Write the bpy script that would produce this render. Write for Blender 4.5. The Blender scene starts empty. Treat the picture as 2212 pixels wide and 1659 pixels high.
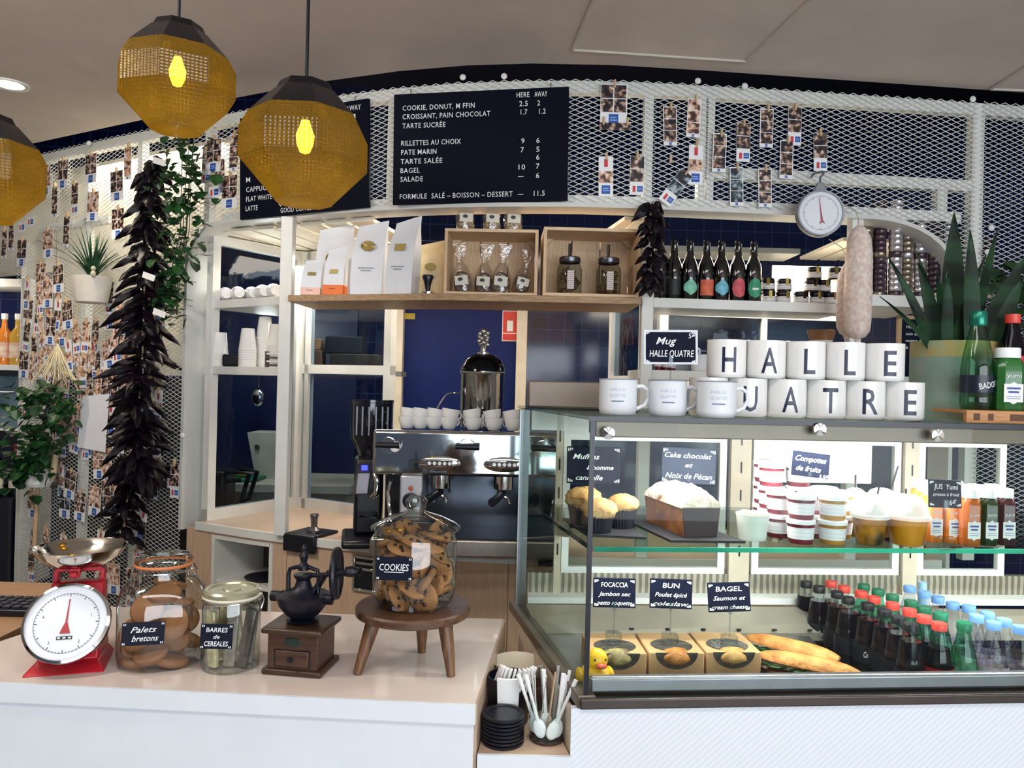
import bpy, bmesh, math, random
from mathutils import Vector, Matrix
R = math.radians
sc = bpy.context.scene
COL = sc.collection
rnd = random.Random(7)
# ------------------------------------------------------------------ camera
FPX, CZ, ROLL = 1660.0, 1.55, R(1.4)
cam_d = bpy.data.cameras.new('camera'); cam = bpy.data.objects.new('camera', cam_d); COL.objects.link(cam)
cam_d.sensor_width = 36; cam_d.lens = 36*FPX/2212; cam_d.clip_start = .05; cam_d.clip_end = 60
cam.matrix_world = Matrix.Translation((0, 0, CZ)) @ Matrix.Rotation(R(90), 4, 'X') @ Matrix.Rotation(ROLL, 4, 'Z')
sc.camera = cam
sc.view_settings.view_transform = 'Standard'; sc.view_settings.look = 'None'
sc.view_settings.gamma = 1; sc.view_settings.use_curve_mapping = False
sc.view_settings.exposure = 0.36
cy = sc.cycles
cy.max_bounces = 7; cy.diffuse_bounces = 3; cy.glossy_bounces = 3; cy.transmission_bounces = 4; cy.transparent_max_bounces = 48
cy.caustics_reflective = False; cy.caustics_refractive = False; cy.sample_clamp_indirect = 4; cy.use_denoising = True
# ------------------------------------------------------------------ world + large lights
wd = bpy.data.worlds.new('world'); sc.world = wd; wd.use_nodes = True
wd.node_tree.nodes['Background'].inputs[0].default_value = (.55, .63, .80, 1)
wd.node_tree.nodes['Background'].inputs[1].default_value = .12
def area(name, loc, target, sx, sy, power, col=(1, 1, 1), spread=180):
    l = bpy.data.lights.new(name, 'AREA'); l.shape = 'RECTANGLE'; l.size = sx; l.size_y = sy
    l.energy = power; l.color = col; l.spread = R(spread)
    o = bpy.data.objects.new(name, l); COL.objects.link(o); o.location = loc
    o.rotation_euler = (Vector(target)-Vector(loc)).to_track_quat('-Z', 'Y').to_euler(); return o
def point(name, loc, power, col=(1, 1, 1), rad=.05):
    l = bpy.data.lights.new(name, 'POINT'); l.energy = power; l.color = col; l.shadow_soft_size = rad
    o = bpy.data.objects.new(name, l); COL.objects.link(o); o.location = loc; return o
WARM = (1, .86, .68)
area('storefront_daylight', (2.2, -3.4, 1.5), (1.2, 2, 1.2), 5.4, 2.2, 190, (.86, .93, 1))
area('room_overhead_fill', (0, .2, 2.70), (0, .2, 0), 2.6, .5, 22, (1, .95, .9))  # added overhead fill for the room, no visible fixture
area('photo_wall_front_fill', (-1.6, 1.3, 2.70), (-2.0, 3.2, 1.2), .5, .5, 30, (1, .93, .84))  # added fill from upper left to brighten the photo wall
# lamps under the kiosk's own soffit
area('kiosk_lamp_left', (-1.0, 3.75, 2.12), (-1.0, 3.75, 0), .9, .3, 16, WARM)
area('kiosk_lamp_middle', (0, 3.5, 2.5), (0, 3.5, 0), 1.2, .4, 16, WARM)
area('kiosk_lamp_right', (1.1, 3.4, 2.12), (1.1, 3.4, 0), 1.0, .3, 16, WARM)
area('photo_wall_lamp', (-1.88, 3.90, 2.68), (-1.9, 3.85, 0), .12, 1.0, 7, (1, .9, .74)).rotation_euler = (0, 0, R(61))
point('kitchen_fill', (-1.35, 4.2, 1.85), 7, WARM, .06)  # added fill so the kitchen shows through the glass
# ------------------------------------------------------------------ pixel -> place helpers (rays at real depths)
SA, CA = math.sin(ROLL), math.cos(ROLL)
def uv(px, py):
    dx, dy = px-1106, py-829.5
    return dx*CA+dy*SA, -dx*SA+dy*CA
def W(px, py, Y):
    u, v = uv(px, py); return Vector((u*Y/FPX, Y, CZ-v*Y/FPX))
def OZ(px, py, z):
    u, v = uv(px, py); Y = (CZ-z)*FPX/v; return Vector((u*Y/FPX, Y, z))
def ON(px, Y, z):
    dx = px-1106; v = (CZ-z)*FPX/Y; dy = (v+dx*SA)/CA
    return Vector(((dx*CA+dy*SA)*Y/FPX, Y, z))
PLAN = [(-5.2, 5.6), (-3.4, 4.58), (-2.52, 4.05), (-2.0, 3.745), (-1.507, 3.475), (-1.1, 3.258), (-.78, 3.12), (-.492, 3.012), (-.25, 2.945), (0, 2.905), (.25, 2.885), (.5, 2.89), (.8, 2.915), (1.2, 2.95), (1.8, 3.012), (2.4, 3.08), (4.5, 3.35)]
def planY(X):
    for (x0, y0), (x1, y1) in zip(PLAN, PLAN[1:]):
        if X <= x1: return y0+(y1-y0)*(X-x0)/(x1-x0)
    return PLAN[-1][1]
def planT(X):
    t = Vector((.06, planY(X+.03)-planY(X-.03), 0)); return t.normalized()
def planP(X, off, z):      # point on the kiosk front; off>0 goes behind the front (into the kiosk)
    t = planT(X); n = Vector((-t.y, t.x, 0)); p = Vector((X, planY(X), z))+n*off
    return p
def onwall(px, py, off=0):
    u, v = uv(px, py); Y = 3.2
    for _ in range(40):
        X = u*Y/FPX; Y = Y*.5+.5*(planY(X)-off)
    return Vector((u*Y/FPX, Y, CZ-v*Y/FPX))
def wallrot(X): t = planT(X); return math.atan2(t.y, t.x)
# ------------------------------------------------------------------ materials
def lin(h):
    h = h.lstrip('#'); c = [int(h[i:i+2], 16)/255 for i in (0, 2, 4)]
    return tuple(x/12.92 if x <= .04045 else ((x+.055)/1.055)**2.4 for x in c)+(1,)
MATS = {}
def newmat(name):
    m = bpy.data.materials.new(name); m.use_nodes = True; nt = m.node_tree
    return m, nt, nt.nodes['Principled BSDF']
def mat(name, col, rough=.5, metal=0, var=.06, scale=14, bump=0, bscale=60, spec=.5, emit=0, coat=0, col2=None, mixlo=.35, mixhi=.65, trans=0, alpha=1, detail=3, tex='noise', dist=0, wdir='Z'):
    if name in MATS: return MATS[name]
    m, nt, p = newmat(name); N, L = nt.nodes.new, nt.links.new
    c = lin(col)
    tc = N('ShaderNodeTexCoord')
    nz = N('ShaderNodeTexNoise') if tex == 'noise' else N('ShaderNodeTexWave')
    nz.inputs['Scale'].default_value = scale
    if tex == 'noise': nz.inputs['Detail'].default_value = detail
    else: nz.bands_direction = wdir; nz.inputs['Distortion'].default_value = dist; nz.inputs['Detail'].default_value = 2
    L(tc.outputs['Object'], nz.inputs['Vector'])
    rp = N('ShaderNodeValToRGB'); e = rp.color_ramp.elements
    e[0].position = mixlo; e[1].position = mixhi
    if col2: e[0].color = c; e[1].color = lin(col2)
    else:
        e[0].color = tuple(x*(1-var) for x in c[:3])+(1,); e[1].color = tuple(min(1, x*(1+var)) for x in c[:3])+(1,)
    L(nz.outputs[0], rp.inputs[0]); L(rp.outputs[0], p.inputs['Base Color'])
    p.inputs['Roughness'].default_value = rough; p.inputs['Metallic'].default_value = metal
    p.inputs['Specular IOR Level'].default_value = spec; p.inputs['Coat Weight'].default_value = coat
    p.inputs['Transmission Weight'].default_value = trans; p.inputs['Alpha'].default_value = alpha
    if emit: L(rp.outputs[0], p.inputs['Emission Color']); p.inputs['Emission Strength'].default_value = emit
    if bump:
        b = N('ShaderNodeBump'); b.inputs['Strength'].default_value = bump; b.inputs['Distance'].default_value = .01
        n2 = N('ShaderNodeTexNoise'); n2.inputs['Scale'].default_value = bscale; L(tc.outputs['Object'], n2.inputs['Vector'])
        L(n2.outputs[0], b.inputs['Height']); L(b.outputs[0], p.inputs['Normal'])
    MATS[name] = m; return m
def wood(name, a, b, rough=.5, axis='X', scale=3, ring=7):
    if name in MATS: return MATS[name]
    m, nt, p = newmat(name); N, L = nt.nodes.new, nt.links.new
    tc = N('ShaderNodeTexCoord'); mp = N('ShaderNodeMapping')
    s = {'X': (1, 9, 9), 'Y': (9, 1, 9), 'Z': (9, 9, 1)}[axis]; mp.inputs['Scale'].default_value = [k*scale for k in s]
    nz = N('ShaderNodeTexNoise'); nz.inputs['Scale'].default_value = ring; nz.inputs['Detail'].default_value = 5; nz.inputs['Distortion'].default_value = .6
    rp = N('ShaderNodeValToRGB'); rp.color_ramp.elements[0].color = lin(a); rp.color_ramp.elements[1].color = lin(b)
    rp.color_ramp.elements[0].position = .3; rp.color_ramp.elements[1].position = .7
    L(tc.outputs['Object'], mp.inputs[0]); L(mp.outputs[0], nz.inputs['Vector']); L(nz.outputs[0], rp.inputs[0]); L(rp.outputs[0], p.inputs['Base Color'])
    p.inputs['Roughness'].default_value = rough
    MATS[name] = m; return m
def glass(name, tint='#f4faf8', edge='#9fb0ad', ior=1.45, rough=.02, bump=0, bscale=20, tex=None, refl=1.0):
    """thin clear pane or vessel wall: see-through body, Fresnel shine, denser at grazing view as a wall of glass is"""
    if name in MATS: return MATS[name]
    m, nt, p = newmat(name); N, L = nt.nodes.new, nt.links.new; nt.nodes.remove(p)
    out = nt.nodes['Material Output']
    lw = N('ShaderNodeLayerWeight'); lw.inputs[0].default_value = .35
    rp = N('ShaderNodeValToRGB'); rp.color_ramp.elements[0].color = lin(tint); rp.color_ramp.elements[1].color = lin(edge)
    rp.color_ramp.elements[0].position = .35; rp.color_ramp.elements[1].position = 1
    L(lw.outputs['Facing'], rp.inputs[0])
    t = N('ShaderNodeBsdfTransparent'); L(rp.outputs[0], t.inputs[0])
    g = N('ShaderNodeBsdfGlossy'); g.inputs['Roughness'].default_value = rough; g.inputs[0].default_value = (refl, refl, refl, 1)
    f0 = ((ior-1)/(ior+1))**2
    l2 = N('ShaderNodeLayerWeight'); l2.inputs[0].default_value = .5
    pw = N('ShaderNodeMath'); pw.operation = 'POWER'; pw.inputs[1].default_value = 5; L(l2.outputs['Facing'], pw.inputs[0])
    fr = N('ShaderNodeMath'); fr.operation = 'MULTIPLY_ADD'; fr.inputs[1].default_value = .7; fr.inputs[2].default_value = f0; L(pw.outputs[0], fr.inputs[0])
    if bump:
        tc = N('ShaderNodeTexCoord'); b = N('ShaderNodeBump'); b.inputs['Strength'].default_value = bump; b.inputs['Distance'].default_value = .004
        n2 = N('ShaderNodeTexNoise'); n2.inputs['Scale'].default_value = bscale; L(tc.outputs['Object'], n2.inputs['Vector']); L(n2.outputs[0], b.inputs['Height'])
        L(b.outputs[0], g.inputs['Normal']); L(b.outputs[0], l2.inputs['Normal'])
    mx = N('ShaderNodeMixShader'); L(fr.outputs[0], mx.inputs[0]); L(t.outputs[0], mx.inputs[1]); L(g.outputs[0], mx.inputs[2])
    L(mx.outputs[0], out.inputs[0]); MATS[name] = m; return m
def emis(name, col, s):
    if name in MATS: return MATS[name]
    m, nt, p = newmat(name); p.inputs['Base Color'].default_value = lin(col); p.inputs['Emission Color'].default_value = lin(col); p.inputs['Emission Strength'].default_value = s
    MATS[name] = m; return m
# ------------------------------------------------------------------ mesh builder
class MB:
    def __init__(s): s.v, s.f, s.m, s.M = [], [], [], Matrix()
    def at(s, loc=(0, 0, 0), rx=0, ry=0, rz=0, sc_=1):
        s.M = Matrix.Translation(loc) @ Matrix.Rotation(rz, 4, 'Z') @ Matrix.Rotation(ry, 4, 'Y') @ Matrix.Rotation(rx, 4, 'X') @ Matrix.Scale(sc_, 4); return s
    def add(s, vs, fs, mi=0):
        o = len(s.v); M = s.M; s.v += [M @ Vector(v) for v in vs]
        s.f += [[i+o for i in f] for f in fs]; s.m += [mi]*len(fs); return s
    def box(s, x0, x1, y0, y1, z0, z1, mi=0):
        return s.add([(x0, y0, z0), (x1, y0, z0), (x1, y1, z0), (x0, y1, z0), (x0, y0, z1), (x1, y0, z1), (x1, y1, z1), (x0, y1, z1)],
                     [(0, 3, 2, 1), (4, 5, 6, 7), (0, 1, 5, 4), (1, 2, 6, 5), (2, 3, 7, 6), (3, 0, 4, 7)], mi)
    def hexa(s, b, t, mi=0):   # 4 bottom pts, 4 top pts
        return s.add(list(b)+list(t), [(0, 3, 2, 1), (4, 5, 6, 7), (0, 1, 5, 4), (1, 2, 6, 5), (2, 3, 7, 6), (3, 0, 4, 7)], mi)
    def lathe(s, prof, n=28, mi=0, c=(0, 0, 0), sx=1, sy=1, caps=True, a0=0):
        vs, fs = [], []
        for r, z in prof:
            for k in range(n):
                a = a0+2*math.pi*k/n; vs.append((c[0]+r*sx*math.cos(a), c[1]+r*sy*math.sin(a), c[2]+z))
        for j in range(len(prof)-1):
            for k in range(n):
                k2 = (k+1) % n; fs.append((j*n+k, j*n+k2, (j+1)*n+k2, (j+1)*n+k))
        if caps:
            if prof[0][0] > 1e-6: fs.append(tuple(range(n-1, -1, -1)))
            if prof[-1][0] > 1e-6: fs.append(tuple((len(prof)-1)*n+k for k in range(n)))
        return s.add(vs, fs, mi)
    def tube(s, pts, r, n=8, mi=0, caps=True):
        pts = [Vector(p) for p in pts]; rs = r if isinstance(r, (list, tuple)) else [r]*len(pts)
        vs, fs = [], []; up = Vector((0, 0, 1)); pu = None
        for i, p in enumerate(pts):
            d = (pts[min(i+1, len(pts)-1)]-pts[max(i-1, 0)]).normalized()
            if pu is None:
                pu = d.cross(up if abs(d.z) < .9 else Vector((1, 0, 0))).normalized()
            else:
                pu = (pu-d*pu.dot(d))
                pu = pu.normalized() if pu.length > 1e-6 else d.orthogonal().normalized()
            w = d.cross(pu)
            for k in range(n):
                a = 2*math.pi*k/n; vs.append(p+(pu*math.cos(a)+w*math.sin(a))*rs[i])
        for j in range(len(pts)-1):
            for k in range(n):
                k2 = (k+1) % n; fs.append((j*n+k, j*n+k2, (j+1)*n+k2, (j+1)*n+k))
        if caps: fs += [tuple(range(n-1, -1, -1)), tuple((len(pts)-1)*n+k for k in range(n))]
        return s.add(vs, fs, mi)
    def prism(s, poly, a, b, mi=0, ax='z'):
        n = len(poly); f = {'z': lambda p, t: (p[0], p[1], t), 'y': lambda p, t: (p[0], t, p[1]), 'x': lambda p, t: (t, p[0], p[1])}[ax]
        vs = [f(p, a) for p in poly]+[f(p, b) for p in poly]
        fs = [tuple(range(n-1, -1, -1)), tuple(range(n, 2*n))]+[(i, (i+1) % n, n+(i+1) % n, n+i) for i in range(n)]
        return s.add(vs, fs, mi)
    def ell(s, c, r, n=14, m=9, mi=0, jit=0, rg=None):
        vs, fs = [], []; rr = (r, r, r) if not isinstance(r, (tuple, list)) else r
        for j in range(m+1):
            t = math.pi*j/m
            for k in range(n):
                a = 2*math.pi*k/n; q = 1+(rg.uniform(-jit, jit) if rg and 0 < j < m else 0)
                vs.append((c[0]+rr[0]*math.sin(t)*math.cos(a)*q, c[1]+rr[1]*math.sin(t)*math.sin(a)*q, c[2]-rr[2]*math.cos(t)*q))
        for j in range(m):
            for k in range(n):
                k2 = (k+1) % n; fs.append((j*n+k, j*n+k2, (j+1)*n+k2, (j+1)*n+k))
        return s.add(vs, fs, mi)
    def band(s, X0, X1, z0, z1, o0, o1, mi=0, step=.08):   # curved bar following the kiosk front
        n = max(1, int(abs(X1-X0)/step+.5)); vs, fs = [], []
        for i in range(n+1):
            X = X0+(X1-X0)*i/n
            vs += [planP(X, o0, z0), planP(X, o1, z0), planP(X, o1, z1), planP(X, o0, z1)]
        for i in range(n):
            a, b = 4*i, 4*i+4
            fs += [(a+k, b+k, b+(k+1) % 4, a+(k+1) % 4) for k in range(4)]
        fs += [(0, 1, 2, 3), (4*n+3, 4*n+2, 4*n+1, 4*n)]
        return s.add(vs, fs, mi)
    def text(s, body, x, z, h, w=None, y=0, shear=0, align='L', space=1.0, mi=0, depth=.0004, bold=0, rot=0):
        key = (body, shear, space, bold)
        if key not in TXT:
            cu = bpy.data.curves.new('t', 'FONT'); cu.body = body; cu.size = 1; cu.shear = shear; cu.space_character = space; cu.offset = bold; cu.resolution_u = 2
            o = bpy.data.objects.new('t', cu); me = bpy.data.meshes.new_from_object(o)
            TXT[key] = ([tuple(v.co) for v in me.vertices], [tuple(p.vertices) for p in me.polygons])
            bpy.data.objects.remove(o); bpy.data.curves.remove(cu); bpy.data.meshes.remove(me)
        vs, fs = TXT[key]
        if not vs: return s
        xs = [v[0] for v in vs]; x0, x1 = min(xs), max(xs)
        k = h/.73; kx = (w/(x1-x0)) if w else k
        off = {'L': 0, 'C': -(x1-x0)*kx/2, 'R': -(x1-x0)*kx}[align]
        c, sn = math.cos(rot), math.sin(rot); out = []
        for v in vs:
            a, b = off+(v[0]-x0)*kx, v[1]*k
            out.append((x+a*c-b*sn, y-depth, z+a*sn+b*c))
        return s.add(out, fs, mi)
    def build(s, name, mats, parent=None, smooth=40, loc=None, rz=0, bev=0, sub=0, rot=None):
        me = bpy.data.meshes.new(name); me.from_pydata([tuple(v) for v in s.v], [], s.f)
        if not isinstance(mats, (list, tuple)): mats = [mats]
        for m in mats: me.materials.append(m)
        if len(mats) > 1: me.polygons.foreach_set('material_index', s.m)
        bm = bmesh.new(); bm.from_mesh(me); bmesh.ops.recalc_face_normals(bm, faces=bm.faces); bm.to_mesh(me); bm.free()
        if smooth:
            me.polygons.foreach_set('use_smooth', [True]*len(me.polygons)); me.set_sharp_from_angle(angle=R(smooth))
        o = bpy.data.objects.new(name, me); COL.objects.link(o)
        if parent: o.parent = parent
        if loc is not None: o.location = loc
        o.rotation_euler = rot if rot else (0, 0, rz)
        if bev:
            md = o.modifiers.new('b', 'BEVEL'); md.width = bev; md.segments = 2; md.limit_method = 'ANGLE'; md.angle_limit = R(40)
        if sub:
            md = o.modifiers.new('s', 'SUBSURF'); md.levels = sub; md.render_levels = sub
        return o
def wrap(raw, r, ang=0, z0=0):     # lettering bent round a vessel of radius r
    bm = bmesh.new(); vs = [bm.verts.new(v) for v in raw.v]
    for f in raw.f:
        try: bm.faces.new([vs[i] for i in f])
        except ValueError: pass
    xs = [v[0] for v in raw.v]; n = int((max(xs)-min(xs))/(r*.12))+1
    for i in range(1, n):
        x = min(xs)+(max(xs)-min(xs))*i/n
        bmesh.ops.bisect_plane(bm, geom=bm.verts[:]+bm.edges[:]+bm.faces[:], plane_co=(x, 0, 0), plane_no=(1, 0, 0))
    bm.verts.index_update(); out = MB()
    out.add([(math.sin(v.co.x/r+ang)*r, -math.cos(v.co.x/r+ang)*r, z0+v.co.z) for v in bm.verts], [tuple(v.index for v in f.verts) for f in bm.faces]); bm.free(); return out
TXT = {}; LABELS = {}
def tag(o, label, cat, group=None, kind=None):
    o['label'] = label; o['category'] = cat
    if group: o['group'] = group
    if kind: o['kind'] = kind
    return o
def thing(name, label, cat, loc=(0, 0, 0), rz=0, group=None, rot=None):
    o = bpy.data.objects.new(name, None); o.empty_display_size = .02; COL.objects.link(o); o.location = loc
    o.rotation_euler = rot if rot else (0, 0, rz); return tag(o, label, cat, group)
KIDS = {}
def dup(root, loc, rz=0, label=None, group=None, rot=None, scale=None):
    r = root.copy(); COL.objects.link(r); r.location = loc; r.rotation_euler = rot if rot else (0, 0, rz)
    if scale: r.scale = scale if isinstance(scale, (tuple, list)) else (scale,)*3
    if label: r['label'] = label
    if group: r['group'] = group
    if root.name not in KIDS: KIDS[root.name] = [(c, list(c.children)) for c in root.children]
    for ch, gs in KIDS[root.name]:
        c = ch.copy(); COL.objects.link(c); c.parent = r
        for g in gs:
            d = g.copy(); COL.objects.link(d); d.parent = c
    return r
def struct(name, mb, m, **k):
    o = mb.build(name, m, **k); o['kind'] = 'structure'; return o
ORD = ['zeroth', 'first', 'second', 'third', 'fourth', 'fifth', 'sixth', 'seventh', 'eighth', 'ninth', 'tenth', 'eleventh', 'twelfth', 'thirteenth', 'fourteenth', 'fifteenth', 'sixteenth']
# shared materials
white = mat('white_paint', '#dfe0dc', .38, var=.03); mesh_w = mat('mesh_paint', '#d4d8d5', .4, var=.03)
navy = mat('navy_paint', '#060b24', .5, var=.15); black = mat('black_plastic', '#0a0d1a', .35, var=.1)
steel = mat('brushed_steel', '#b9b4ab', .28, 1, var=.06, scale=40); chrome = mat('chrome', '#d5d6d6', .07, 1, var=.02)
blackm = mat('black_iron', '#0b0e1c', .42, .2, var=.2, bump=.1); ceramic = mat('white_ceramic', '#e9e8e6', .18, var=.02)
paper = mat('white_paper', '#e6e6e6', .7, var=.03); slate = mat('chalk_slate', '#0a1026', .6, var=.2, scale=30, spec=.1)
chalk = mat('chalk_white', '#e8ebee', .8, var=.05); kraft = mat('kraft_card', '#c79f72', .75, var=.08, scale=30)
pine = wood('pale_pine', '#e6cdae', '#d2b08a', .6); pineZ = wood('pine_upright', '#dcc2a2', '#c8a680', .6, 'Z')
dwood = wood('dark_stained_wood', '#2a1a14', '#46301f', .4); clear = glass('clear_glass')
thin = glass('display_glass', '#f8fcfa', '#d8e6e0', 1.33, refl=.3)
# ================================================================== room
struct('floor', MB().box(-5, 5, -4, 6.2, -.05, 0), mat('floor_grey', '#8f8880', .5, var=.1))
CE = [(-5.0, 5.4), (-3.3, 4.5), (-2.56, 4.04), (-1.758, 3.609), (-1.226, 3.306), (-.8, 3.1), (-.47, 2.975), (-.2, 2.905), (.047, 2.873), (.35, 2.87), (.694, 2.898), (1.396, 2.972), (1.993, 3.035), (4.5, 3.33)]
struct('ceiling', MB().prism([(-5, -4)]+CE+[(5, 3.4), (5, -4)], 2.75, 2.80), mat('ceiling_paint', '#d6cac2', .8, var=.03, scale=6))
struct('ceiling_upper', MB().box(-5, 5, 2.6, 6.2, 3.35, 3.4), navy)
def tiles(name, a, b, mortar, w, h, rough=.12, off=0):
    m, nt, p = newmat(name); N, L = nt.nodes.new, nt.links.new
    tc = N('ShaderNodeTexCoord'); mp = N('ShaderNodeMapping'); mp.inputs['Rotation'].default_value = (R(90), 0, 0)
    bt = N('ShaderNodeTexBrick'); bt.offset = off; bt.inputs['Scale'].default_value = 1; bt.inputs['Brick Width'].default_value = w; bt.inputs['Row Height'].default_value = h
    bt.inputs['Mortar Size'].default_value = .003; bt.inputs['Color1'].default_value = lin(a); bt.inputs['Color2'].default_value = lin(b); bt.inputs['Mortar'].default_value = lin(mortar)
    L(tc.outputs['Object'], mp.inputs[0]); L(mp.outputs[0], bt.inputs['Vector']); L(bt.outputs['Color'], p.inputs['Base Color'])
    bp = N('ShaderNodeBump'); bp.inputs['Strength'].default_value = .4; bp.inputs['Distance'].default_value = .004; bp.invert = True
    L(bt.outputs['Fac'], bp.inputs['Height']); L(bp.outputs[0], p.inputs['Normal']); p.inputs['Roughness'].default_value = rough
    return m
tile = tiles('navy_tiles', '#081338', '#0a1742', '#20345f', .105, .105)
struct('wall_back', MB().box(-5, 5, 4.72, 4.8, 0, 3.35), tile)
struct('wall_left', MB().box(-5.05, -5, -4, 6.2, 0, 3.4), mat('wall_cream', '#b7ae9f', .8)); struct('wall_right', MB().box(5, 5.05, -4, 6.2, 0, 3.4), mat('wall_cream', '#b7ae9f', .8))
wf = MB()
for a, b in ((-5, -3), (-.1, .1), (3, 5)): wf.box(a, b, -4.05, -4, 0, 2.8)
wf.box(-5, 5, -4.05, -4, 0, .3); wf.box(-5, 5, -4.05, -4, 2.5, 2.8)
struct('wall_front', wf, MATS['wall_cream'])
# ceiling hatches (recessed access panels) and downlight
def hatch(label, pts, dark_first):
    h = thing('ceiling_hatch', label, 'ceiling hatch', pts[0])
    q = [p-pts[0] for p in pts]
    inn = MB().add([(p.x, p.y, -.002) for p in q]+[(p.x, p.y, .006) for p in q], [(3, 2, 1, 0), (4, 5, 6, 7)]+[(i, (i+1) % 4, 4+(i+1) % 4, 4+i) for i in range(4)])
    inn.build('panel', MATS['ceiling_paint'], h)
    fr = MB()
    for i in range(4): fr.tube([q[i]+Vector((0, 0, -.004)), q[(i+1) % 4]+Vector((0, 0, -.004))], .006, 6)
    fr.build('edge_trim', mat('hatch_trim', '#c9c2b8', .5), h)
A = OZ(1237, 105, 2.75); B = OZ(1612, 130, 2.75); D = A+Vector((.06, -.62, 0)); C2 = OZ(1745, 0, 2.75); dC = (C2-B)*(.62/abs((C2-B).y)); C = B+dC
DD = OZ(1281, 0, 2.75); dD = (DD-A)*(.62/abs((DD-A).y)); D = A+dD
hatch('square ceiling hatch with white edge trim above the menu boards', [A, B, C, D], 1)
A = OZ(2140, 190, 2.75); B = A+Vector((.7, .02, 0)); C = B+Vector((.4, -.5, 0)); D = OZ(2215, 143, 2.75); D = A+(D-A)*3.2; C = D+Vector((.7, .02, 0))
hatch('ceiling hatch over the snake plant, cut by the picture edge', [A, B, C, D], 0)
p = OZ(20, 182, 2.75)
dl = thing('recessed_downlight', 'round recessed ceiling downlight glowing beside the pendant lamps', 'downlight', p)
MB().lathe([(.055, -.004), (.075, -.006), (.078, 0), (.055, 0)], 24, caps=False).build('ring', white, dl)
MB().lathe([(0, -.003), (.055, -.003)], 24, caps=False).build('lamp_face', emis('downlight_glow', '#fff4e4', 18), dl)
dlp = point('downlight_lamp', p+Vector((0, 0, -.03)), 25, WARM, .04); dlp.data.type = 'SPOT'; dlp.data.spot_size = R(120); dlp.data.spot_blend = .5
# ================================================================== kiosk front : frame, mesh, opening
ZT, ZB = 2.705, 2.228        # mesh top, opening top
XL, XR = -1.475, 1.715       # rounded opening, left and right
RC = .20
kf = thing('kiosk_frame', 'white steel frame of the curved mesh-fronted kiosk', 'frame', (0, 2.9, 0))
def kpart(name, mb, m=white): 
    o = mb.build(name, m); o.parent = kf; o.matrix_parent_inverse = Matrix.Translation((0, -2.9, 0)); return o
kpart('top_rail', MB().band(-4.4, 2.7, 2.655, 2.70, .012, .05))
kpart('bottom_rail', MB().band(-1.30, 1.75, ZB, 2.268, .012, .06))
kpart('middle_rail', MB().band(.72, 1.80, 2.352, 2.395, .012, .05))
def postX(px, py): return onwall(px, py).x
for px, w, z0, z1 in ((183, .03, .3, 2.66), (297, .03, .3, 2.66), (444, .03, 2.2, 2.66), (843, .04, ZB, 2.66), (1402, .034, ZB, 2.66), (1519, .026, ZB, 2.66), (1538, .026, ZB, 2.66), (2118, .05, .9, 2.66)):
    X = postX(px, 330); kpart('post', MB().band(X-w/2, X+w/2, z0, z1, .013, .05))
X = postX(2041, 420); kpart('post', MB().band(X-.02, X+.02, ZB, 2.36, .013, .05))
X = postX(48, 700); kpart('post', MB().band(X-.012, X+.02, .3, 2.05, .0, .05))
kpart('left_rail', MB().band(-2.53, -2.0, 2.29, 2.33, .013, .05))
# rounded lining of the opening
ring = []
for i in range(9):
    a = math.pi-(math.pi/2)*i/8; ring.append((XL+RC+RC*math.cos(a), ZB-RC+RC*math.sin(a)))
for i in range(9):
    a = math.pi/2-(math.pi/2)*i/8; ring.append((XR-RC*1.7+RC*1.7*math.cos(a), ZB-RC+RC*math.sin(a)))
ring = [(XL, .86)]+ring+[(XR, .86)]
rs = []
for a, b in zip(ring, ring[1:]):
    n = max(1, int(max(abs(b[0]-a[0]), .0)/.1)); rs += [(a[0]+(b[0]-a[0])*i/n, a[1]+(b[1]-a[1])*i/n) for i in range(n)]
rs.append(ring[-1])
lm = MB(); vs = []; fs = []
for i, (x, z) in enumerate(rs):
    p0, p1 = rs[max(i-1, 0)], rs[min(i+1, len(rs)-1)]; t = Vector((p1[0]-p0[0], p1[1]-p0[1])).normalized(); nx, nz = t.y*.008, -t.x*.008
    for (dx, dz, o) in ((-nx, -nz, -.006), (nx, nz, -.006), (nx, nz, .12), (-nx, -nz, .12)): vs.append(planP(x+dx, o, z+dz))
for i in range(len(rs)-1):
    a, b = 4*i, 4*i+4; fs += [(a+k, b+k, b+(k+1) % 4, a+(k+1) % 4) for k in range(4)]
fs += [(0, 1, 2, 3), (4*len(rs)-1, 4*len(rs)-2, 4*len(rs)-3, 4*len(rs)-4)]
kpart('opening_lining', lm.add(vs, fs), mat('lining_paint', '#cfd0cd', .35, var=.03))
# bolts that hold the mesh
for px, py in ((1000, 168), (1089, 166), (1507, 176), (1608, 187), (2100, 215), (2140, 493), (2132, 545), (193, 310), (395, 940)):
    b = MB().lathe([(.010, 0), (.012, .006), (.006, .012), (0, .013)], 12); o = b.build('bolt_cap', ceramic, rot=(R(90), 0, 0)); o.location = onwall(px, py, .012)-Vector((0, 2.9, 0)); o.parent = kf
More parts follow.
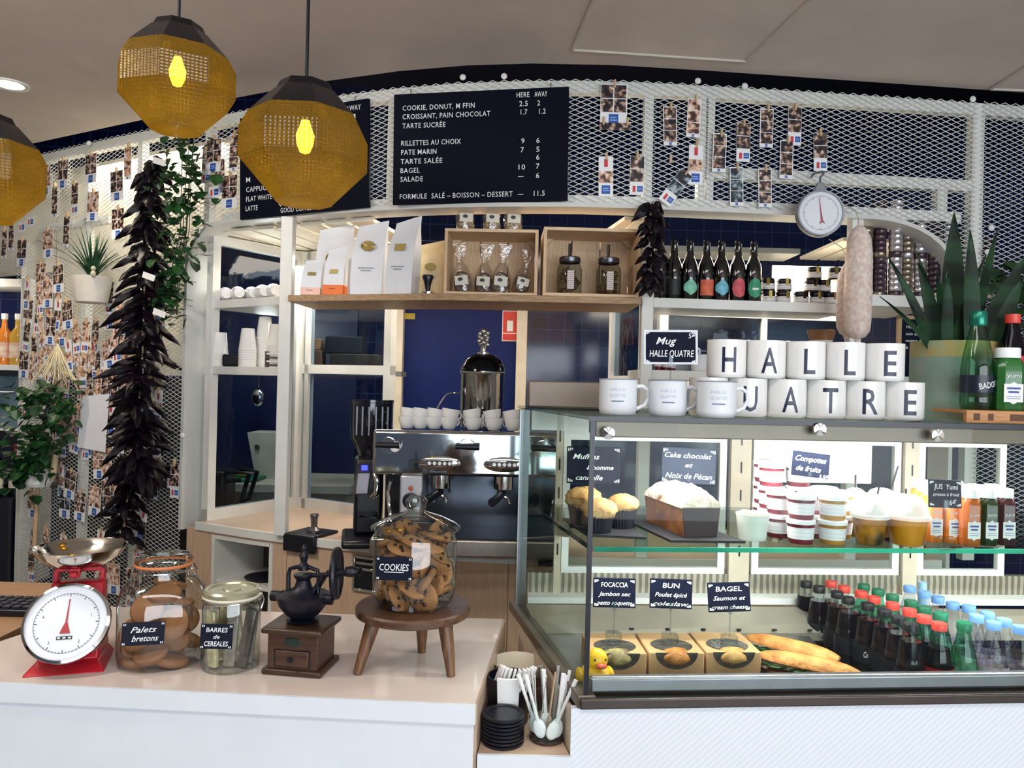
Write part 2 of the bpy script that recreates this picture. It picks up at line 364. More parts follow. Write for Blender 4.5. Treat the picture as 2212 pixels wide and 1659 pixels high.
# expanded metal mesh
def in_opening(x, z):
    if not (XL < x < XR) or z > ZB: return False
    if z > ZB-RC:
        if x < XL+RC: return (x-XL-RC)**2+(z-ZB+RC)**2 < RC*RC
        if x > XR-RC*1.7: return ((x-XR+RC*1.7)/1.7)**2+(z-ZB+RC)**2 < RC*RC
    return True
LOX = postX(48, 700)-.01
def in_leftopen(x, z):
    if x > LOX or z > 2.10: return False
    if z > 1.95 and x > LOX-.15: return (x-LOX+.15)**2+(z-1.95)**2 < .0225
    return True
XS = [(-3.5, planY(-3.5), 0.0)]
while XS[-1][0] < 2.9:
    x, y, s_ = XS[-1]; x2 = x+.01; y2 = planY(x2); XS.append((x2, y2, s_+math.hypot(.01, y2-y)))
def s2x(s_):
    lo, hi = 0, len(XS)-1
    while hi-lo > 1:
        m_ = (lo+hi)//2
        if XS[m_][2] < s_: lo = m_
        else: hi = m_
    t = (s_-XS[lo][2])/(XS[hi][2]-XS[lo][2]); return XS[lo][0]+t*(XS[hi][0]-XS[lo][0])
def mesh_panel(x0, x1, z0, z1, label, keep):
    wv, hv = .0225, .0096; mb = MB(); vs, fs = mb.v, mb.f; S0, S1 = None, None
    n1 = int(XS[-1][2]/wv)-1; cols = []
    for i in range(n1+1):
        X = s2x(i*wv)
        if x0 <= X <= x1: cols.append((i, planP(X, 0, 0), X))
    for k in range(int((z1-z0)/hv)+1):
        zc = z0+k*hv
        for (i, p, X), (j, q, X2) in zip(cols, cols[1:]):
            if not keep((X+X2)/2, zc): continue
            a = zc+(hv*.5 if (i+k) % 2 else -hv*.5); b = zc+(hv*.5 if (j+k) % 2 else -hv*.5); o = len(vs); hh = .0013
            vs += [(p.x, p.y, a-hh), (p.x, p.y+.002, a-hh), (p.x, p.y+.002, a+hh), (p.x, p.y, a+hh), (q.x, q.y, b-hh), (q.x, q.y+.002, b-hh), (q.x, q.y+.002, b+hh), (q.x, q.y, b+hh)]
            fs += [(o, o+4, o+5, o+1), (o+1, o+5, o+6, o+2), (o+2, o+6, o+7, o+3), (o+3, o+7, o+4, o)]
    o = mb.build('mesh_panel', mesh_w, smooth=0); return tag(o, label, 'metal mesh')
XB = postX(444, 380); XP = postX(2118, 330)
mesh_panel(-3.4, XL, .28, ZT, 'tall white metal mesh panel covered with photo prints', lambda x, z: not in_leftopen(x, z))
mesh_panel(XL, XP, 1.9, ZT, 'white metal mesh band behind the menu boards', lambda x, z: not in_opening(x, z) and (z > ZB or x < XL+RC or x > XR-RC*1.7))
mesh_panel(XP, 2.75, 1.0, ZT, 'white metal mesh panel behind the snake plant', lambda x, z: not in_opening(x, z))
# cream wall behind photo mesh + dark sheet below imitating the shaded gaps
def backing(x0, x1, z0, z1, off, m, nm): struct(nm, MB().band(x0, x1, z0, z1, off, off+.02), m)
backing(-2.75, -1.63, 1.55, 2.26, .24, mat('cream_panel', '#e8e2d2', .7, var=.04), 'wall_photo_upper')
backing(-2.75, -1.15, 2.26, 2.70, .24, MATS['cream_panel'], 'wall_photo_top')
backing(-3.5, -2.74, 2.13, 2.70, .24, MATS['cream_panel'], 'wall_photo_corner')
backing(-2.62, -1.60, .25, 1.54, .20, mat('shadow_panel', '#1a1a20', .8, var=.3, scale=3), 'photo_gap_shade')
# ================================================================== front counter
lam = mat('white_laminate', '#dfe4eb', .3, var=.015); top_m = mat('pinkish_worktop', '#ddcfc7', .12, var=.03, coat=.3)
CT = .95
fc = thing('front_counter', 'white front counter with glossy pinkish top in the foreground', 'counter', (-.5, 1.45, 0))
cy0 = 1.445
poly = [(-1.30, 1.50), (-.055, 1.435), (-.008, 1.95), (-.008, 1.96), (-1.035, 1.985), (-1.16, 1.60)]
def cpart(name, mb, m, bev=0): o = mb.build(name, m, bev=bev); o.parent = fc; o.matrix_parent_inverse = Matrix.Translation((.5, -1.45, 0)); return o
cpart('worktop', MB().prism(poly, .946, CT), top_m)
cpart('edge_band', MB().hexa([(-1.31, 1.497, .914), (-.053, 1.43, .914), (-.053, 1.45, .914), (-1.31, 1.517, .914)], [(-1.31, 1.497, .9502), (-.053, 1.43, .9502), (-.053, 1.437, .9502), (-1.31, 1.504, .9502)]), lam)
cpart('front_panel', MB().hexa([(-1.4, 1.507, 0), (-.056, 1.437, 0), (-.056, 1.457, 0), (-1.4, 1.527, 0)], [(-1.4, 1.507, .914), (-.056, 1.437, .914), (-.056, 1.457, .914), (-1.4, 1.527, .914)]), lam)
cpart('side_panel', MB().hexa([(-.06, 1.44, 0), (-.05, 1.44, 0), (-.002, 1.955, 0), (-.012, 1.955, 0)], [(-.06, 1.44, .9495), (-.05, 1.44, .9495), (-.002, 1.955, .9495), (-.012, 1.955, .9495)]), mat('worktop_side', '#b49c8a', .3))
cpart('back_panel', MB().box(-1.05, -.02, 1.94, 1.96, 0, .945), mat('worktop_side', '#b49c8a', .3))
# wooden side table with till keyboard at far left
wt = thing('side_table', 'wooden side table left of the front counter', 'table', (-1.5, 2.0, 0))
MB().box(-.55, .33, -.28, .25, .90, .935).build('tabletop', wood('oak_top', '#a9825e', '#8d6a49', .45), wt)
for x in (-.5, .28):
    for y in (-.22, .2): MB().box(x-.02, x+.02, y-.02, y+.02, 0, .90).build('leg', dwood, wt)
p = OZ(0, 1318, .935)
kb = MB().box(-.20, .115, -.055, .06, 0, .018); kbo = kb.build('keyboard', black, loc=p, bev=.004); tag(kbo, 'black till keyboard on the wooden side table at the left edge', 'keyboard')
kk = MB()
for i in range(12):
    for j in range(4): kk.box(-.19+i*.025, -.19+i*.025+.019, -.048+j*.026, -.048+j*.026+.02, .018, .024)
kk.build('keys', mat('key_black', '#11162a', .5), kbo)
# low niche shelf between counter and display case
ns = thing('niche_shelf', 'low shelf niche between front counter and glass display case', 'shelf', (.02, 1.45, 0))
def npart(name, mb, m): o = mb.build(name, m); o.parent = ns; o.matrix_parent_inverse = Matrix.Translation((-.02, -1.45, 0))
npart('board', MB().hexa([(-.048, 1.44, .84), (.125, 1.44, .84), (.04, 1.98, .84), (0, 1.95, .84)], [(-.048, 1.44, .856), (.125, 1.44, .856), (.04, 1.98, .856), (0, 1.95, .856)]), mat('niche_board', '#c7ab93', .4))
npart('front_panel', MB().box(-.048, .128, 1.432, 1.44, 0, .857), lam)
# display case base
db = thing('display_plinth', 'white textured plinth under the glass display case', 'plinth', (.7, 1.5, 0))
def dpart(name, mb, m): o = mb.build(name, m); o.parent = db; o.matrix_parent_inverse = Matrix.Translation((-.7, -1.5, 0)); return o
def diag(name, a, b):
    m, nt, p = newmat(name); N, L = nt.nodes.new, nt.links.new
    tc = N('ShaderNodeTexCoord'); mp = N('ShaderNodeMapping'); mp.inputs['Rotation'].default_value = (0, R(-50), 0)
    w = N('ShaderNodeTexWave'); w.bands_direction = 'X'; w.inputs['Scale'].default_value = 32; w.inputs['Distortion'].default_value = .6
    rp = N('ShaderNodeValToRGB'); rp.color_ramp.elements[0].color = lin(a); rp.color_ramp.elements[1].color = lin(b)
    L(tc.outputs['Object'], mp.inputs[0]); L(mp.outputs[0], w.inputs['Vector']); L(w.outputs[0], rp.inputs[0]); L(rp.outputs[0], p.inputs['Base Color']); p.inputs['Roughness'].default_value = .45
    bp = N('ShaderNodeBump'); bp.inputs['Strength'].default_value = .15; bp.inputs['Distance'].default_value = .002; L(w.outputs[0], bp.inputs['Height']); L(bp.outputs[0], p.inputs['Normal'])
    return m
FX0, FY0, FX1, FY1 = .152, 1.452, 1.75, 1.60      # front glass line
BX0, BY0 = .02, 2.07                             # back-left corner
def fl(t, off=0): return (FX0+(FX1-FX0)*t, FY0+(FY1-FY0)*t+off)
def frontbar(mb, z0, z1, o0, o1, x0=0, x1=1):
    a, b = fl(x0), fl(x1); return mb.hexa([(a[0], a[1]+o0, z0), (b[0], b[1]+o0, z0), (b[0], b[1]+o1, z0), (a[0], a[1]+o1, z0)], [(a[0], a[1]+o0, z1), (b[0], b[1]+o0, z1), (b[0], b[1]+o1, z1), (a[0], a[1]+o1, z1)])
dpart('front_panel', frontbar(MB(), 0, .942, -.004, .012, -.016, 1), diag('ribbed_white', '#d5dce5', '#dee4ec'))
dpart('side_panel', MB().hexa([(.128, 1.448, 0), (.136, 1.448, 0), (.04, 1.98, 0), (.032, 1.98, 0)], [(.128, 1.448, .935), (.136, 1.448, .935), (.04, 1.98, .935), (.032, 1.98, .935)]), mat('niche_side', '#cbb8a4', .4))
# ================================================================== kiosk interior
WT = .90
oakf = wood('oak_front', '#d2b69c', '#c3a288', .45, 'Z', 2, 5)
bc = thing('back_counter', 'curved wood-fronted back counter with white-edged worktop inside the kiosk', 'counter', (0, 2.9, 0))
def in_parent(root, name, mb, m, **k):
    o = mb.build(name, m, **k); o.parent = root; o.matrix_parent_inverse = Matrix.Translation(-Vector(root.location)); return o
nx0, nx1 = W(445, 1160, 3.3).x, W(573, 1180, 3.18).x
in_parent(bc, 'worktop', MB().band(-1.40, 1.70, WT-.03, WT, .02, .62), mat('beige_worktop', '#c9b3a0', .3, var=.03))
in_parent(bc, 'edge_band', MB().band(-1.40, 1.70, WT-.032, WT+.0015, .005, .02), white)
wfm = MB(); wfm.band(-1.46, nx0, .1, WT-.032, .02, .04); wfm.band(nx1, 1.70, .1, WT-.032, .02, .04); wfm.band(nx0, nx1, .1, .40, .02, .04); wfm.band(nx0, nx1, .845, WT-.032, .02, .04)
in_parent(bc, 'wood_front', wfm, oakf)
for X in (nx1+.075, .0): in_parent(bc, 'seam', MB().band(X, X+.002, .1, WT-.034, .019, .021), mat('seam_dark', '#7d624c', .6))
nf = MB(); nf.band(nx0-.012, nx0+.004, .39, .855, .012, .3); nf.band(nx1-.004, nx1+.012, .39, .855, .012, .3); nf.band(nx0, nx1, .84, .856, .012, .3); nf.band(nx0, nx1, .39, .405, .012, .3)
in_parent(bc, 'niche_frame', nf, white)
in_parent(bc, 'niche_back', MB().band(nx0, nx1, .39, .85, .30, .31), mat('niche_grey', '#4c473f', .6))
in_parent(bc, 'niche_shelf', MB().band(nx0, nx1, .645, .66, .03, .3), white)
# crockery in the niche
def at_plan(px, py, off): return onwall(px, py, -off)
p = planP((nx0+nx1)/2, .14, .66)
o = MB().lathe([(0, 0), (.05, 0), (.085, .008), (.088, .012), (.05, .006), (0, .004)], 28).build('plate', black, loc=p+Vector((.01, 0, 0))); tag(o, 'dark plate in the open niche of the back counter', 'plate')
p2 = p+Vector((.075, -.05, 0))
cupn = MB().lathe([(.022, 0), (.03, .02), (.034, .045), (.031, .045), (.026, .01), (0, .008)], 20).build('small_cup', ceramic, loc=p2+Vector((.02, -.02, .0))); tag(cupn, 'small white cup beside the dark plate in the niche', 'cup')
MB().tube([(.03+.016*math.cos(a), 0, .024+.014*math.sin(a)) for a in [R(-90+20*i) for i in range(10)]], .003, 6).build('handle', ceramic, cupn)
# napkin / lid dispenser set in the wood front
X = W(778, 1250, 2.99).x; P0 = planP(X, .02, 0); z0, z1 = W(778, 1292, 2.97).z, W(778, 1212, 2.97).z
nd = thing('napkin_dispenser', 'chrome framed napkin dispenser set into the wooden counter front', 'dispenser', (P0.x, P0.y, z0), wallrot(X))
hw = .055; hh = z1-z0
m_ = MB(); m_.box(-hw, hw, -.012, 0, 0, .012); m_.box(-hw, hw, -.012, 0, hh-.012, hh); m_.box(-hw, -hw+.012, -.012, 0, .012, hh-.012); m_.box(hw-.012, hw, -.012, 0, .012, hh-.012)
m_.build('frame', chrome, nd, bev=.003)
MB().box(-hw+.012, hw-.012, -.006, .0, .012, hh-.012).build('slot', mat('dark_slot', '#141b22', .25), nd)
for zz in (hh-.035, hh-.058): MB().box(-hw+.016, hw-.016, -.012, -.007, zz, zz+.012).build('bar', chrome, nd, bev=.002)
# posts and shelves in the opening
def post(px, Y, z0, z1, label, w=.05, d=.05, px2=None):
    p = W(px, 800, Y); o = MB().box(-w/2, w/2, 0, d, 0, z1-z0).build('frame_post', white, loc=(p.x, Y, z0), bev=.003); return tag(o, label, 'post')
post(612, 3.17, WT, ZB, 'white square post between cup shelves and coffee bags'); post(1396, 2.92, WT, ZB, 'white square post hung with the small pepper string', .045, .05)
post(1846, 2.98, WT, ZB, 'white square post behind the hanging sausage', .045, .05)
PL = {}
def shelf(pts, z, th, label, m=white, name='shelf'):
    o = MB().prism(pts, -th, 0).build(name, m, loc=(0, 0, z), bev=.002); return tag(o, label, 'shelf')
S1, S2 = 1.893, 1.597
CX, CYY = W(639, 1085, 3.92).x, 3.92              # corner of the glazed partitions
la = W(442, 700, 3.50); lb = W(604, 700, 3.21)
for z, lab in ((S1, 'upper white corner shelf holding stacked white cups'), (S2, 'lower white corner shelf holding upturned paper cup stacks')):
    shelf([(la.x, la.y), (lb.x, lb.y), (lb.x+.05, lb.y+.02), (CX-.04, CYY-.06), ], z, .036, lab)
a = ON(627, 3.15, S1+.01); b = ON(1386, 2.90, S1+.01)
ws = shelf([(a.x, 3.12), (-.3, 2.93), (b.x, 2.905), (b.x, 3.25), (-.2, 3.28), (a.x+.02, 3.45)], 1.889, .026, 'long wooden shelf holding coffee bags and wooden crates', wood('shelf_wood', '#b89a76', '#8f7050', .5))
ZW = 1.889
c1 = ON(1411, 2.93, S1); c2 = ON(1826, 2.98, S1)
shelf([(c1.x, 2.925), (c2.x, 2.985), (c2.x, 3.25), (c1.x, 3.22)], S1, .038, 'white shelf of beer bottles and jam jars')
d1 = ON(1326, 3.3, S2+.03); 
shelf([(c1.x-.05, 2.93), (c2.x, 2.99), (c2.x, 3.25), (c1.x-.05, 3.2)], S2+.02, .036, 'white shelf of mugs and tins behind the letter mugs')
e1 = ON(1858, 3.0, 1.93); e2 = ON(2050, 3.03, 1.93)
shelf([(e1.x, 3.0), (XR-.02, 3.03), (XR-.02, 3.5), (e1.x, 3.45)], 1.935, .045, 'white shelf carrying the columns of stacked tins')
shelf([(e1.x, 3.0), (XR-.02, 3.03), (XR-.02, 3.5), (e1.x, 3.45)], S2+.02, .036, 'white shelf under the small chalkboard')
# grey bar shelf high in the beer bay
q = ON(1412, 3.25, 2.13); o = MB().box(0, .62, 0, .2, 0, .022).build('high_shelf', mat('grey_shelf', '#6f716c', .5), loc=q); tag(o, 'thin grey shelf high above the beer bottles', 'shelf')
wp_ = MB().box(0, .46, 0, .012, 0, .20).build('white_backboard', mat('panel_white', '#f2efe8', .4), loc=ON(1668, 3.34, S1+.02)); wp_.location.z = S1+.0005; tag(wp_, 'white panel standing behind the jam jars', 'panel')
# slatted soffits
def soffit(label, poly, z, n, dirv):
    so = thing('slatted_soffit', label, 'soffit', (poly[0][0], poly[0][1], z))
    P = [Vector((x, y, 0)) for x, y in poly]
    for i in range(n):
        t0, t1 = (i+.08)/n, (i+.92)/n
        a0, a1 = P[0].lerp(P[3], t0), P[0].lerp(P[3], t1); b0, b1 = P[1].lerp(P[2], t0), P[1].lerp(P[2], t1)
        o = MB().hexa([a0, b0, b1, a1], [v+Vector((0, 0, .015)) for v in (a0, b0, b1, a1)]).build('slat', mat('soffit_slat', '#efe9da', .5), so); o.matrix_parent_inverse = Matrix.Translation((-poly[0][0], -poly[0][1], 0))
soffit('cream slatted soffit over the cup shelves', [(-1.40, 3.50), (-1.15, 4.2), (-.42, 3.86), (-.58, 3.12)], 2.20, 7, 0)
soffit('short cream slatted soffit beside the pine crates', [(.42, 3.0), (.30, 3.7), (.62, 3.7), (.56, 3.0)], 2.20, 3, 0)
soffit('cream slatted soffit over the stacked tins', [(1.40, 3.30), (1.40, 3.8), (1.80, 3.82), (1.75, 3.33)], 2.20, 4, 0)
# glazed partitions
pane_navy = glass('tinted_partition_glass', '#c3d0dc', '#5a7488', 1.4, .06, .5, 14, refl=.45)
def partition(label, p0, p1, z0, z1, rails, ends=(1, 1), w=.04, mull=()):
    d = Vector((p1[0]-p0[0], p1[1]-p0[1], 0)); L_ = d.length; rz = math.atan2(d.y, d.x)
    t = thing('glazed_partition', label, 'partition', (p0[0], p0[1], z0), rz); H = z1-z0
    fr = MB(); fr.box(0, L_, -.02, .02, 0, .05); fr.box(0, L_, -.02, .02, H-.04, H)
    if ends[0]: fr.box(0, w, -.021, .021, 0, H)
    if ends[1]: fr.box(L_-w, L_, -.021, .021, 0, H)
    for r in rails: fr.box(0, L_, -.02, .02, r-z0-.022, r-z0+.022)
    for x in mull: fr.box(x-.012, x+.012, -.02, .02, 0, H)
    fr.build('frame', white, t)
    MB().box(.01, L_-.01, -.003, .003, .02, H-.02).build('pane', pane_navy, t)
pl0 = (-1.375, 3.47); pl1 = (CX, CYY); pr1 = (W(846, 900, 3.62).x, 3.62)
partition('glazed side partition behind the cup shelves', pl0, pl1, WT, 2.19, [])
partition('glazed partition behind the coffee grinder', pl1, pr1, WT, 2.19, [1.60], mull=(.07,))
pR0 = (W(1324, 740, 3.75).x, 3.75); pR1 = (W(1396, 740, 3.25).x, 3.25)
partition('narrow glazed partition right of the blue tiles', pR0, pR1, 1.55, 2.0, [])
pS0 = (W(1733, 700, 3.55).x, 3.55); partition('glazed partition behind the tins and sausage', (.66, 3.5), (1.62, 3.62), 1.56, 1.92, [], mull=(.5,))
# kitchen behind the left glass
kt = thing('kitchen_counter', 'pale kitchen worktop seen through the left glass', 'counter', (-1.75, 4.4, 0))
MB().box(-.35, .9, -.3, .27, .94, .98).build('worktop', mat('pale_top', '#d9d2bc', .4), kt); MB().box(-.33, .88, -.28, .25, 0, .94).build('cabinet', mat('pale_cab', '#cfc3aa', .5), kt)
struct('wall_kitchen', MB().box(-2.4, -.95, 4.68, 4.7, 0, 2.6), mat('kitchen_navy', '#0c1a45', .4))
g = ON(507, 4.3, .98)
cb = MB().box(-.22, .16, -.10, .10, 0, .018).build('cutting_board', mat('green_board', '#1f7a52', .5), loc=(g.x, 4.26, .98), bev=.004); tag(cb, 'green cutting board on the kitchen worktop', 'cutting board')
for k, dx in enumerate((.02, .09)):
    o = MB().ell((0, 0, .016), (.034, .02, .016), 12, 8).build('bread_roll', mat('bread', '#d0a45e', .7, bump=.3), loc=(g.x+dx-.03, 4.25, .998), rz=.3*k); tag(o, ('left' if k == 0 else 'right')+' small bread roll on the green cutting board', 'bread')
wb = thing('white_bin', 'white tapered container with grey knob on the kitchen worktop', 'container', (g.x+.16, 4.44, .98))
MB().hexa([(-.06, -.09, 0), (.11, -.09, 0), (.11, .09, 0), (-.06, .09, 0)], [(-.11, -.1, .26), (.12, -.1, .26), (.12, .1, .26), (-.11, .1, .26)]).build('body', mat('cream_plastic', '#d8d2bd', .5), wb)
MB().lathe([(.014, 0), (.014, .012), (0, .013)], 12).build('knob', steel, wb, loc=(-.05, -.098, .18), rot=(R(90), 0, 0))
m_ = MB()
for z in (.0, .11): m_.box(.09, .125, -.104, -.1, z, z+.08)
m_.build('hinge', mat('grey_plastic', '#5c564c', .5), wb)
ch = thing('black_stool', 'black metal frame stool seen through the lower left glass', 'stool', (ON(462, 3.86, 1.0).x, 3.86, 0))
MB().box(-.12, .08, -.06, .10, .90, 1.085).build('seat', black, ch, bev=.02)
for s in (-1, 1): MB().tube([(-.1, s*.06+.02, 1.07), (.12, s*.06+.02, 1.08), (.19, s*.06+.02, 1.07), (.15, s*.06+.02, .93), (.05, s*.06+.02, .88), (.05, s*.06+.02, 0)], .012, 8).build('leg', black, ch)
MB().tube([(.06, -.045, 1.03), (.15, -.045, 1.04)], .01, 8).build('rung', black, ch)
q = W(557, 858, 4.5); o = thing('hanging_ladle', 'round steel ladle hanging on the navy kitchen wall', 'ladle', q)
MB().ell((0, 0, 0), (.038, .02, .055), 16, 10).build('bowl', chrome, o); MB().tube([(0, .01, .05), (0, .02, .16), (0, .15, .17)], .004, 6).build('handle', chrome, o)
# stored boxes behind the partition glass
for k, (px, w, h, d, colr, lab, dz) in enumerate(((640, .10, .085, .1, '#23262c', 'dark storage jar behind the partition glass, leftmost', 0), (683, .08, .10, .1, '#7b5a44', 'brown paper packet behind the partition glass', 0), (683, .06, .06, .08, '#a97f58', 'small kraft box stacked on the brown packet', .10), (770, .26, .085, .12, '#3d3226', 'long brown carton behind the partition glass', 0), (745, .2, .09, .1, '#12151f', 'dark carton stacked on the long brown carton', .085))):
    Y = 4.0; zb = 1.60; q = ON(px, Y, zb)
    b = MB().hexa([(-w/2, -d/2, 0), (w/2, -d/2, 0), (w/2, d/2, 0), (-w/2, d/2, 0)], [(-w/2*.95, -d/2*.95, h), (w/2*.95, -d/2*.95, h), (w/2*.95, d/2*.95, h), (-w/2*.95, d/2*.95, h)])
    o = b.build('storage_box', mat('box_'+colr[1:], colr, .7, var=.2), loc=(q.x, Y, zb+dz), bev=.006); tag(o, lab, 'box')
q0, q1 = W(640, 795, 4.0), W(838, 795, 4.0)
o = MB().box(q0.x-.08, q1.x+.08, 3.93, 4.12, 1.575, 1.60).build('ledge', mat('grey_shelf', '#6f716c', .5)); tag(o, 'ledge behind the partition glass carrying stored cartons', 'shelf')
# door in the back wall
DY = 4.70
dx0, dx1 = W(873, 800, DY).x, W(1114, 800, DY).x
struct('door_1', MB().box(dx0, dx1, DY-.02, DY+.02, 0, 2.1), mat('door_blue', '#061a56', .5, var=.04, spec=.2))
o = MB(); a0, a1 = W(853, 800, DY).x, W(1136, 800, DY).x
o.box(a0, dx0, DY-.09, DY+.02, 0, 2.16); o.box(dx1, a1, DY-.09, DY+.02, 0, 2.16); o.box(a0, a1, DY-.09, DY+.02, 2.10, 2.16); struct('trim_1', o, mat('door_trim', '#cfc4b2', .5))
p = W(1101, 737, DY-.03)
fs_ = thing('extinguisher_sign', 'red fire extinguisher sign beside the blue door', 'sign', p); w_, h_ = .095, .185
MB().box(-w_/2, w_/2, 0, .003, 0, h_).build('plate', paper, fs_)
MB().box(-w_/2+.004, w_/2-.004, -.001, 0, .004, .045).build('caption_panel', mat('sign_red', '#c8332c', .5), fs_)
MB().box(-w_/2+.004, w_/2-.004, -.001, 0, .05, h_-.004).build('panel', MATS['sign_red'], fs_)
MB().box(-.018, .018, -.002, -.001, .06, .125).build('cylinder_icon', paper, fs_); MB().lathe([(.02, -.002), (.03, -.002)], 20, caps=False).build('hose_icon', paper, fs_, loc=(0, -.002, .15), rot=(R(90), 0, 0))
p = W(884, 683, DY-.025); o = MB().box(-.035, .035, 0, .002, -.018, .018).build('yellow_sticker', mat('sticker_yellow', '#b7a03a', .6), loc=p); tag(o, 'small yellow sticker at the top of the blue door', 'sticker')
# ================================================================== display case
GT = 1.492; ZS = 1.236; SZ = .945
dc = thing('display_case', 'refrigerated glass display case with steel rails and lit interior', 'display case', (.7, 1.5, .94))
def cp(name, mb, m, **k): return in_parent(dc, name, mb, m, **k)
seal = mat('navy_seal', '#050a1c', .3); satin = mat('satin_steel', '#9a9ba3', .33, .9, var=.05, scale=20); taupe = mat('taupe_steel', '#75695f', .42, .6, var=.06)
wlit = mat('white_inner', '#eef0f2', .45, var=.02)
def bl(t, off=0): return (BX0+(1.75-BX0)*t, 2.06+.12*t+off)
cp('base_rail', frontbar(MB(), .942, .962, -.012, .06, -.006, 1), mat('dark_rail', '#57504e', .3, .8, var=.05), bev=.003)
cp('sill_rail', frontbar(MB(), .964, .995, .008, .03, .006, 1), satin, bev=.006)
cp('side_rail', MB().hexa([(FX0-.014, FY0-.005, .942), (FX0+.03, FY0, .942), (BX0+.03, BY0, .942), (BX0-.014, BY0, .942)], [(FX0-.014, FY0-.005, .966), (FX0+.02, FY0, .966), (BX0+.02, BY0, .966), (BX0-.014, BY0, .966)]), taupe, bev=.002)
cp('front_glass', frontbar(MB(), .964, GT-.006, 0, .006, .0035, 1), thin)
cp('side_glass', MB().hexa([(FX0, FY0+.006, .966), (FX0+.006, FY0+.006, .966), (BX0+.006, BY0, .966), (BX0, BY0, .966)], [(FX0, FY0+.006, GT-.006), (FX0+.006, FY0+.006, GT-.006), (BX0+.006, BY0, GT-.006), (BX0, BY0, GT-.006)]), thin)
cp('top_glass', MB().prism([(FX0-.004, FY0-.004), fl(1, -.004), bl(1, .02), (BX0-.004, BY0+.01)], GT-.006, GT), thin)
sl = MB().box(FX0-.002, FX0+.007, FY0-.001, FY0+.008, .966, GT-.005); cp('corner_seal', sl, seal)
cp('top_seal', frontbar(MB(), GT-.008, GT+.001, -.0055, -.002, -.004, 1), seal)
# glazing clamp buttons
for t, z in ((.012, 1.462), (.27, 1.477), (.42, 1.470)):
    a = fl(t); o = cp('glass_clamp', MB().at((a[0]+.012, a[1]-.006, z), R(90)).lathe([(.0, 0), (.012, 0), (.012, .006), (0, .008)], 18), chrome)
cp('lamp_hood', frontbar(MB(), 1.453, 1.483, .012, .14, .006, 1), taupe, bev=.002)
cp('led_strip', frontbar(MB(), 1.449, 1.4528, .10, .13, .03, .98), emis('led_white', '#fff6ea', 22))
a0, b0 = fl(.05, .115), fl(.95, .115)
area('case_led_lamp', ((a0[0]+b0[0])/2, (a0[1]+b0[1])/2, 1.445), ((a0[0]+b0[0])/2, (a0[1]+b0[1])/2+.14, .9), 1.4, .03, 8, (1, .97, .92))
area('case_lower_fill', (.75, 1.60, ZS-.02), (.75, 1.72, .8), 1.3, .02, 3.2, (1, .96, .9))  # added fill that brightens the lower half of the case
# steel box over the back corner
cp('steel_box', MB().box(.042, .26, 1.955, 2.09, GT+.0005, GT+.068), taupe, bev=.004)
# floor, step, back
def floorz(Y): return .86-.05*(Y-1.58)
FP = [(FX0+.01, FY0+.03), (1.74, 1.63), (1.74, 2.1), (BX0+.03, 2.05)]
cp('floor', MB().hexa([(x, y, floorz(y)-.015) for x, y in FP], [(x, y, floorz(y)) for x, y in FP]), mat('floor_steel', '#cfc9bf', .4, .3))
sx0, sx1 = .165, .728
cp('step_tray', MB().hexa([(sx0, 1.49, .86), (sx1, 1.53, .86), (sx1+.02, 1.90, .85), (sx0-.08, 1.86, .85)], [(sx0, 1.49, SZ), (sx1, 1.53, SZ), (sx1+.02, 1.90, SZ), (sx0-.08, 1.86, SZ)]), satin)
cp('sloped_panel', MB().hexa([(sx0-.085, 1.87, SZ-.02), (1.70, 2.0, SZ-.02), (1.74, 2.08, SZ-.02), (BX0+.02, 2.03, SZ-.02)], [(sx0-.085, 1.87, SZ), (1.70, 2.0, SZ), (1.74, 2.06, .985), (BX0+.03, 1.975, .985)]), mat('pale_steel', '#c9c2b4', .35, .6))
for i in range(6):
    x = .31+i*.09; cp('vent_hole', MB().at((x, 1.897+.075*(x-.3)/1.4, .951), R(-20)).lathe([(.006, 0), (.006, .004), (0, .004)], 10), seal)
bk = MB()
def backbar(mb, t0, t1, z0, z1, o0, o1):
    a, b = bl(t0), bl(t1); return mb.hexa([(a[0], a[1]+o0, z0), (b[0], b[1]+o0, z0), (b[0], b[1]+o1, z0), (a[0], a[1]+o1, z0)], [(a[0], a[1]+o0, z1), (b[0], b[1]+o0, z1), (b[0], b[1]+o1, z1), (a[0], a[1]+o1, z1)])
cp('back_ledge', backbar(MB(), .02, 1, .982, .998, -.07, 0), wlit)
cp('back_lower_panel', backbar(MB(), .02, 1, .998, 1.05, -.02, 0), mat('steel_reflection_bands', '#cfc5b4', .3, .7, tex='wave', scale=18, col2='#8f887c', dist=1.5, wdir='X'))  # colour bands imitate a ribbed reflection in the steel panel
def bt(px): 
    X = ON(px, 2.10, 1.2).x; return (X-BX0)/(1.75-BX0)
for px, w in ((1203, .018), (1592, .055), (1970, .04)):
    t = bt(px); cp('back_post', backbar(MB(), t-w/1.73/2, t+w/1.73/2, .998, GT-.01, -.03, -.002), mat('post_warm', '#cbbfae', .4))
    for j in range(5):
        z = 1.10+.075*j; cp('post_slot', backbar(MB(), t-.0012, t+.0012, z, z+.03, -.0312, -.0305), seal)
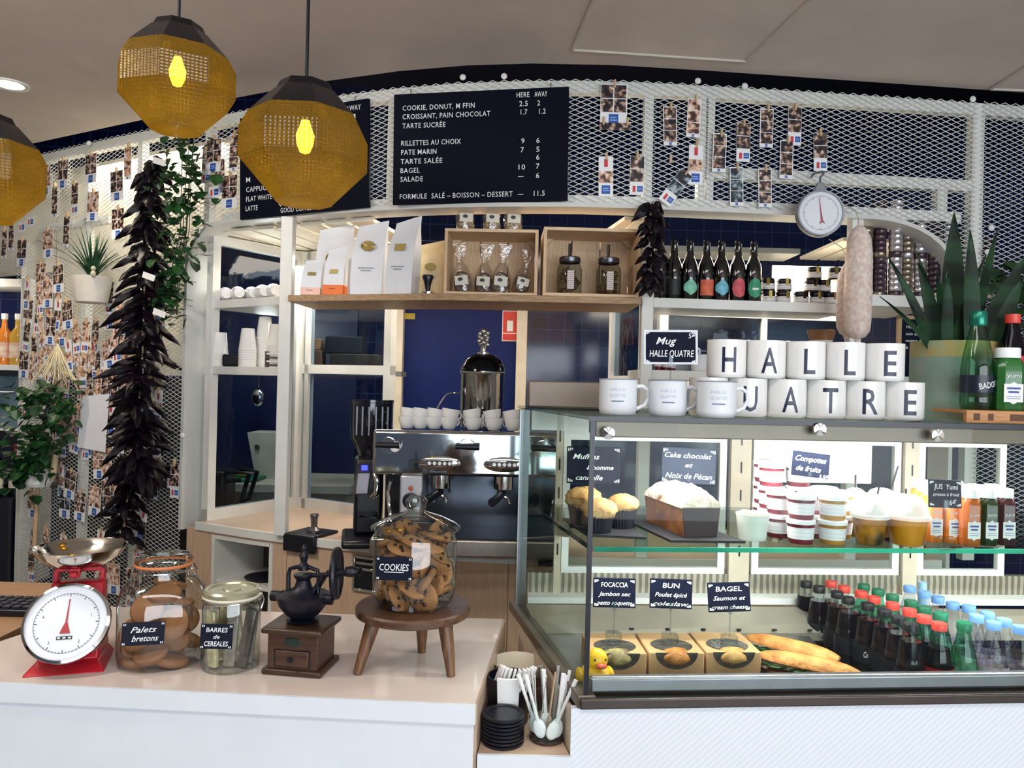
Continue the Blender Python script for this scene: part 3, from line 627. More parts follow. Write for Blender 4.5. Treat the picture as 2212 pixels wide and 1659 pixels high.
# sliding door frames
for (p0, p1) in ((1212, 1563), (1622, 1950), (1990, 2190)):
    t0, t1 = bt(p0), bt(p1); fr = MB()
    fr = backbar(fr, t0, t1, 1.405, 1.43, -.018, 0); backbar(fr, t0, t1, 1.05, 1.066, -.018, 0); backbar(fr, t0, t0+.011, 1.066, 1.405, -.018, 0); backbar(fr, t1-.011, t1, 1.066, 1.405, -.018, 0)
    d = cp('sliding_door', fr, wlit); in_parent(dc, 'door_pane', backbar(MB(), t0+.011, t1-.011, 1.066, 1.405, -.010, -.007), thin)
cp('back_header', backbar(MB(), .02, 1, 1.43, GT-.01, -.03, 0), wlit)
pb = MB(); t0, t1 = bt(1622), bt(1885); cp('back_panel', backbar(MB(), t0+.012, t1, 1.30, 1.405, -.014, -.011), wlit)
cp('corner_post', MB().box(BX0+.004, BX0+.03, BY0-.03, BY0, .96, GT-.01), satin)
gs = in_parent(dc, 'glass_shelf', MB().prism([(FX0+.012, FY0+.045), (1.74, 1.645), (1.74, 2.12), (BX0+.035, 2.02)], ZS-.008, ZS), thin)
in_parent(dc, 'shelf_edge', frontbar(MB(), ZS-.0085, ZS+.0005, .041, .045, .01, 1), mat('green_glass_edge', '#3fc5a0', .1, col2='#0d5f55', scale=3, spec=.8))
in_parent(dc, 'shelf_side_edge', MB().hexa([(FX0+.010, FY0+.045, ZS-.0085), (FX0+.013, FY0+.045, ZS-.0085), (BX0+.037, 2.02, ZS-.0085), (BX0+.034, 2.02, ZS-.0085)], [(FX0+.010, FY0+.045, ZS+.0005), (FX0+.013, FY0+.045, ZS+.0005), (BX0+.037, 2.02, ZS+.0005), (BX0+.034, 2.02, ZS+.0005)]), mat('dark_glass_edge', '#0c2a2c', .15))
for px in (1212, 1592, 1985):
    X = ON(px, 2.0, ZS).x; cp('shelf_bracket', MB().prism([(1.66, ZS-.009), (2.05, ZS-.009), (2.05, ZS-.085), (2.03, ZS-.085), (1.68, ZS-.018)], X-.004, X+.004, ax='x'), mat('bracket_cream', '#d8cfbf', .4))
# ------------------------------------------------------------------ chalk signs
def sign(label, loc, w, h, lines, stem=.06, tilt=0, block=True, frame=None, rz=0, m=None, corner=True, lean=R(-6), top=None):
    """lines: (text, x, z, cap height, shear, width) in fractions of w,h; loc is where the foot stands; board bottom at stem height"""
    t = thing('chalk_sign', label, 'sign', loc, rz)
    rot = (lean, tilt, 0); z0 = stem
    o = MB().box(-w/2, w/2, 0, .003, 0, h).build('board', m or slate, t, loc=(0, 0, z0), rot=rot, bev=.0015)
    L_ = MB()
    for (s_, x, z, hh, sh, wd) in lines: L_.text(s_, (x-.5)*w, z*h, hh*h, wd*w if wd else None, y=-.0006, shear=sh, align='C', bold=.006)
    if corner:
        k = L2_ = MB(); q = .09*h
        for sx_ in (-1, 1):
            for sz in (0, 1):
                for a in range(3): k.box(sx_*(w/2-.004-a*q*.55)-.0012, sx_*(w/2-.004-a*q*.55)+.0012, -.001, -.0003, (h-.004-q*(1-.25*a)) if sz else .004, (h-.004) if sz else .004+q*(1-.25*a))
        L_.v, L_.f, L_.m = L_.v+k.v, L_.f+[[i+len(L_.v) for i in f] for f in k.f], L_.m+k.m
    L_.build('lettering', chalk, o)
    if frame:
        f_ = MB(); e = .0045
        f_.box(-w/2, w/2, -.0014, .001, 0, e); f_.box(-w/2, w/2, -.0014, .001, h-e, h); f_.box(-w/2, -w/2+e, -.0014, .001, e, h-e); f_.box(w/2-e, w/2, -.0014, .001, e, h-e)
        f_.build('frame', frame, o)
    if stem > .004:
        b0_ = .02 if block else 0
        MB().tube([(0, -.001, b0_), (0, -.001, stem+.02)], .0016, 6).build('stem', glass('clip_plastic', '#e8eef2', '#b9c6cc'), t)
        MB().box(-.004, .004, -.004, .0, stem-.004, stem+.016).build('clip', MATS['clip_plastic'], t)
    if block: MB().box(-.016, .016, -.014, .014, 0, .024).build('foot_block', MATS['clip_plastic'], t, bev=.002)
    return t
p = ON(1280, 1.83, ZS); zz = W(1280, 1045, 1.83).z
sign('chalk sign reading muffins pomme cannelle, behind the muffins', p, .128, .088, [('Muffins', .36, .66, .15, .35, .5), ('& pomme', .62, .38, .13, .35, .5), ('cannelle', .42, .10, .14, .35, .5)], zz-ZS, 0, True)
p = ON(1485, 1.86, ZS); zz = W(1485, 1045, 1.86).z
sign('chalk sign reading cake chocolat et noix de pecan, behind the loaf cake', p, .132, .086, [('Cake chocolat', .48, .72, .15, .35, .86), ('et', .5, .46, .13, .35, .14), ('Noix de Pécan', .5, .14, .16, .35, .86)], zz-ZS, R(2), True, m=mat('light_washed_slate', '#3d4458', .6, spec=.1))  # board greyed in its colour to imitate light washing over it
p = ON(1745, 1.68, ZS); zz = W(1742, 1035, 1.68).z
sign('framed chalk sign reading compotes de fruits, over the compote pots', p, .092, .063, [('Compotes', .5, .60, .20, .35, .74), ('de fruits', .46, .27, .18, .35, .6), ('3.5€', .84, .07, .14, .2, .24)], zz-ZS, R(6), False, frame=mat('sign_frame_grey', '#8d939c', .5), corner=False)
p = ON(2040, 1.56, ZS); zz = W(2040, 1097, 1.56).z
sign('chalk sign reading jus 6 euros, before the orange juice bottles', p, .068, .057, [('JUS  Yumi', .52, .66, .19, .1, .72), ('presse à froid', .52, .42, .12, .2, .78), ('6€', .72, .10, .2, .1, .22)], zz-ZS, R(1), True)
for (px, lab, l1, l2, l3, tl, yb) in ((1325, 'chalk sign reading focaccia, over the left kraft box', 'FOCACCIA', 'Jambon sec', 'pesto roquette', 0, 1313), (1447, 'chalk sign reading bun, over the middle kraft box', 'BUN', 'Poulet épicé', 'coleslaw', R(1), 1315), (1575, 'chalk sign reading bagel, over the right kraft box', 'BAGEL', 'Saumon et', 'cream cheese', R(-3), 1322)):
    Y = 1.66; p = ON(px, Y, SZ+.051); zz = W(px, yb, Y).z
    sign(lab, p, .092, .063, [(l1, .5, .70, .17, .08, .62 if len(l1) > 4 else .4), (l2, .5, .40, .15, .35, .76), (l3, .5, .10, .15, .35, .84)], zz-p.z, tl, True)
# ------------------------------------------------------------------ kraft salad boxes
win = glass('box_window', '#d8d4cc', '#8c8a84', 1.6, .05, .3, 60)
fillc = {0: ('filling_green', '#a9a06a', '#5d4a2c'), 1: ('filling_bun', '#c9873a', '#8a5420'), 2: ('filling_bagel', '#c9a05e', '#a37a40')}
for k, (px, lab) in enumerate(((1330, 'kraft lunch box with clear window, beside the toy duck'), (1455, 'kraft lunch box holding a golden bun, middle of the three'), (1600, 'kraft lunch box holding a pale bagel, beside the baguettes'))):
    x = ON(px, 1.6, SZ).x; Y = 1.60+.012*k; w, d, h = .118, .13, .05
    x = .236+k*.1235
    t = thing('lunch_box', lab, 'box', (x, Y, SZ), R(3), 'kraft lunch boxes')
    MB().box(-w/2, w/2, -.0, d, 0, h).build('box', kraft, t, bev=.002)
    f_ = fillc[k]; fm = mat(f_[0], f_[1], .5, col2=f_[2], scale=45, bump=.5)
    tw = MB(); n = 24; tw.prism([(.045*math.cos(2*math.pi*i/n), .045+.04*math.sin(2*math.pi*i/n)) for i in range(n)], h+.0003, h+.0012); tw.build('top_window', mat('dark_window', '#4b4640', .12, var=.3, scale=40, bump=.2), t)
    fw = MB(); fw.prism([(.045*math.cos(math.pi+math.pi*i/12), h+.034*math.sin(math.pi+math.pi*i/12)) for i in range(13)], -.0014, -.0003, ax='y'); fw.build('front_window', mat('dark_window', '#4b4640', .12), t)
    MB().ell((0, .012, h-.012), (.036, .022, .018), 18, 10, jit=.05, rg=rnd).build('filling', fm, t)
# ------------------------------------------------------------------ toy duck
x = ON(1288, 1.545, SZ).x
dk = thing('toy_duck', 'yellow rubber toy duck in the front corner of the display case', 'toy', (x-.005, 1.532, SZ), R(10))
yl = mat('duck_yellow', '#e8b81c', .35, var=.03)
b = MB(); b.ell((0, .0, .026), (.034, .03, .027), 20, 12); b.ell((.002, -.004, .062), (.022, .021, .022), 18, 12); b.build('body', yl, dk)
b = MB(); b.ell((.005, -.026, .056), (.012, .009, .0055), 14, 8); b.build('beak', mat('beak_red', '#c9502c', .4), dk)
for s in (-1, 1): MB().ell((.004+s*.011, -.0225, .067), .0022, 8, 6).build('eye', black, dk)
for s in (-1, 1): MB().ell((s*.031, .002, .03), (.008, .02, .014), 12, 8).build('wing', yl, dk)
# ------------------------------------------------------------------ baguettes
crust = mat('baguette_crust', '#d9a05a', .6, col2='#b06a2c', scale=22, bump=.7, bscale=60); crumb = mat('crumb', '#ecd9a8', .8, bump=.4); leafg = mat('salad_leaf', '#3f6b2e', .5, col2='#1f3d1c', scale=40); meat = mat('ham_dark', '#4a2d28', .5, var=.3)
def baguette(label, a, b, w=.03, roll=0):
    a, b = Vector(a), Vector(b); d = b-a; L_ = d.length; rz = math.atan2(d.y, d.x)
    t = thing('baguette_sandwich', label, 'sandwich', a, rz, 'baguette sandwiches')
    for nm, zc, s_ in (('bottom_bread', .012, -1), ('top_bread', .032, 1)):
        mb = MB(); n = 14; vs = []; fs = []; m_ = 12
        for i in range(n+1):
            u_ = i/n; k = max(.12, (1-abs(2*u_-1)**3.2))**.5
            for j in range(m_):
                q = 2*math.pi*j/m_; zz = math.sin(q)
                vs.append((u_*L_, w*k*math.cos(q), zc+(.020 if zz*s_ > 0 else .004)*zz*k))
        for i in range(n):
            for j in range(m_): fs.append((i*m_+j, i*m_+(j+1) % m_, (i+1)*m_+(j+1) % m_, (i+1)*m_+j))
        fs += [tuple(range(m_)), tuple(n*m_+j for j in range(m_))]
        mb.add(vs, fs).build(nm, crust, t)
    mb = MB()
    for i in range(16):
        u_ = (i+1)/17; mb.at((u_*L_, -w*.75+rnd.uniform(-.006, .006), .022), rnd.uniform(-.6, .2), 0, rnd.uniform(-.8, .8)).ell((0, 0, 0), (.014, .010, .003), 8, 5, jit=.25, rg=rnd)
    mb.build('salad', leafg, t)
    mb = MB()
    for i in range(8): mb.at((L_*(i+1)/9, -w*.5, .019), rnd.uniform(-.3, .1)).ell((0, 0, 0), (.016, .018, .003), 8, 5, jit=.2, rg=rnd)
    mb.build('ham', meat, t)
p0 = OZ(1690, 1442, SZ); 
baguette('baguette sandwich with green salad lying nearest the sill rail', (.545, 1.66, SZ), (.722, 1.555, SZ), .026)
baguette('baguette sandwich behind the front one, touching the cola bottles', (.555, 1.775, SZ), (.715, 1.645, SZ), .027)
# ------------------------------------------------------------------ drink bottles on the case floor
pet = glass('pet_clear', '#f2f6f6', '#aab6ba', 1.4, .03); petg = glass('pet_green', '#a8e4ca', '#2f8a6a', 1.45, .03); petb = glass('pet_pale', '#eef0f6', '#b4bccc', 1.45, .05, .5, 90)
cola = mat('cola_liquid', '#07060f', .12, var=.1, spec=.2); redl = mat('label_red', '#b3242a', .4); blackl = mat('label_black', '#0c0d18', .4)
def bottle(name, label, cat, group, body, liquid, capm, labm, lab2=None, r=.029, h=.212, text=None, fill=.62):
    t = thing(name, label, cat, (0, 0, 0), 0, group)
    prof = [(r*.8, 0), (r, .008), (r, .035), (r*.93, .06), (r, .10), (r*.97, .12), (r*.75, .155), (r*.5, .178), (.0125, h-.022), (.0125, h-.012)]
    MB().lathe(prof, 22, caps=False).build('body', body, t)
    if liquid:
        top = .165*fill/.62
        pl_ = [(0, .002), (r*.78, .002), (r*.95, .009), (r*.95, .035), (r*.88, .06), (r*.95, .10), (r*.92, .12)]
        pl_ = [q for q in pl_ if q[1] < top]+[(r*.72 if top > .14 else r*.9, top), (0, top)]
        MB().lathe(pl_, 20).build('drink', liquid, t)
    MB().lathe([(0, h), (.0138, h-.0005), (.0148, h-.002), (.0148, h-.016), (.0135, h-.0165)], 22, caps=False).build('cap', capm, t)
    if labm:
        o = MB().lathe([(r*1.01, .080), (r*1.03, .084), (r*1.04, .115), (r*1.03, .122)], 24, caps=False).build('label', labm, t)
        if text:
            wrap(MB().text(text, 0, 0, .014, .034, shear=.3, align='C', bold=.01), r*1.05, 0, .094).build('lettering', chalk, o)
    return t
cb_ = mat('cap_black', '#0a0c16', .4); cr_ = mat('cap_red', '#d6453c', .4, var=.03); cg_ = mat('cap_green', '#156b4e', .4); cbl = mat('cap_blue', '#6f9fe0', .4, var=.03)
rows = {
 'black': [(1967, 1349), (1940, 1338), (1910, 1325), (1874, 1313), (1832, 1297), (1808, 1287), (1769, 1271), (1741.7, 1259.5)],
 'red': [(2029, 1347), (1996, 1336), (1965, 1323), (1928, 1311), (1888, 1297), (1860, 1285), (1823, 1274), (1795, 1259)],
 'green': [(2083, 1342), (2032, 1321), (1996, 1309), (1968, 1295), (1928, 1285), (1897, 1272.5), (1866, 1259.5)],
 'blue': [(2146, 1358), (2109, 1347), (2058, 1308), (2026, 1296), (1996, 1283), (1965, 1270.5)],
 'far': [(2204.6, 1358), (2168.6, 1346), (2132.6, 1333), (2092.5, 1319.5)]}
proto = {'black': bottle('cola_bottle', 'x', 'bottle', 'black-capped cola bottles', pet, cola, cb_, blackl, text='Coca-Cola', fill=.66),
 'red': bottle('cola_bottle', 'x', 'bottle', 'red-capped cola bottles', pet, cola, cr_, redl, text='Coca-Cola', fill=.6),
 'green': bottle('soda_bottle', 'x', 'bottle', 'green soda bottles', petg, None, cg_, None),
 'blue': bottle('water_bottle', 'x', 'bottle', 'blue-capped water bottles', petb, None, cbl, mat('label_pink', '#b98fa6', .5, col2='#d8d4de', scale=60)),
 'far': bottle('water_bottle', 'x', 'bottle', 'blue-capped water bottles at the right', petb, None, cbl, mat('label_cream', '#c9c4b4', .5, col2='#8f7f88', scale=60))}
nm = {'black': 'black-capped cola bottle', 'red': 'red-capped cola bottle', 'green': 'green-capped soda bottle', 'blue': 'blue-capped water bottle in the row beside the green caps', 'far': 'blue-capped water bottle in the outermost right row'}
XC = {'black': .812, 'red': .876, 'green': .940, 'blue': 1.004, 'far': 1.068}
for key, lst in rows.items():
    for i, (px, py) in enumerate(lst):
        Y = 1.60+i*.0595+{'black': 0, 'red': .012, 'green': .02, 'blue': .03, 'far': .0}[key]+(.02 if key == 'green' and i else 0)
        if key == 'blue' and i > 1: Y += .06
        z = floorz(Y)+.002; u, v = uv(px+0, py+0); X = u*Y/FPX
        lab = nm[key]+(', nearest the glass front' if i == 0 else ', %s from the glass front' % ORD[i+1] if i < len(lst)-1 else ', at the far back end')
        if i == 0: o = proto[key]; o.location = (X, Y, z); o.rotation_euler = (0, 0, .2); o['label'] = lab
        else: o = dup(proto[key], (X, Y, z), rnd.uniform(-.6, .9), lab)
q = ON(2012, 1.97, 1.10); o = MB().tube([(0, 0, 0), (0, 0, .075)], .011, 10).build('pale_tube', mat('pale_blue', '#9cc0dc', .3), loc=(q.x, 2.01, 1.0)); tag(o, 'pale blue tube standing behind the blue-capped bottles', 'tube'); o.location.z = .984
# ------------------------------------------------------------------ glass shelf goods
blk_case = mat('muffin_case', '#141524', .6, var=.2); muff = mat('muffin_top', '#d9b377', .8, col2='#a8743a', scale=30, bump=.8, bscale=50)
slm = mat('slate_board', '#23242c', .6, var=.2)
def board(label, poly, z=ZS):
    o = MB().prism(poly, 0, .005).build('slate_board', slm, loc=(0, 0, z)); tag(o, label, 'board')
board('slate board under the muffins', [(.165, 1.60), (.285, 1.585), (.26, 1.79), (.125, 1.79)])
board('slate board under the loaf cake', [(.33, 1.56), (.485, 1.57), (.40, 1.86), (.255, 1.86)])
for k, (x, y, r, h, lab) in enumerate(((.155+.012, 1.72, .038, .055, 'tall muffin in a black paper case at the left glass side'), (.192, 1.635, .034, .045, 'muffin in a black paper case just behind the glass corner'), (.251, 1.69, .031, .05, 'smaller muffin in a black paper case next to the loaf cake'))):
    t = thing('muffin', lab, 'muffin', (x, y, ZS+.0055), 0, 'muffins in black cases')
    c = MB(); n = 24
    vs = []; fs = []
    for j, (rr, z) in enumerate(((r*.72, 0), (r*.98, h))):
        for i in range(n*2):
            a = math.pi*i/n; q = rr*(1+(.035 if i % 2 else -.035)); vs.append((q*math.cos(a), q*math.sin(a), z+(.006 if j and (i//4) % 3 == 0 else 0)))
    for i in range(n*2): fs.append((i, (i+1) % (2*n), 2*n+(i+1) % (2*n), 2*n+i))
    fs.append(tuple(range(2*n))); c.add(vs, fs).build('paper_case', blk_case, t, smooth=0)
    d = MB(); d.ell((0, 0, h+.001), (r*1.12, r*1.08, r*.72), 18, 12, jit=.07, rg=rnd)
    for i in range(16):
        a = rnd.uniform(0, 6.28); q = rnd.uniform(0, .8)*r; d.ell((q*math.cos(a), q*math.sin(a), h+r*.55*(1-q/r*.6)), (.008, .007, .006), 7, 5, jit=.2, rg=rnd)
    d.build('muffin_top', muff, t)
# loaf cake
d = Vector((-.045, .184, 0)).normalized(); rz = math.atan2(d.y, d.x)-math.pi/2
lc = thing('loaf_cake', 'sugar-dusted loaf cake in a dark tin shape on its slate board', 'cake', (.40, 1.595, ZS+.0055), rz)
sec = [(-.036, 0), (.036, 0), (.043, .062), (-.043, .062)]
MB().prism(sec, 0, .003, ax='y').build('front_end', mat('cake_end', '#2d1a22', .55, var=.2), lc)
MB().prism([(x*.985, z) for x, z in sec], .003, .195, ax='y').build('crumb_side', mat('cake_side', '#9a6238', .75, col2='#6f3f24', scale=25, bump=.4), lc)
tp = MB(); vs = []; fs = []; n = 16; m_ = 12
for i in range(n+1):
    yy = .195*i/n
    for j in range(m_+1):
        a = math.pi*j/m_; k = (.55+.45*math.sin(math.pi*min(1, max(0, i/n)))**.5)
        q = 1+(rnd.uniform(-.1, .1) if 0 < j < m_ else 0); vs.append((-.0445*math.cos(a), yy, .060+.042*math.sin(a)*k*q))
for i in range(n):
    for j in range(m_): fs.append((i*(m_+1)+j, i*(m_+1)+j+1, (i+1)*(m_+1)+j+1, (i+1)*(m_+1)+j))
fs += [tuple(range(m_+1)), tuple(n*(m_+1)+j for j in range(m_+1))]
tp.add(vs, fs).build('sugar_top', mat('cake_sugar', '#efe3d2', .8, col2='#7a4a30', scale=16, mixlo=.52, mixhi=.68, bump=.6), lc)
# white yoghurt pot with granola
q = OZ(1637, 1172, ZS)
yp = thing('yoghurt_pot', 'white pot topped with pink granola left of the compote jars', 'pot', (q.x, 1.62, ZS))
MB().lathe([(0, 0), (.028, 0), (.034, .05), (.035, .054), (.031, .054), (.031, .05)], 24).build('pot', mat('milky_pot', '#dfe6df', .3), yp); g_ = MB()
for i in range(26):
    a, r_ = rnd.uniform(0, 6.28), rnd.uniform(0, .027); g_.ell((r_*math.cos(a), r_*math.sin(a), .054), (.006, .006, .005), 6, 4, jit=.2, rg=rnd)
g_.build('granola', mat('granola_pink', '#c98878', .7, col2='#e4c4b0', scale=60), yp)
# compote jars
lidw = mat('white_lid', '#eef0f2', .35); jl = mat('jar_label', '#dcd9e2', .5, col2='#eceaf0', tex='wave', scale=40, dist=3, mixlo=.05, mixhi=.2)
def compote(col, nmx):
    t = thing('compote_jar', 'x', 'jar', (0, 0, 0), 0, 'compote jars on the glass shelf')
    r, h = .027, .05
    MB().lathe([(0, 0), (r*.88, 0), (r*.93, .004), (r, h-.012), (r, h-.008), (0, h-.008)], 22).build('compote', mat('compote_'+nmx, col, .2, var=.12), t)
    MB().lathe([(r*.955, .01), (r*1.0+.0006, h-.016)], 24, caps=False).build('label', jl, t)
    MB().lathe([(0, h), (r*1.0, h), (r*1.1, h-.002), (r*1.1, h-.009), (r, h-.010)], 24, caps=False).build('lid', lidw, t); return t
cr = compote('#6e2330', 'red'); ca = compote('#b0803c', 'apple')
stk = [(1729, 1.595, 2, 'r', 'dark red compote jar', 'front stack'), (1797, 1.595, 2, 'a', 'golden compote jar', 'front stack'), (1682, 1.655, 2, 'r', 'red compote jar', 'stack just left of the sign foot'),
       (1752, 1.665, 2, 'r', 'red compote jar', 'second-row stack behind the front ones'), (1812, 1.662, 2, 'a', 'golden compote jar', 'second-row stack behind the golden front stack'), (1664, 1.725, 3, 'r', 'red compote jar', 'tall third-row stack'), (1722, 1.735, 3, 'r', 'red compote jar', 'tall third-row stack under the compote sign'), (1652, 1.80, 3, 'r', 'red compote jar', 'tall back-row stack'), (1778, 1.73, 2, 'a', 'golden compote jar', 'third-row stack')]
first = {}
for (px, Y, n, k, lab, where) in stk:
    x = ON(px, Y, ZS).x
    for j in range(n):
        l_ = '%s, %s in the %s' % (lab, ['lowest', 'top' if n == 2 else 'middle', 'top'][j], where)
        pr = cr if k == 'r' else ca
        if k not in first: first[k] = 1; pr.location = (x, Y, ZS); pr['label'] = l_
        else: dup(pr, (x, Y, ZS+j*.0503), rnd.uniform(-.4, .4), l_)
# domed juice cups
dome = glass('dome_lid', '#eef1f2', '#c3c8cc', 1.5, .08, .3, 40); 
def dcup(label, px, Y, col, col2, r=.040, straw=(.01, .03)):
    x = ON(px, Y, ZS).x; t = thing('juice_cup', label, 'cup', (x, Y, ZS), 0, 'domed juice cups'); h = .058
    MB().lathe([(0, 0), (r*.72, 0), (r, h)], 26, caps=False).build('cup', clear, t)
    MB().lathe([(0, .002), (r*.70, .002), (r*.95, h-.004), (0, h-.004)], 26).build('drink', mat('drink_'+col[1:], col, .25, col2=col2, scale=22), t)
    MB().lathe([(r*1.08, h-.003), (r*1.08, h+.004), (r*1.0, h+.006), (r*.9, h+.026), (r*.6, h+.042), (r*.3, h+.047), (0, h+.048)], 26, caps=False).build('dome_lid', mat('dome_white', '#e9ecee', .2, var=.02, alpha=.75), t)
    MB().tube([(0, 0, .03), (straw[0], 0, h+.046+straw[1])], .002, 6).build('straw', black, t)
dcup('domed cup of bright orange juice beside the juice sign', 1958, 1.60, '#eb9a1c', '#d98410', .042, (-.004, .012))
dcup('domed cup of orange drink with dark leaves, left of the bright one', 1878, 1.60, '#d98a24', '#33301c', .036, (.02, .028))
dcup('domed cup behind the leafy cup with its straw leaning right', 1902, 1.69, '#e0902a', '#c8741a', .038, (.035, .05))
dcup('domed cup at the back beside the golden compote', 1845, 1.68, '#d9b26a', '#a88238', .030, (.0, .03))
# juice bottles
def jbottle(name, col, col2):
    t = thing('juice_bottle', 'x', 'bottle', (0, 0, 0), 0, 'juice bottles on the glass shelf'); r = .0185
    def sq(k, z): return [(k*sx_*r, k*sy_*r, z) for sx_, sy_ in ((-1, -.6), (-.6, -1), (.6, -1), (1, -.6), (1, .6), (.6, 1), (-.6, 1), (-1, .6))]
    vs = []; 
    for k, z in ((.92, 0), (1, .004), (1, .082), (.85, .094), (.72, .099)): vs += sq(k, z)
    fs = [tuple(range(8)), tuple(32+i for i in range(8))]+[(8*j+i, 8*j+(i+1) % 8, 8*j+8+(i+1) % 8, 8*j+8+i) for j in range(4) for i in range(8)]
    MB().add(vs, fs).build('body', mat('juice_'+name, col, .15, col2=col2, scale=12), t)
    MB().lathe([(0, .118), (.0155, .118), (.0168, .116), (.0168, .099), (0, .099)], 20).build('cap', lidw, t)
    lb = MB(); lb.prism([(-.013, .016), (-.005, .016), (0, .012), (.005, .016), (.013, .016), (.013, .05), (.005, .05), (0, .054), (-.005, .05), (-.013, .05)], -r-.0008, -r-.0002, ax='y'); o = lb.build('label', paper, t)
    x = MB(); x.box(-.009, .009, -r-.0013, -r-.0009, .040, .0435); x.box(-.007, .007, -r-.0013, -r-.0009, .033, .0365); x.box(-.009, .009, -r-.0013, -r-.0009, .026, .0268); x.box(-.009, .009, -r-.0013, -r-.0009, .022, .0228); x.build('lettering', mat('ink_blue', '#3c4f96', .6), o)
    MB().text('yumi', 0, .062, .007, .02, y=-r-.0004, align='C', bold=.01).build('brand_lettering', chalk, t); return t
jt = {'o': jbottle('orange', '#ef8f3c', '#e87f2a'), 'b': jbottle('copper', '#b5602a', '#a05020'), 'g': jbottle('green', '#2f3d20', '#1d2a16'), 'r': jbottle('beet', '#4a1a20', '#31121a')}
used = set()
for (px, Y, k, lab) in ((2092, 1.615, 'b', 'copper orange juice bottle right of the juice sign'), (2130, 1.622, 'g', 'dark green juice bottle on the glass shelf'), (2167, 1.63, 'r', 'dark beetroot juice bottle at the right end of the shelf'),
        (2012, 1.645, 'o', 'orange juice bottle left behind the juice sign'), (2052, 1.64, 'o', 'orange juice bottle right behind the juice sign'), (1996, 1.70, 'o', 'orange juice bottle behind the bright domed cup'), (2032, 1.695, 'o', 'orange juice bottle in the second row behind the sign'), (2068, 1.69, 'o', 'orange juice bottle in the second row behind the copper bottle'), (1985, 1.76, 'o', 'orange juice bottle at the back left of the juices'), (2023, 1.755, 'o', 'orange juice bottle at the back, middle'), (2104, 1.69, 'g', 'green juice bottle behind the copper one'), (2142, 1.70, 'r', 'beetroot juice bottle behind the green one'), (2060, 1.752, 'o', 'orange juice bottle at the back right')):
    x = ON(px, Y, ZS).x
    if k not in used: used.add(k); o = jt[k]; o.location = (x, Y, ZS); o['label'] = lab
    else: dup(jt[k], (x, Y, ZS), rnd.uniform(-.1, .1), lab)
# ================================================================== things on the front counter
redp = mat('scale_red', '#b81e2c', .35, var=.06); dialw = mat('dial_white', '#dfe3ea', .35, var=.02); redn = mat('needle_red', '#a83038', .4)
def dial(mb_face, n, r, t, y):
    pass
# ---- kitchen scale
ks = thing('kitchen_scale', 'red kitchen scale with round white dial and steel bowl', 'scale', (-.893, 1.58, CT), R(16)); ks.scale = (.88,)*3
b = MB(); b.hexa([(-.085, -.065, 0), (.085, -.065, 0), (.075, .095, 0), (-.075, .095, 0)], [(-.066, -.03, .02), (.066, -.03, .02), (.062, .09, .02), (-.062, .09, .02)]); b.build('base', redp, ks, bev=.004)
b = MB(); b.hexa([(-.064, -.028, .018), (.064, -.028, .018), (.062, .09, .018), (-.062, .09, .018)], [(-.058, .05, .182), (.058, .05, .182), (.055, .088, .182), (-.055, .088, .182)]); b.build('housing', redp, ks, bev=.006)
th = R(-30)
dl_ = MB().at((0, -.028, .103), R(90)+th).lathe([(.0, 0), (.086, 0), (.090, .004), (.092, .012), (.090, .022), (.084, .024), (.083, .019)], 44, caps=False); dl_.build('dial_rim', chrome, ks)
MB().at((0, -.028, .103), R(90)+th).lathe([(0, .018), (.084, .018)], 44, caps=False).build('dial_face', dialw, ks)
ink = mat('dial_ink', '#4a4f5e', .6)
tk = MB()
for i in range(60):
    a = 2*math.pi*i/60; r1 = .066; r0 = .060 if i % 5 == 0 else .0635; w_ = .0009 if i % 5 == 0 else .0005; M_ = Matrix.Translation((0, -.028, .103)) @ Matrix.Rotation(R(90)+th, 4, 'X') @ Matrix.Rotation(a, 4, 'Z'); tk.M = M_; tk.box(-w_, w_, r0, r1, .018, .0188)
tk.M = Matrix.Translation((0, -.028, .103)) @ Matrix.Rotation(R(90)+th, 4, 'X')
tk.lathe([(.0665, .0185), (.0675, .0185)], 60, caps=False)
tk.M = Matrix.Translation((0, -.028, .103)) @ Matrix.Rotation(th, 4, 'X')
for i, s_ in enumerate(('0', '1', '2', '3', '4')):
    a = math.pi/2-2*math.pi*i/5; tk.text(s_, .052*math.cos(a), .052*math.sin(a)-.004, .007, y=-.0182, align='C')
tk.build('dial_marks', ink, ks)
nd_ = MB(); nd_.M = Matrix.Translation((0, -.028, .103)) @ Matrix.Rotation(th, 4, 'X'); nd_.prism([(-.002, 0), (.002, 0), (.0008, .052), (-.0008, .052)], -.0215, -.0205, ax='y'); nd_.prism([(-.0025, 0), (.0025, 0), (.011, -.024), (-.011, -.024)], -.0215, -.0205, ax='y'); nd_.build('needle', redn, ks)
nd_ = MB(); nd_.M = Matrix.Translation((0, -.028, .103)) @ Matrix.Rotation(th, 4, 'X'); nd_.box(-.016, .016, -.0195, -.0183, -.037, -.030); o = nd_.build('badge', black, ks)
nd_ = MB(); nd_.M = Matrix.Translation((0, -.028, .103)) @ Matrix.Rotation(th, 4, 'X')
for x in (-.011, 0, .011): nd_.box(x-.003, x+.003, -.0202, -.0195, -.0352, -.0318)
nd_.build('badge_marks', chalk, o)
c_ = MB(); c_.box(-.05, .05, .055, .07, .205, .216); c_.box(-.008, .008, .0, .12, .205, .216); c_.box(-.055, -.045, .055, .08, .182, .212); c_.box(.045, .055, .055, .08, .182, .212); c_.box(-.012, .012, .012, .02, .20, .228); c_.build('bowl_support', redp, ks, bev=.002)
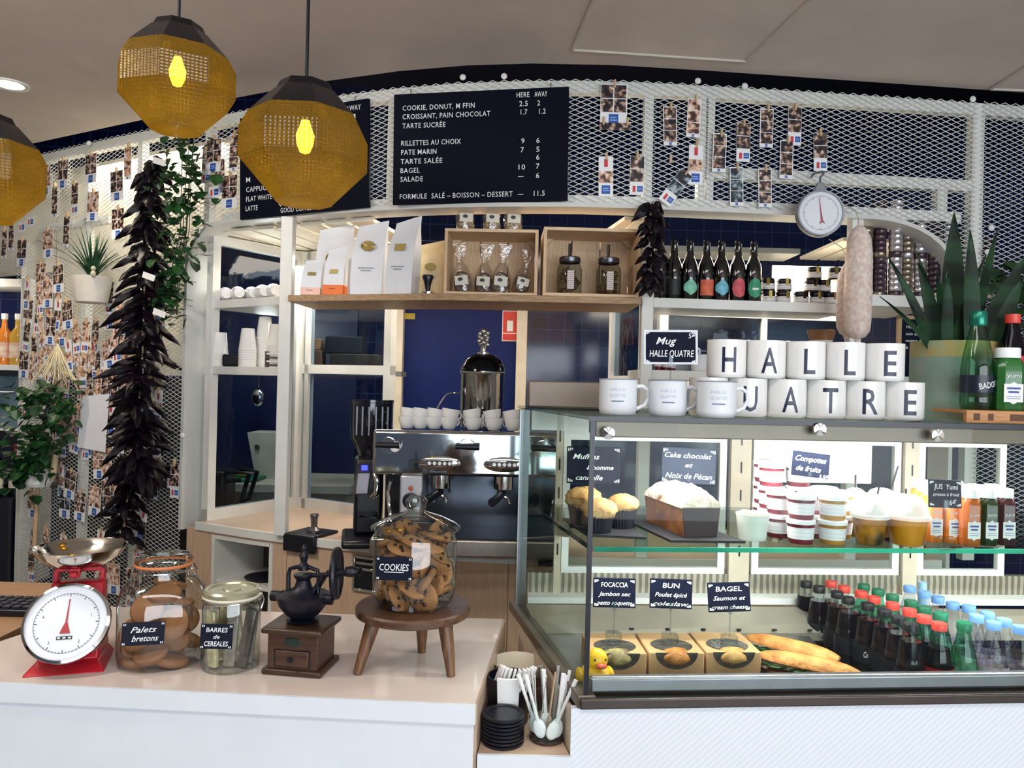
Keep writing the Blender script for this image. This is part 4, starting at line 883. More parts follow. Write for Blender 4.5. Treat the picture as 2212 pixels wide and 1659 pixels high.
MB().lathe([(0, .002), (.035, .0), (.07, .012), (.092, .033), (.101, .047), (.104, .048), (.102, .045), (.092, .029), (.07, .009), (0, -.002)], 44, c=(0, .06, .218), caps=False).build('bowl', mat('bowl_steel', '#c9c6bd', .1, 1), ks)
# ---- biscuit jar
def squircle(r, p=3.2, n=40):
    out = []
    for k in range(n):
        a = 2*math.pi*k/n; c, s_ = math.cos(a), math.sin(a); q = (abs(c)**p+abs(s_)**p)**(-1/p); out.append((r*q*c, r*q*s_))
    return out
def sq_lathe(mb, prof, p=3.2, n=40):
    vs, fs = [], []
    for r, z, pp in prof: vs += [(x, y, z) for x, y in squircle(r, pp, n)]
    for j in range(len(prof)-1):
        for k in range(n): fs.append((j*n+k, j*n+(k+1) % n, (j+1)*n+(k+1) % n, (j+1)*n+k))
    return mb.add(vs, fs)
jar_g = glass('jar_glass', '#f5f7f6', '#7f8c8c', 1.75, .02)
bj = OZ(350, 1432, CT); bj.y = 1.625
j1 = thing('biscuit_jar', 'large clip-top glass jar of round golden biscuits', 'jar', (ON(350, 1.625, CT+.05).x, 1.625, CT), R(24))
sq_lathe(MB(), [(.001, .001, 2), (.078, .001, 2.8), (.085, .008, 3), (.087, .03, 3), (.087, .125, 3), (.082, .15, 2.7), (.068, .168, 2.3), (.052, .178, 2), (.05, .19, 2), (.054, .194, 2), (.054, .20, 2)]).build('body', jar_g, j1)
MB().lathe([(.056, .2), (.058, .203), (.056, .207)], 36, caps=False).build('rubber_seal', mat('seal_orange', '#c9774a', .5), j1)
MB().lathe([(.056, .207), (.057, .214), (.05, .222), (.03, .226), (0, .222)], 36, caps=False).build('glass_lid', glass('lid_glass', '#e2e8e6', '#6f7c7e', 2.1, .03), j1)
m_ = MB(); m_.tube([(-.058, 0, .20), (-.062, -.004, .185), (-.06, -.01, .165), (-.052, -.02, .18)], .0018, 6); m_.tube([(.057*math.cos(a), .057*math.sin(a), .192) for a in [2*math.pi*i/32 for i in range(33)]], .0015, 6); m_.tube([(.058, 0, .2), (.066, 0, .185), (.06, 0, .17)], .0018, 6); m_.build('wire_clip', chrome, j1)
def jar_label(parent, x, y, z, w, h, lines, tilt=0, rz=0):
    o = MB().box(-w/2, w/2, 0, .0008, -h/2, h/2).build('label', mat('label_slate', '#060c22', .5, spec=.2), parent, loc=(x, y, z)); o.rotation_euler = (0, tilt, rz)
    L_ = MB()
    for (s_, lx, lz, hh, sh, wd) in lines: L_.text(s_, (lx-.5)*w, (lz-.5)*h, hh*h, wd*w, y=-.0003, shear=sh, align='C', bold=.008)
    for sx_ in (-1, 1):
        for sz in (-1, 1):
            for a in range(2): L_.box(sx_*(w/2-.003-a*.003)-.0008, sx_*(w/2-.003-a*.003)+.0008, -.0008, -.0002, sz*(h/2-.004)-.002, sz*(h/2-.004)+.002)
    L_.build('lettering', chalk, o); return o
jar_label(j1, -.034, -.0885, .085, .078, .046, [('Palets', .5, .56, .26, .4, .6), ('bretons', .55, .18, .26, .35, .62)], R(3), 0)
bis = mat('biscuit', '#96663c', .6, col2='#82532e', scale=9, bump=.15); 
def disc_biscuit(r, h): return MB().lathe([(0, 0), (r*.9, 0), (r, h*.35), (r*.98, h*.75), (r*.85, h), (0, h)], 26)
pb = None; jc = j1.location
spots = [(-.035, -.03, .004, 8, 0), (.035, -.035, .004, -6, 8), (.0, .035, .004, 5, 0), (-.045, -.012, .026, 30, 20), (.04, .02, .03, -40, 10), (.0, -.045, .022, 20, -4), (-.03, .03, .05, 50, 40), (.036, -.03, .052, -62, -18), (-.032, -.042, .066, 72, 6), (.03, .03, .075, 40, 30), (.045, -.038, .088, 68, -24), (-.01, -.02, .095, 20, 8), (-.03, .02, .112, 10, -12), (.03, .0, .118, -16, 8), (-.012, -.038, .115, 66, 0), (.012, -.02, .138, 12, 4), (.0, .03, .145, -20, 10)]
for i, (x, y, z, rx_, ry_) in enumerate(spots):
    rot = (R(rx_), R(ry_), 0)
    if pb is None: pb = disc_biscuit(.034, .015).build('biscuit', bis, loc=jc+Vector((x, y, z)), rot=rot); tag(pb, 'round golden biscuit inside the clip-top jar', 'biscuit', 'biscuits in the clip-top jar')
    else: dup(pb, jc+Vector((x, y, z)), rot=rot)
# ---- cereal bar jar
j2 = thing('cereal_jar', 'small glass jar of wrapped cereal bars with a flat lid', 'jar', (ON(498, 1.60, CT).x, 1.60, CT), R(10))
MB().lathe([(0, .001), (.054, .001), (.058, .006), (.058, .125), (.055, .138), (.054, .142)], 36, caps=False).build('body', jar_g, j2)
MB().lathe([(.056, .143), (.0585, .147), (.056, .151)], 36, caps=False).build('rubber_seal', mat('seal_cream', '#d9d3bc', .5), j2)
MB().lathe([(.057, .150), (.058, .158), (.054, .162), (.047, .162), (.045, .1585), (.02, .1585), (.018, .161), (0, .161)], 36, caps=False).build('lid', mat('lid_pale_metal', '#b9b69c', .25, .6), j2)
m_ = MB(); m_.tube([(.058, 0, .15), (.065, -.004, .138), (.06, -.008, .12)], .0018, 6); m_.tube([(.0585*math.cos(a), .0585*math.sin(a), .141) for a in [2*math.pi*i/32 for i in range(33)]], .0014, 6); m_.build('wire_clip', chrome, j2)
jar_label(j2, -.018, -.0592, .08, .062, .05, [('BARRES', .5, .68, .19, .1, .66), ('de', .5, .42, .16, .3, .2), ('CEREALES', .5, .12, .2, .1, .74)], R(3))
for i, (x, y, a, c_, ht) in enumerate(((-.03, -.02, -4, '#cfc9a0', .115), (-.028, .018, 3, '#b5a67c', .12), (.0, -.012, 5, '#8d8a7c', .13), (.012, .02, -6, '#d9d4b4', .125), (.028, -.012, 12, '#5b5752', .125), (.03, .014, 6, '#9b978c', .12))):
    o = MB().box(-.012, .012, -.006, .006, 0, ht).build('cereal_bar', mat('bar_'+c_[1:], c_, .3, .25, var=.25, scale=50, bump=.3), loc=Vector(j2.location)+Vector((x*.95, y, .003)), rot=(0, R(a), rnd.uniform(-.5, .5)), bev=.003)
    tag(o, ['pale yellow wrapped cereal bar behind the jar label', 'tan wrapped bar at the back of the cereal jar', 'grey foil bar in the middle of the cereal jar', 'cream wrapped bar at the back of the cereal jar', 'dark foil bar leaning at the right in the cereal jar', 'silver foil bar at the right back of the cereal jar'][i], 'snack bar')
# ---- coffee mill
cm = thing('coffee_mill', 'antique wooden coffee mill with black iron bowl and flywheel', 'coffee mill', (ON(648, 1.59, CT).x, 1.60, CT), R(-8))
MB().box(-.063, .063, -.055, .055, 0, .012).build('plinth', dwood, cm, bev=.004); 
mw = wood('mill_wood', '#33201a', '#4f3628', .4); MB().box(-.053, .053, -.047, .047, .012, .083).build('box', mw, cm, bev=.001)
MB().box(-.065, .065, -.058, .058, .083, .095).build('top_board', dwood, cm, bev=.005)
dr = MB().box(-.035, .035, -.0515, -.045, .018, .05).build('drawer', mw, cm, bev=.002); MB().at((0, -.051, .035), R(90)).lathe([(.002, 0), (.003, .004), (.006, .007), (.004, .011), (0, .012)], 14).build('knob', blackm, dr)
gr = MB(); 
for (a, b_, c_, d_) in ((-.037, .037, .050, .0515), (-.037, .037, .0165, .018), (-.0385, -.037, .0165, .0515), (.037, .0385, .0165, .0515)): gr.box(a, b_, -.0476, -.0468, c_, d_)
gr.build('drawer_gap', black, cm)
MB().at((0, -.0473, .067), R(90)).lathe([(.0, .0015), (.017, .001), (.018, 0)], 24, sy=.5, caps=False).build('plaque', mat('plaque_green', '#3a4a44', .35, .6), cm)
MB().lathe([(.03, .095), (.034, .10), (.022, .104), (.034, .112), (.05, .132), (.054, .148), (.056, .152), (.052, .154), (.035, .156), (.018, .168), (.014, .182), (.02, .19), (.02, .194), (0, .194)], 32).build('iron_bowl', blackm, cm)
for s in (-1, 1): MB().at((s*.056, -.004, .146), 0, R(90)).lathe([(.0, -.012), (.011, -.011), (.011, .010), (0, .012)], 12).build('bowl_knob', blackm, cm)
fr = MB()
for s in (-1, 1): fr.tube([(s*.032, 0, .15), (s*.033, 0, .19), (s*.03, 0, .203), (s*.015, 0, .208), (0, 0, .208)], .0045, 8)
fr.tube([(.02, -.012, .15), (.045, -.012, .195)], .004, 8); fr.tube([(.02, .012, .15), (.05, .012, .2)], .004, 8); fr.tube([(0, 0, .19), (.09, 0, .2)], .005, 8); fr.build('frame_arm', blackm, cm)
MB().lathe([(.012, .203), (.012, .212), (.006, .218), (.0095, .232), (.004, .242), (.006, .247), (.003, .254), (0, .256)], 16).build('finial', blackm, cm)
fw = MB().at((.072, 0, .2), 0, R(88), R(9)); fw.lathe([(.047, -.004), (.052, -.005), (.054, 0), (.052, .005), (.047, .004), (.047, -.004)], 36, caps=False); fw.lathe([(0, -.005), (.01, -.005), (.01, .005), (0, .005)], 14)
for i in range(5): 
    a = 2*math.pi*i/5; fw.tube([(0, 0, 0), (.05*math.cos(a), .05*math.sin(a), 0)], .005, 6)
fw.lathe([(0, -.002), (.05, -.002), (.05, .002), (0, .002)], 30); fw.build('flywheel', blackm, cm)
MB().at((.076, .0, .203), 0, R(88), R(9)).lathe([(.004, 0), (.004, .012), (.01, .014), (.012, .028), (.009, .036), (.006, .04), (.011, .046), (.0, .05)], 14).build('crank_handle', blackm, cm)
# ---- stool and cookie jar
stw = wood('acacia', '#33211a', '#634430', .4, 'X', 2, 6)
sx = ON(893, 1.63, 1.075).x
st = thing('display_stool', 'small three-legged wooden stool under the cookie jar', 'stool', (sx, 1.63, CT), 0)
MB().lathe([(0, .108), (.115, .108), (.121, .112), (.121, .124), (.117, .128), (0, .128)], 48).build('seat', stw, st)
lgm = wood('acacia_leg', '#7a5436', '#46301f', .45, 'Z', 2, 6)
for (x0, y0, x1, y1) in ((-.075, -.035, -.104, -.062), (.07, -.035, .088, -.06), (.012, .06, .012, .075)):
    MB().tube([(x1, y1, 0), ((x0+x1)/2, (y0+y1)/2, .055), (x0, y0, .109)], [.0085, .013, .0165], 14).build('leg', lgm, st)
cj = thing('cookie_jar', 'large round glass cookie jar standing on the wooden stool', 'jar', (sx+.001, 1.63, CT+.1285), R(-2))
MB().lathe([(0, .002), (.070, .002), (.080, .010), (.087, .03), (.088, .06), (.088, .135), (.084, .15), (.086, .158), (.088, .160)], 44, caps=False).build('body', jar_g, cj)
MB().lathe([(.094, .160), (.095, .164), (.085, .172), (.055, .186), (.026, .195), (.018, .199), (.022, .208), (.023, .220), (.016, .228), (0, .229)], 40, caps=False).build('lid', glass('lid_glass', '#e2e8e6', '#6f7c7e', 2.1, .03), cj)
jar_label(cj, -.028, -.0885, .095, .074, .047, [('COOKIES', .5, .42, .3, .1, .8)], 0)
u_ = MB().box(-.02, .02, -.0003, 0, 0, .0012).build('underline', chalk, cj, loc=(-.028, -.0889, .0875)); 
cook = mat('cookie', '#a57545', .75, col2='#845a32', scale=14, bump=.4); chip = mat('choc_chip', '#24151a', .4)
pc = None; jc = Vector(cj.location); rg = random.Random(3)
def mk_cookie():
    t = thing('chocolate_cookie', 'chocolate chip cookie inside the big round jar', 'cookie', (0, 0, 0), 0, 'cookies in the round jar')
    MB().ell((0, 0, 0), (.033, .033, .0085), 18, 8, jit=.05, rg=rg).build('dough', cook, t)
    c = MB()
    for i in range(16):
        a, q, s_ = rg.uniform(0, 6.28), .029*rg.random()**.5, 1 if i % 2 else -1; c.ell((q*math.cos(a), q*math.sin(a), s_*.0085*math.sqrt(max(.05, 1-(q/.033)**2))), (.0048, .0044, .003), 7, 5)
    c.build('chocolate_chips', chip, t); return t
pc = mk_cookie(); n_ = 0
for lay in range(8):
    z = .016+lay*.0165
    for k in range(6):
        a = 2*math.pi*k/6+lay*.55; q = .050 if k < 6 else 0
        loc = jc+Vector((q*math.cos(a), q*math.sin(a), z+rg.uniform(-.004, .004)+.012)); rot = (rg.uniform(-.5, .5)+(.9 if k in (3, 4, 5) else .2)*rg.choice((1, 1.2)), rg.uniform(-.5, .5), rg.uniform(0, 6))
        if n_ == 0: pc.location = loc; pc.rotation_euler = rot
        else: dup(pc, loc, rot=rot)
        n_ += 1
# ================================================================== things in the niche
NZ = .856
x = ON(1086, 1.487, NZ).x
MB_ = MB()
ls = thing('lid_stack', 'stack of black cup lids at the front of the niche', 'lid stack', (x, 1.492, NZ))
for i in range(8): MB().lathe([(0, 0), (.036, 0), (.041, .001), (.0415, .006), (.037, .0068), (.034, .0066), (.033, .0045), (0, .0045)], 32).build('lid', black, ls, loc=(0, 0, i*.0072))
sn = thing('sugar_canister', 'black canister of white sugar sticks behind the lid stack', 'canister', (ON(1096, 1.585, NZ).x, 1.585, NZ))
MB().lathe([(0, 0), (.039, 0), (.042, .004), (.043, .094), (.040, .094), (.039, .006), (0, .006)], 32).build('canister', black, sn)
po = None
for i in range(11):
    a = -2.9+i*.26; lo = Vector(sn.location)+Vector((.034*math.cos(a), .034*math.sin(a), .058)); rot = (R(-14)*math.sin(a)*-1, R(20)*math.cos(a), a)
    if po is None: po = MB().box(-.006, .006, -.0025, .0025, 0, .062).build('sugar_stick', paper, loc=lo, rot=rot, bev=.001); tag(po, 'white paper sugar stick in the black canister', 'sugar stick', 'sugar sticks in the black canister')
    else: dup(po, lo, rot=rot)
for i in range(4):
    a = -1.9+i*.22; dup(po, Vector(sn.location)+Vector((.0455*math.cos(a), .0455*math.sin(a)-.003, .045)), rot=(R(6), 0, a+1.57), label='white sugar stick hung over the front rim of the black canister', group='sugar sticks hung over the rim')
gx = ON(1181, 1.502, NZ).x
gj = thing('spoon_glass', 'clear glass of white spoons and stirrers in the niche', 'glass', (gx, 1.508, NZ))
MB().lathe([(0, .006), (.032, .006), (.035, .012), (.0352, .084)], 32, caps=False).build('glass', clear, gj); MB().lathe([(0, 0), (.033, 0), (.0345, .004), (.0345, .006), (0, .006)], 32).build('dark_foot', mat('foot_dark', '#3a2c2c', .2), gj)
def spoon():
    b = MB(); b.ell((0, 0, .02), (.0125, .003, .019), 14, 8); b.tube([(0, 0, .036), (0, .001, .07), (0, 0, .125)], [.004, .003, .0045], 8); return b
sp = None
for i, (dx, dy, tx, ty) in enumerate(((-.012, -.018, -16, 10), (.004, -.024, 24, 12), (.02, -.016, 6, 6), (-.02, .0, -20, -4), (.0, .012, -4, -6))):
    lo = Vector(gj.location)+Vector((dx*.8, dy, .008)); rot = (R(-ty)*.4, R(tx), 0)
    if sp is None: sp = spoon().build('plastic_spoon', mat('spoon_white', '#eceef0', .3, var=.02), loc=lo, rot=rot); tag(sp, 'white plastic spoon standing in the stirrer glass', 'spoon', 'spoons in the stirrer glass')
    else: dup(sp, lo, rot=rot)
for nm_, m_, n0, lab, ph in (('white_stirrer', MATS['spoon_white'], 7, 'white stirrer stick in the spoon glass', -.6), ('wooden_stirrer', mat('stir_wood', '#c9a884', .6), 6, 'wooden stirrer stick in the spoon glass', .9)):
    so = None
    for i in range(n0):
        a = ph+i*.75; lo = Vector(gj.location)+Vector((.02*math.cos(a), .014*math.sin(a)+.006, .008)); rot = (R(-7)*math.sin(a), R(11)*math.cos(a), a*.4)
        if so is None: so = MB().box(-.003, .003, -.0008, .0008, 0, .125).build(nm_, m_, loc=lo, rot=rot); tag(so, lab, 'stirrer', lab.split(' stick')[0]+'s in the spoon glass')
        else: dup(so, lo, rot=rot)
bx = ON(1117, 1.73, NZ).x
pbw = MB().lathe([(0, 0), (.046, 0), (.056, .062), (.058, .064), (.0565, .066), (.055, .063), (.045, .004), (0, .003)], 36).build('paper_bowl', mat('bowl_cream', '#e6dccb', .6, var=.02), loc=(bx, 1.75, NZ)); tag(pbw, 'white paper bowl at the back of the niche', 'bowl')
o = MB().lathe([(0, 0), (.03, 0), (.036, .052), (.034, .053), (.028, .003), (0, .002)], 26).build('brown_cup', mat('brown_cup', '#6a4630', .6, col2='#2a1c22', scale=9), loc=(bx+.026, 1.655, NZ)); tag(o, 'brown paper cup between the white bowl and the stirrers', 'cup')
# ================================================================== on the wooden shelf
bagw = mat('bag_white', '#e3e6ec', .5, var=.03, bump=.15, bscale=18); gold = mat('bag_gold', '#8c7a3e', .35, .4, var=.15); inkg = mat('ink_grey', '#8e939c', .6)
def cbag(label, x, Y, w, d, h, body, band=None, emblem='oval', ez=.66, rz=0, lean=0, z=ZW):
    t = thing('coffee_bag', label, 'coffee bag', (x, Y, z), rz, 'coffee bags on the wooden shelf')
    b = MB(); n = 7; vs = []; 
    prof = [(0, 1, 1), (.25, 1.03, 1.05), (.55, 1.02, .98), (.72, 1.0, .7), (.86, .97, .3), (.93, .97, .12), (1, .98, .08)]
    for u_, kw, kd in prof:
        W2, D2, zz = w/2*kw, d/2*kd, u_*h; sk = lean*u_*u_
        vs += [(-W2+sk, -D2, zz), (-W2*.0+sk, -D2*1.1, zz), (W2+sk, -D2, zz), (W2*.93+sk, 0, zz), (W2+sk, D2, zz), (sk, D2*1.1, zz), (-W2+sk, D2, zz), (-W2*.93+sk, 0, zz)]
    vs = [(x_+.02*w*(z_/h)**4, y_, z_+(.05*h*(z_/h)**6)*(x_/(w/2)+.2)) for x_, y_, z_ in vs]
    fs = [tuple(range(7, -1, -1)), tuple(8*(n-1)+i for i in range(8))]+[(8*j+i, 8*j+(i+1) % 8, 8*j+8+(i+1) % 8, 8*j+8+i) for j in range(n-1) for i in range(8)]
    b.add(vs, fs).build('bag', body, t, smooth=50, bev=.002)
    if band:
        q = MB(); q.box(-w/2*1.035, w/2*1.035, -d/2*1.16, d/2*1.16, .001, h*.22); o = q.build('band', band, t, bev=.002)
        MB().box(-w*.2, w*.12, -d/2*1.168, -d/2*1.163, h*.13, h*.145).build('band_lettering', mat('ink_dark', '#6a3a30', .6), o)
    yf = -d/2*1.16-.001; e = MB()
    if emblem == 'oval': e.at((lean*ez*ez, yf, h*ez), R(90)).lathe([(0, .0012), (w*.22, .001), (w*.23, 0)], 20, sy=.7, caps=False)
    else: e.at((lean*ez*ez, yf, h*ez)).hexa([(-w*.22, 0, -h*.045), (w*.18, 0, -h*.045), (w*.18, .002, -h*.045), (-w*.22, .002, -h*.045)], [(-w*.18, 0, h*.045), (w*.22, 0, h*.045), (w*.22, .002, h*.045), (-w*.18, .002, h*.045)])
    o = e.build('emblem', gold, t)
    if h > .2:
        q = MB(); q.box(-w*.25, w*.25, yf-.0006, yf, h*.365, h*.377); q.box(-w*.16, w*.16, yf-.0006, yf, h*.33, h*.342); q.build('lettering', inkg, t)
    return t
def onS(px, Y, z=ZW+.001): p = ON(px, Y, z); return p.x
cbag('large white coffee bag standing at the back, behind the pink-banded bag', onS(722, 3.22), 3.235, .15, .07, .30, bagw, None, 'oval', .55)
cbag('small white coffee bag with a pale pink band', onS(671, 3.125), 3.135, .078, .05, .145, bagw, mat('band_pink', '#efc4b4', .6), 'diamond', .6, .1, .012)
cbag('small white coffee bag with an orange band', onS(722, 3.10), 3.11, .082, .05, .19, bagw, mat('band_orange', '#e9742f', .5), 'diamond', .5, -.1, .012)
cbag('tall white coffee bag with olive oval emblem, fourth from the post', onS(793, 3.06), 3.075, .125, .075, .282, bagw, None, 'oval', .68, -.05, .016)
cbag('tall white coffee bag with gold square emblem beside the kraft bag', onS(867, 3.03), 3.045, .108, .085, .292, bagw, None, 'diamond', .63, -.25, .022)
cbag('cream coffee bag with yellow emblem behind the tamper', onS(930, 3.12), 3.13, .10, .07, .225, mat('bag_cream', '#e6cfa0', .6, var=.1), None, 'oval', .55)
x = onS(923, 2.965)
tm = thing('tamper', 'black-handled coffee tamper on the wooden shelf', 'tamper', (x, 2.975, ZW))
MB().lathe([(0, 0), (.026, 0), (.0265, .008), (.02, .012), (.01, .016), (0, .016)], 24).build('base', chrome, tm); MB().lathe([(.009, .016), (.011, .03), (.016, .05), (.022, .066), (.020, .074), (.008, .078), (0, .078)], 20).build('handle', black, tm)
# crates
def crate(label, x0, x1, Y, h, d, rz):
    w = x1-x0; t = thing('wooden_crate', label, 'crate', ((x0+x1)/2, Y, ZW+.0005), rz, 'pine crates on the wooden shelf'); e = .012
    MB().box(-w/2, w/2, 0, d, 0, e).build('bottom_board', pine, t, bev=.001); MB().box(-w/2, w/2, 0, d, h-e, h).build('top_board', pine, t, bev=.001)
    for s in (-1, 1): MB().box(*sorted((s*w/2, s*(w/2-e))), 0, d, e, h-e).build('side_board', pineZ, t, bev=.001)
    n = 3
    for i in range(n):
        a = -w/2+e+(w-2*e)*i/n; MB().box(a+.002, a+(w-2*e)/n-.004, d-e, d, e, h-e).build('back_board', pineZ, t)
    for sx_ in (-1, 1):
        for sz in (0, 1):
            if sz == 0 and sx_ == -1 and False: continue
            X = sx_*(w/2-e); Z = e if sz == 0 else h-e; q = .035*(1 if sz == 0 else -1)
            MB().prism([(X, Z), (X-sx_*.035, Z), (X, Z+q)], d-.04, d-e-.001, ax='y').build('corner_block', pine, t)
    return t
xa, xb = onS(957, 2.95), onS(1160, 2.95); hc = .255
crate('pine crate of cellophane bags, left of the mason jar crate', xa, xb, 2.955, hc, .22, R(-2))
xc, xd = onS(1172, 2.92), onS(1383, 2.92); crate('pine crate holding two mason jars', xc, xd, 2.925, .262, .22, R(1))
cello = glass('cellophane', '#f2f0ee', '#d8d6d4', 2.0, .10, 1.0, 45)
nuts = mat('nuts', '#8f7f70', .6, col2='#4a3c38', scale=70, bump=.6); biscot = mat('crunchy_mix', '#b9a888', .6, col2='#6b5a48', scale=60, bump=.6)
def cbag2(label, group, loc, w, h, fillm, top, rz=0, tilt=0):
    t = thing('cellophane_bag', label, 'bag', loc, 0, group, rot=(0, tilt, rz))
    MB().ell((0, 0, h*.22), (w*.48, w*.28, h*.22), 16, 9, jit=.05, rg=rnd).build('contents', fillm, t)
    b = MB(); vs = []; m_ = 14; pr = [(0, .42, .27), (.04, .5, .32), (.35, .5, .3), (.5, .38, .2), (.6, .2, .10), (.66, .16, .07), (.8, .3, .06), (1, .42, .05)] if top else [(0, .45, .3), (.05, .5, .32), (.5, .5, .3), (.75, .42, .2), (.85, .36, .1), (1, .40, .04)]
    for u_, a, c in pr:
        for k in range(m_):
            q = 2*math.pi*k/m_; j = 1+rnd.uniform(-.12, .12); vs.append((w*a*math.cos(q)*j, w*c*math.sin(q)*j, h*u_*(1+rnd.uniform(-.03, .03) if 0 < u_ < 1 else 1)))
    fs = [(m_*j+k, m_*j+(k+1) % m_, m_*j+m_+(k+1) % m_, m_*j+m_+k) for j in range(len(pr)-1) for k in range(m_)]
    b.add(vs, fs).build('wrapper', cello, t)
    o = MB().box(-w*.36, w*.36, -w*.335, -w*.33, h*(.16 if top else .3), h*(.34 if top else .62)).build('label', mat('label_cream2', '#d9d6c8', .6), t)
    MB().at((-w*.05, -w*.336, h*(.27 if top else .5)), R(90)).lathe([(0, .001), (w*.14, .001)], 18, sy=.7, caps=False).build('label_badge', mat('badge_dark', '#2a2430', .5), o); return t
for i, px in enumerate((1000, 1042, 1078)): cbag2('knotted cellophane bag in the pine crate, %s from the left' % ORD[i+1], 'cellophane bags in the pine crate', (onS(px, 3.02), 3.03+.02*(i % 2), ZW+.013), .072, .20, nuts, True, rnd.uniform(-.2, .2), (-.12, .05, .1)[i])
cbag2('tilted cellophane bag at the right end of the pine crate', 'cellophane bags in the pine crate', (onS(1122, 3.0), 3.02, ZW+.02), .066, .17, nuts, True, .2, .22)
zt = ZW+.0005+hc
for i, px in enumerate((1005, 1062, 1108)): cbag2(('leftmost', 'middle', 'rightmost')[i]+' small bag of nuts standing on top of the pine crate', 'nut bags on top of the crate', (ON(px, 3.0, zt).x, 3.01, zt+.0005), .072, .105, biscot, False, rnd.uniform(-.2, .2))
for i, px in enumerate((1229, 1313)):
    Y = 3.0; t = thing('mason_jar', ('left' if i == 0 else 'right')+' mason jar with dark lid in the pine crate', 'jar', (onS(px, Y), Y, ZW+.0125), 0, 'mason jars in the crate')
    MB().lathe([(0, .001), (.042, .001), (.048, .008), (.049, .10), (.042, .118), (.038, .122), (.038, .13)], 28, caps=False).build('body', glass('mason_glass', '#d8dcd8', '#6a7470', 1.5, .03), t)
    MB().lathe([(.041, .126), (.042, .128), (.042, .145), (.039, .148), (0, .148)], 30, caps=False).build('lid', mat('lid_pewter', '#5f6068', .25, .8), t)
    MB().tube([(0, .02, .145), (0, .02, .205)], .006, 8).build('straw', black, t)
    f_ = MB()
    for k in range(16): a = rnd.uniform(0, 6.28); f_.at((.026*math.cos(a), .026*math.sin(a), .012+.0055*k), rnd.uniform(-1, 1), rnd.uniform(-1, 1)).ell((0, 0, 0), (.017, .015, .006), 9, 5, jit=.15, rg=rnd)
    f_.build('contents', mat('dried_fruit', '#5a3d30', .6, col2='#8f6a4c', scale=30), t)
    MB().box(-.012, .014, -.052, -.0495, .018, .09).build('label', mat('jar_paper', '#d9cfca', .6, col2='#a89a98', tex='wave', scale=40, dist=4), t)
# ================================================================== corner cup shelves
def cupstack(label, px, Y, top_py, z, r=.034, n=None):
    x = ON(px, Y, z).x; H = W(px, top_py, Y).z-z
    t = thing('paper_cup_stack', label, 'cup stack', (x, Y, z), 0, 'upturned paper cup stacks'); h1 = .10; step = .009; n = max(1, int((H-h1)/step)+1)
    for k in range(n):
        z0 = k*(H-h1)/max(1, n-1) if n > 1 else 0
        MB().lathe([(r, z0), (r*1.04, z0+.002), (r*1.04, z0+.006), (r, z0+.008), (r*.74, z0+h1-.004), (r*.70, z0+h1-.001), (0, z0+h1-.001)], 22, caps=False).build('paper_cup', ceramic, t)
cupstack('short stack of upturned paper cups at the lining of the opening', 475, 3.50, 718, S2); cupstack('middle stack of upturned paper cups beside the black box', 534, 3.40, 709, S2, .038)
cupstack('tallest stack of upturned paper cups, at the back', 570, 3.46, 684, S2, .036); cupstack('stack of upturned paper cups half hidden by the white post', 594, 3.36, 700, S2, .034)
x = ON(503, 3.43, S2).x; o = MB().box(-.05, .05, -.03, .03, 0, .055).build('black_box', black, loc=(x, 3.455, S2), bev=.01); tag(o, 'small black box between paper cup stacks', 'box')
x = ON(596, 3.30, S2).x; bk_ = thing('wire_basket', 'small dark slatted basket beside the white post', 'basket', (x, 3.265, S2))
for k in range(4): MB().box(-.024, .03, -.02, .02, .004+k*.016, .012+k*.016).build('slat', mat('slat_dark', '#4a4038', .5) if k % 2 == 0 else white, bk_)
MB().box(-.03, -.024, -.022, .022, 0, .066).build('side', MATS['slat_dark'], bk_)
for i, px in enumerate((470, 489, 517, 548, 572, 596)):
    Y = 3.52-.045*i+(.04 if i in (0, 3) else 0); x = ON(px, Y, S1).x; r = .036
    t = thing('stacked_cups', '%s nested stack of white cups lying on the upper corner shelf, counted from the left' % ORD[i+1], 'cup stack', (x, Y, S1+r), R(25), 'white cups lying on the upper shelf')
    for k in range(4): MB().at((0, .022*k, 0), R(-90)).lathe([(0, .001), (r*.62, 0), (r*.66, .004), (r*.97, .075), (r*.93, .076)], 24, caps=False).build('cup', ceramic, t)
# ================================================================== grinder, knock box, espresso machine
gr_ = thing('coffee_grinder', 'black electric coffee grinder with tall ribbed hopper', 'coffee grinder', (ON(790, 3.10, WT).x, 3.12, WT), R(12))
MB().box(-.10, .075, -.17, .12, 0, .03).build('foot', black, gr_, bev=.012); MB().box(-.055, .06, -.04, .10, .03, .34).build('body', black, gr_, bev=.015)
MB().lathe([(.05, .34), (.06, .37), (.085, .42), (.086, .56), (.088, .562), (.088, .572), (0, .572)], 28, caps=False, c=(.01, .03, 0)).build('hopper', mat('hopper_smoke', '#10131f', .12, coat=.5), gr_)
rb = MB()
for k in range(6):
    a = R(-135+k*18); q = MB(); rb.box(.01+.0865*math.cos(a)-.003, .01+.0865*math.cos(a)+.003, .03+.0865*math.sin(a)-.002, .03+.0865*math.sin(a)+.001, .43, .545)
rb.build('hopper_rib', mat('rib_grey', '#6a7080', .3), gr_)
MB().hexa([(-.055, -.10, .20), (.0, -.10, .20), (.0, -.03, .20), (-.055, -.03, .20)], [(-.045, -.10, .31), (.01, -.10, .31), (.01, -.03, .33), (-.045, -.03, .33)]).build('head', mat('grinder_grey', '#7d7b80', .3, .7), gr_, bev=.006)
MB().at((-.018, -.101, .305), R(70)).box(-.032, .03, -.02, .02, 0, .004).build('display', mat('display_dark', '#090d2a', .15), gr_)
MB().at((-.018, -.1055, .307), R(70)).box(-.012, .012, -.010, .010, 0, .004).build('display_glow', emis('blue_led', '#2a35ff', 3), gr_)
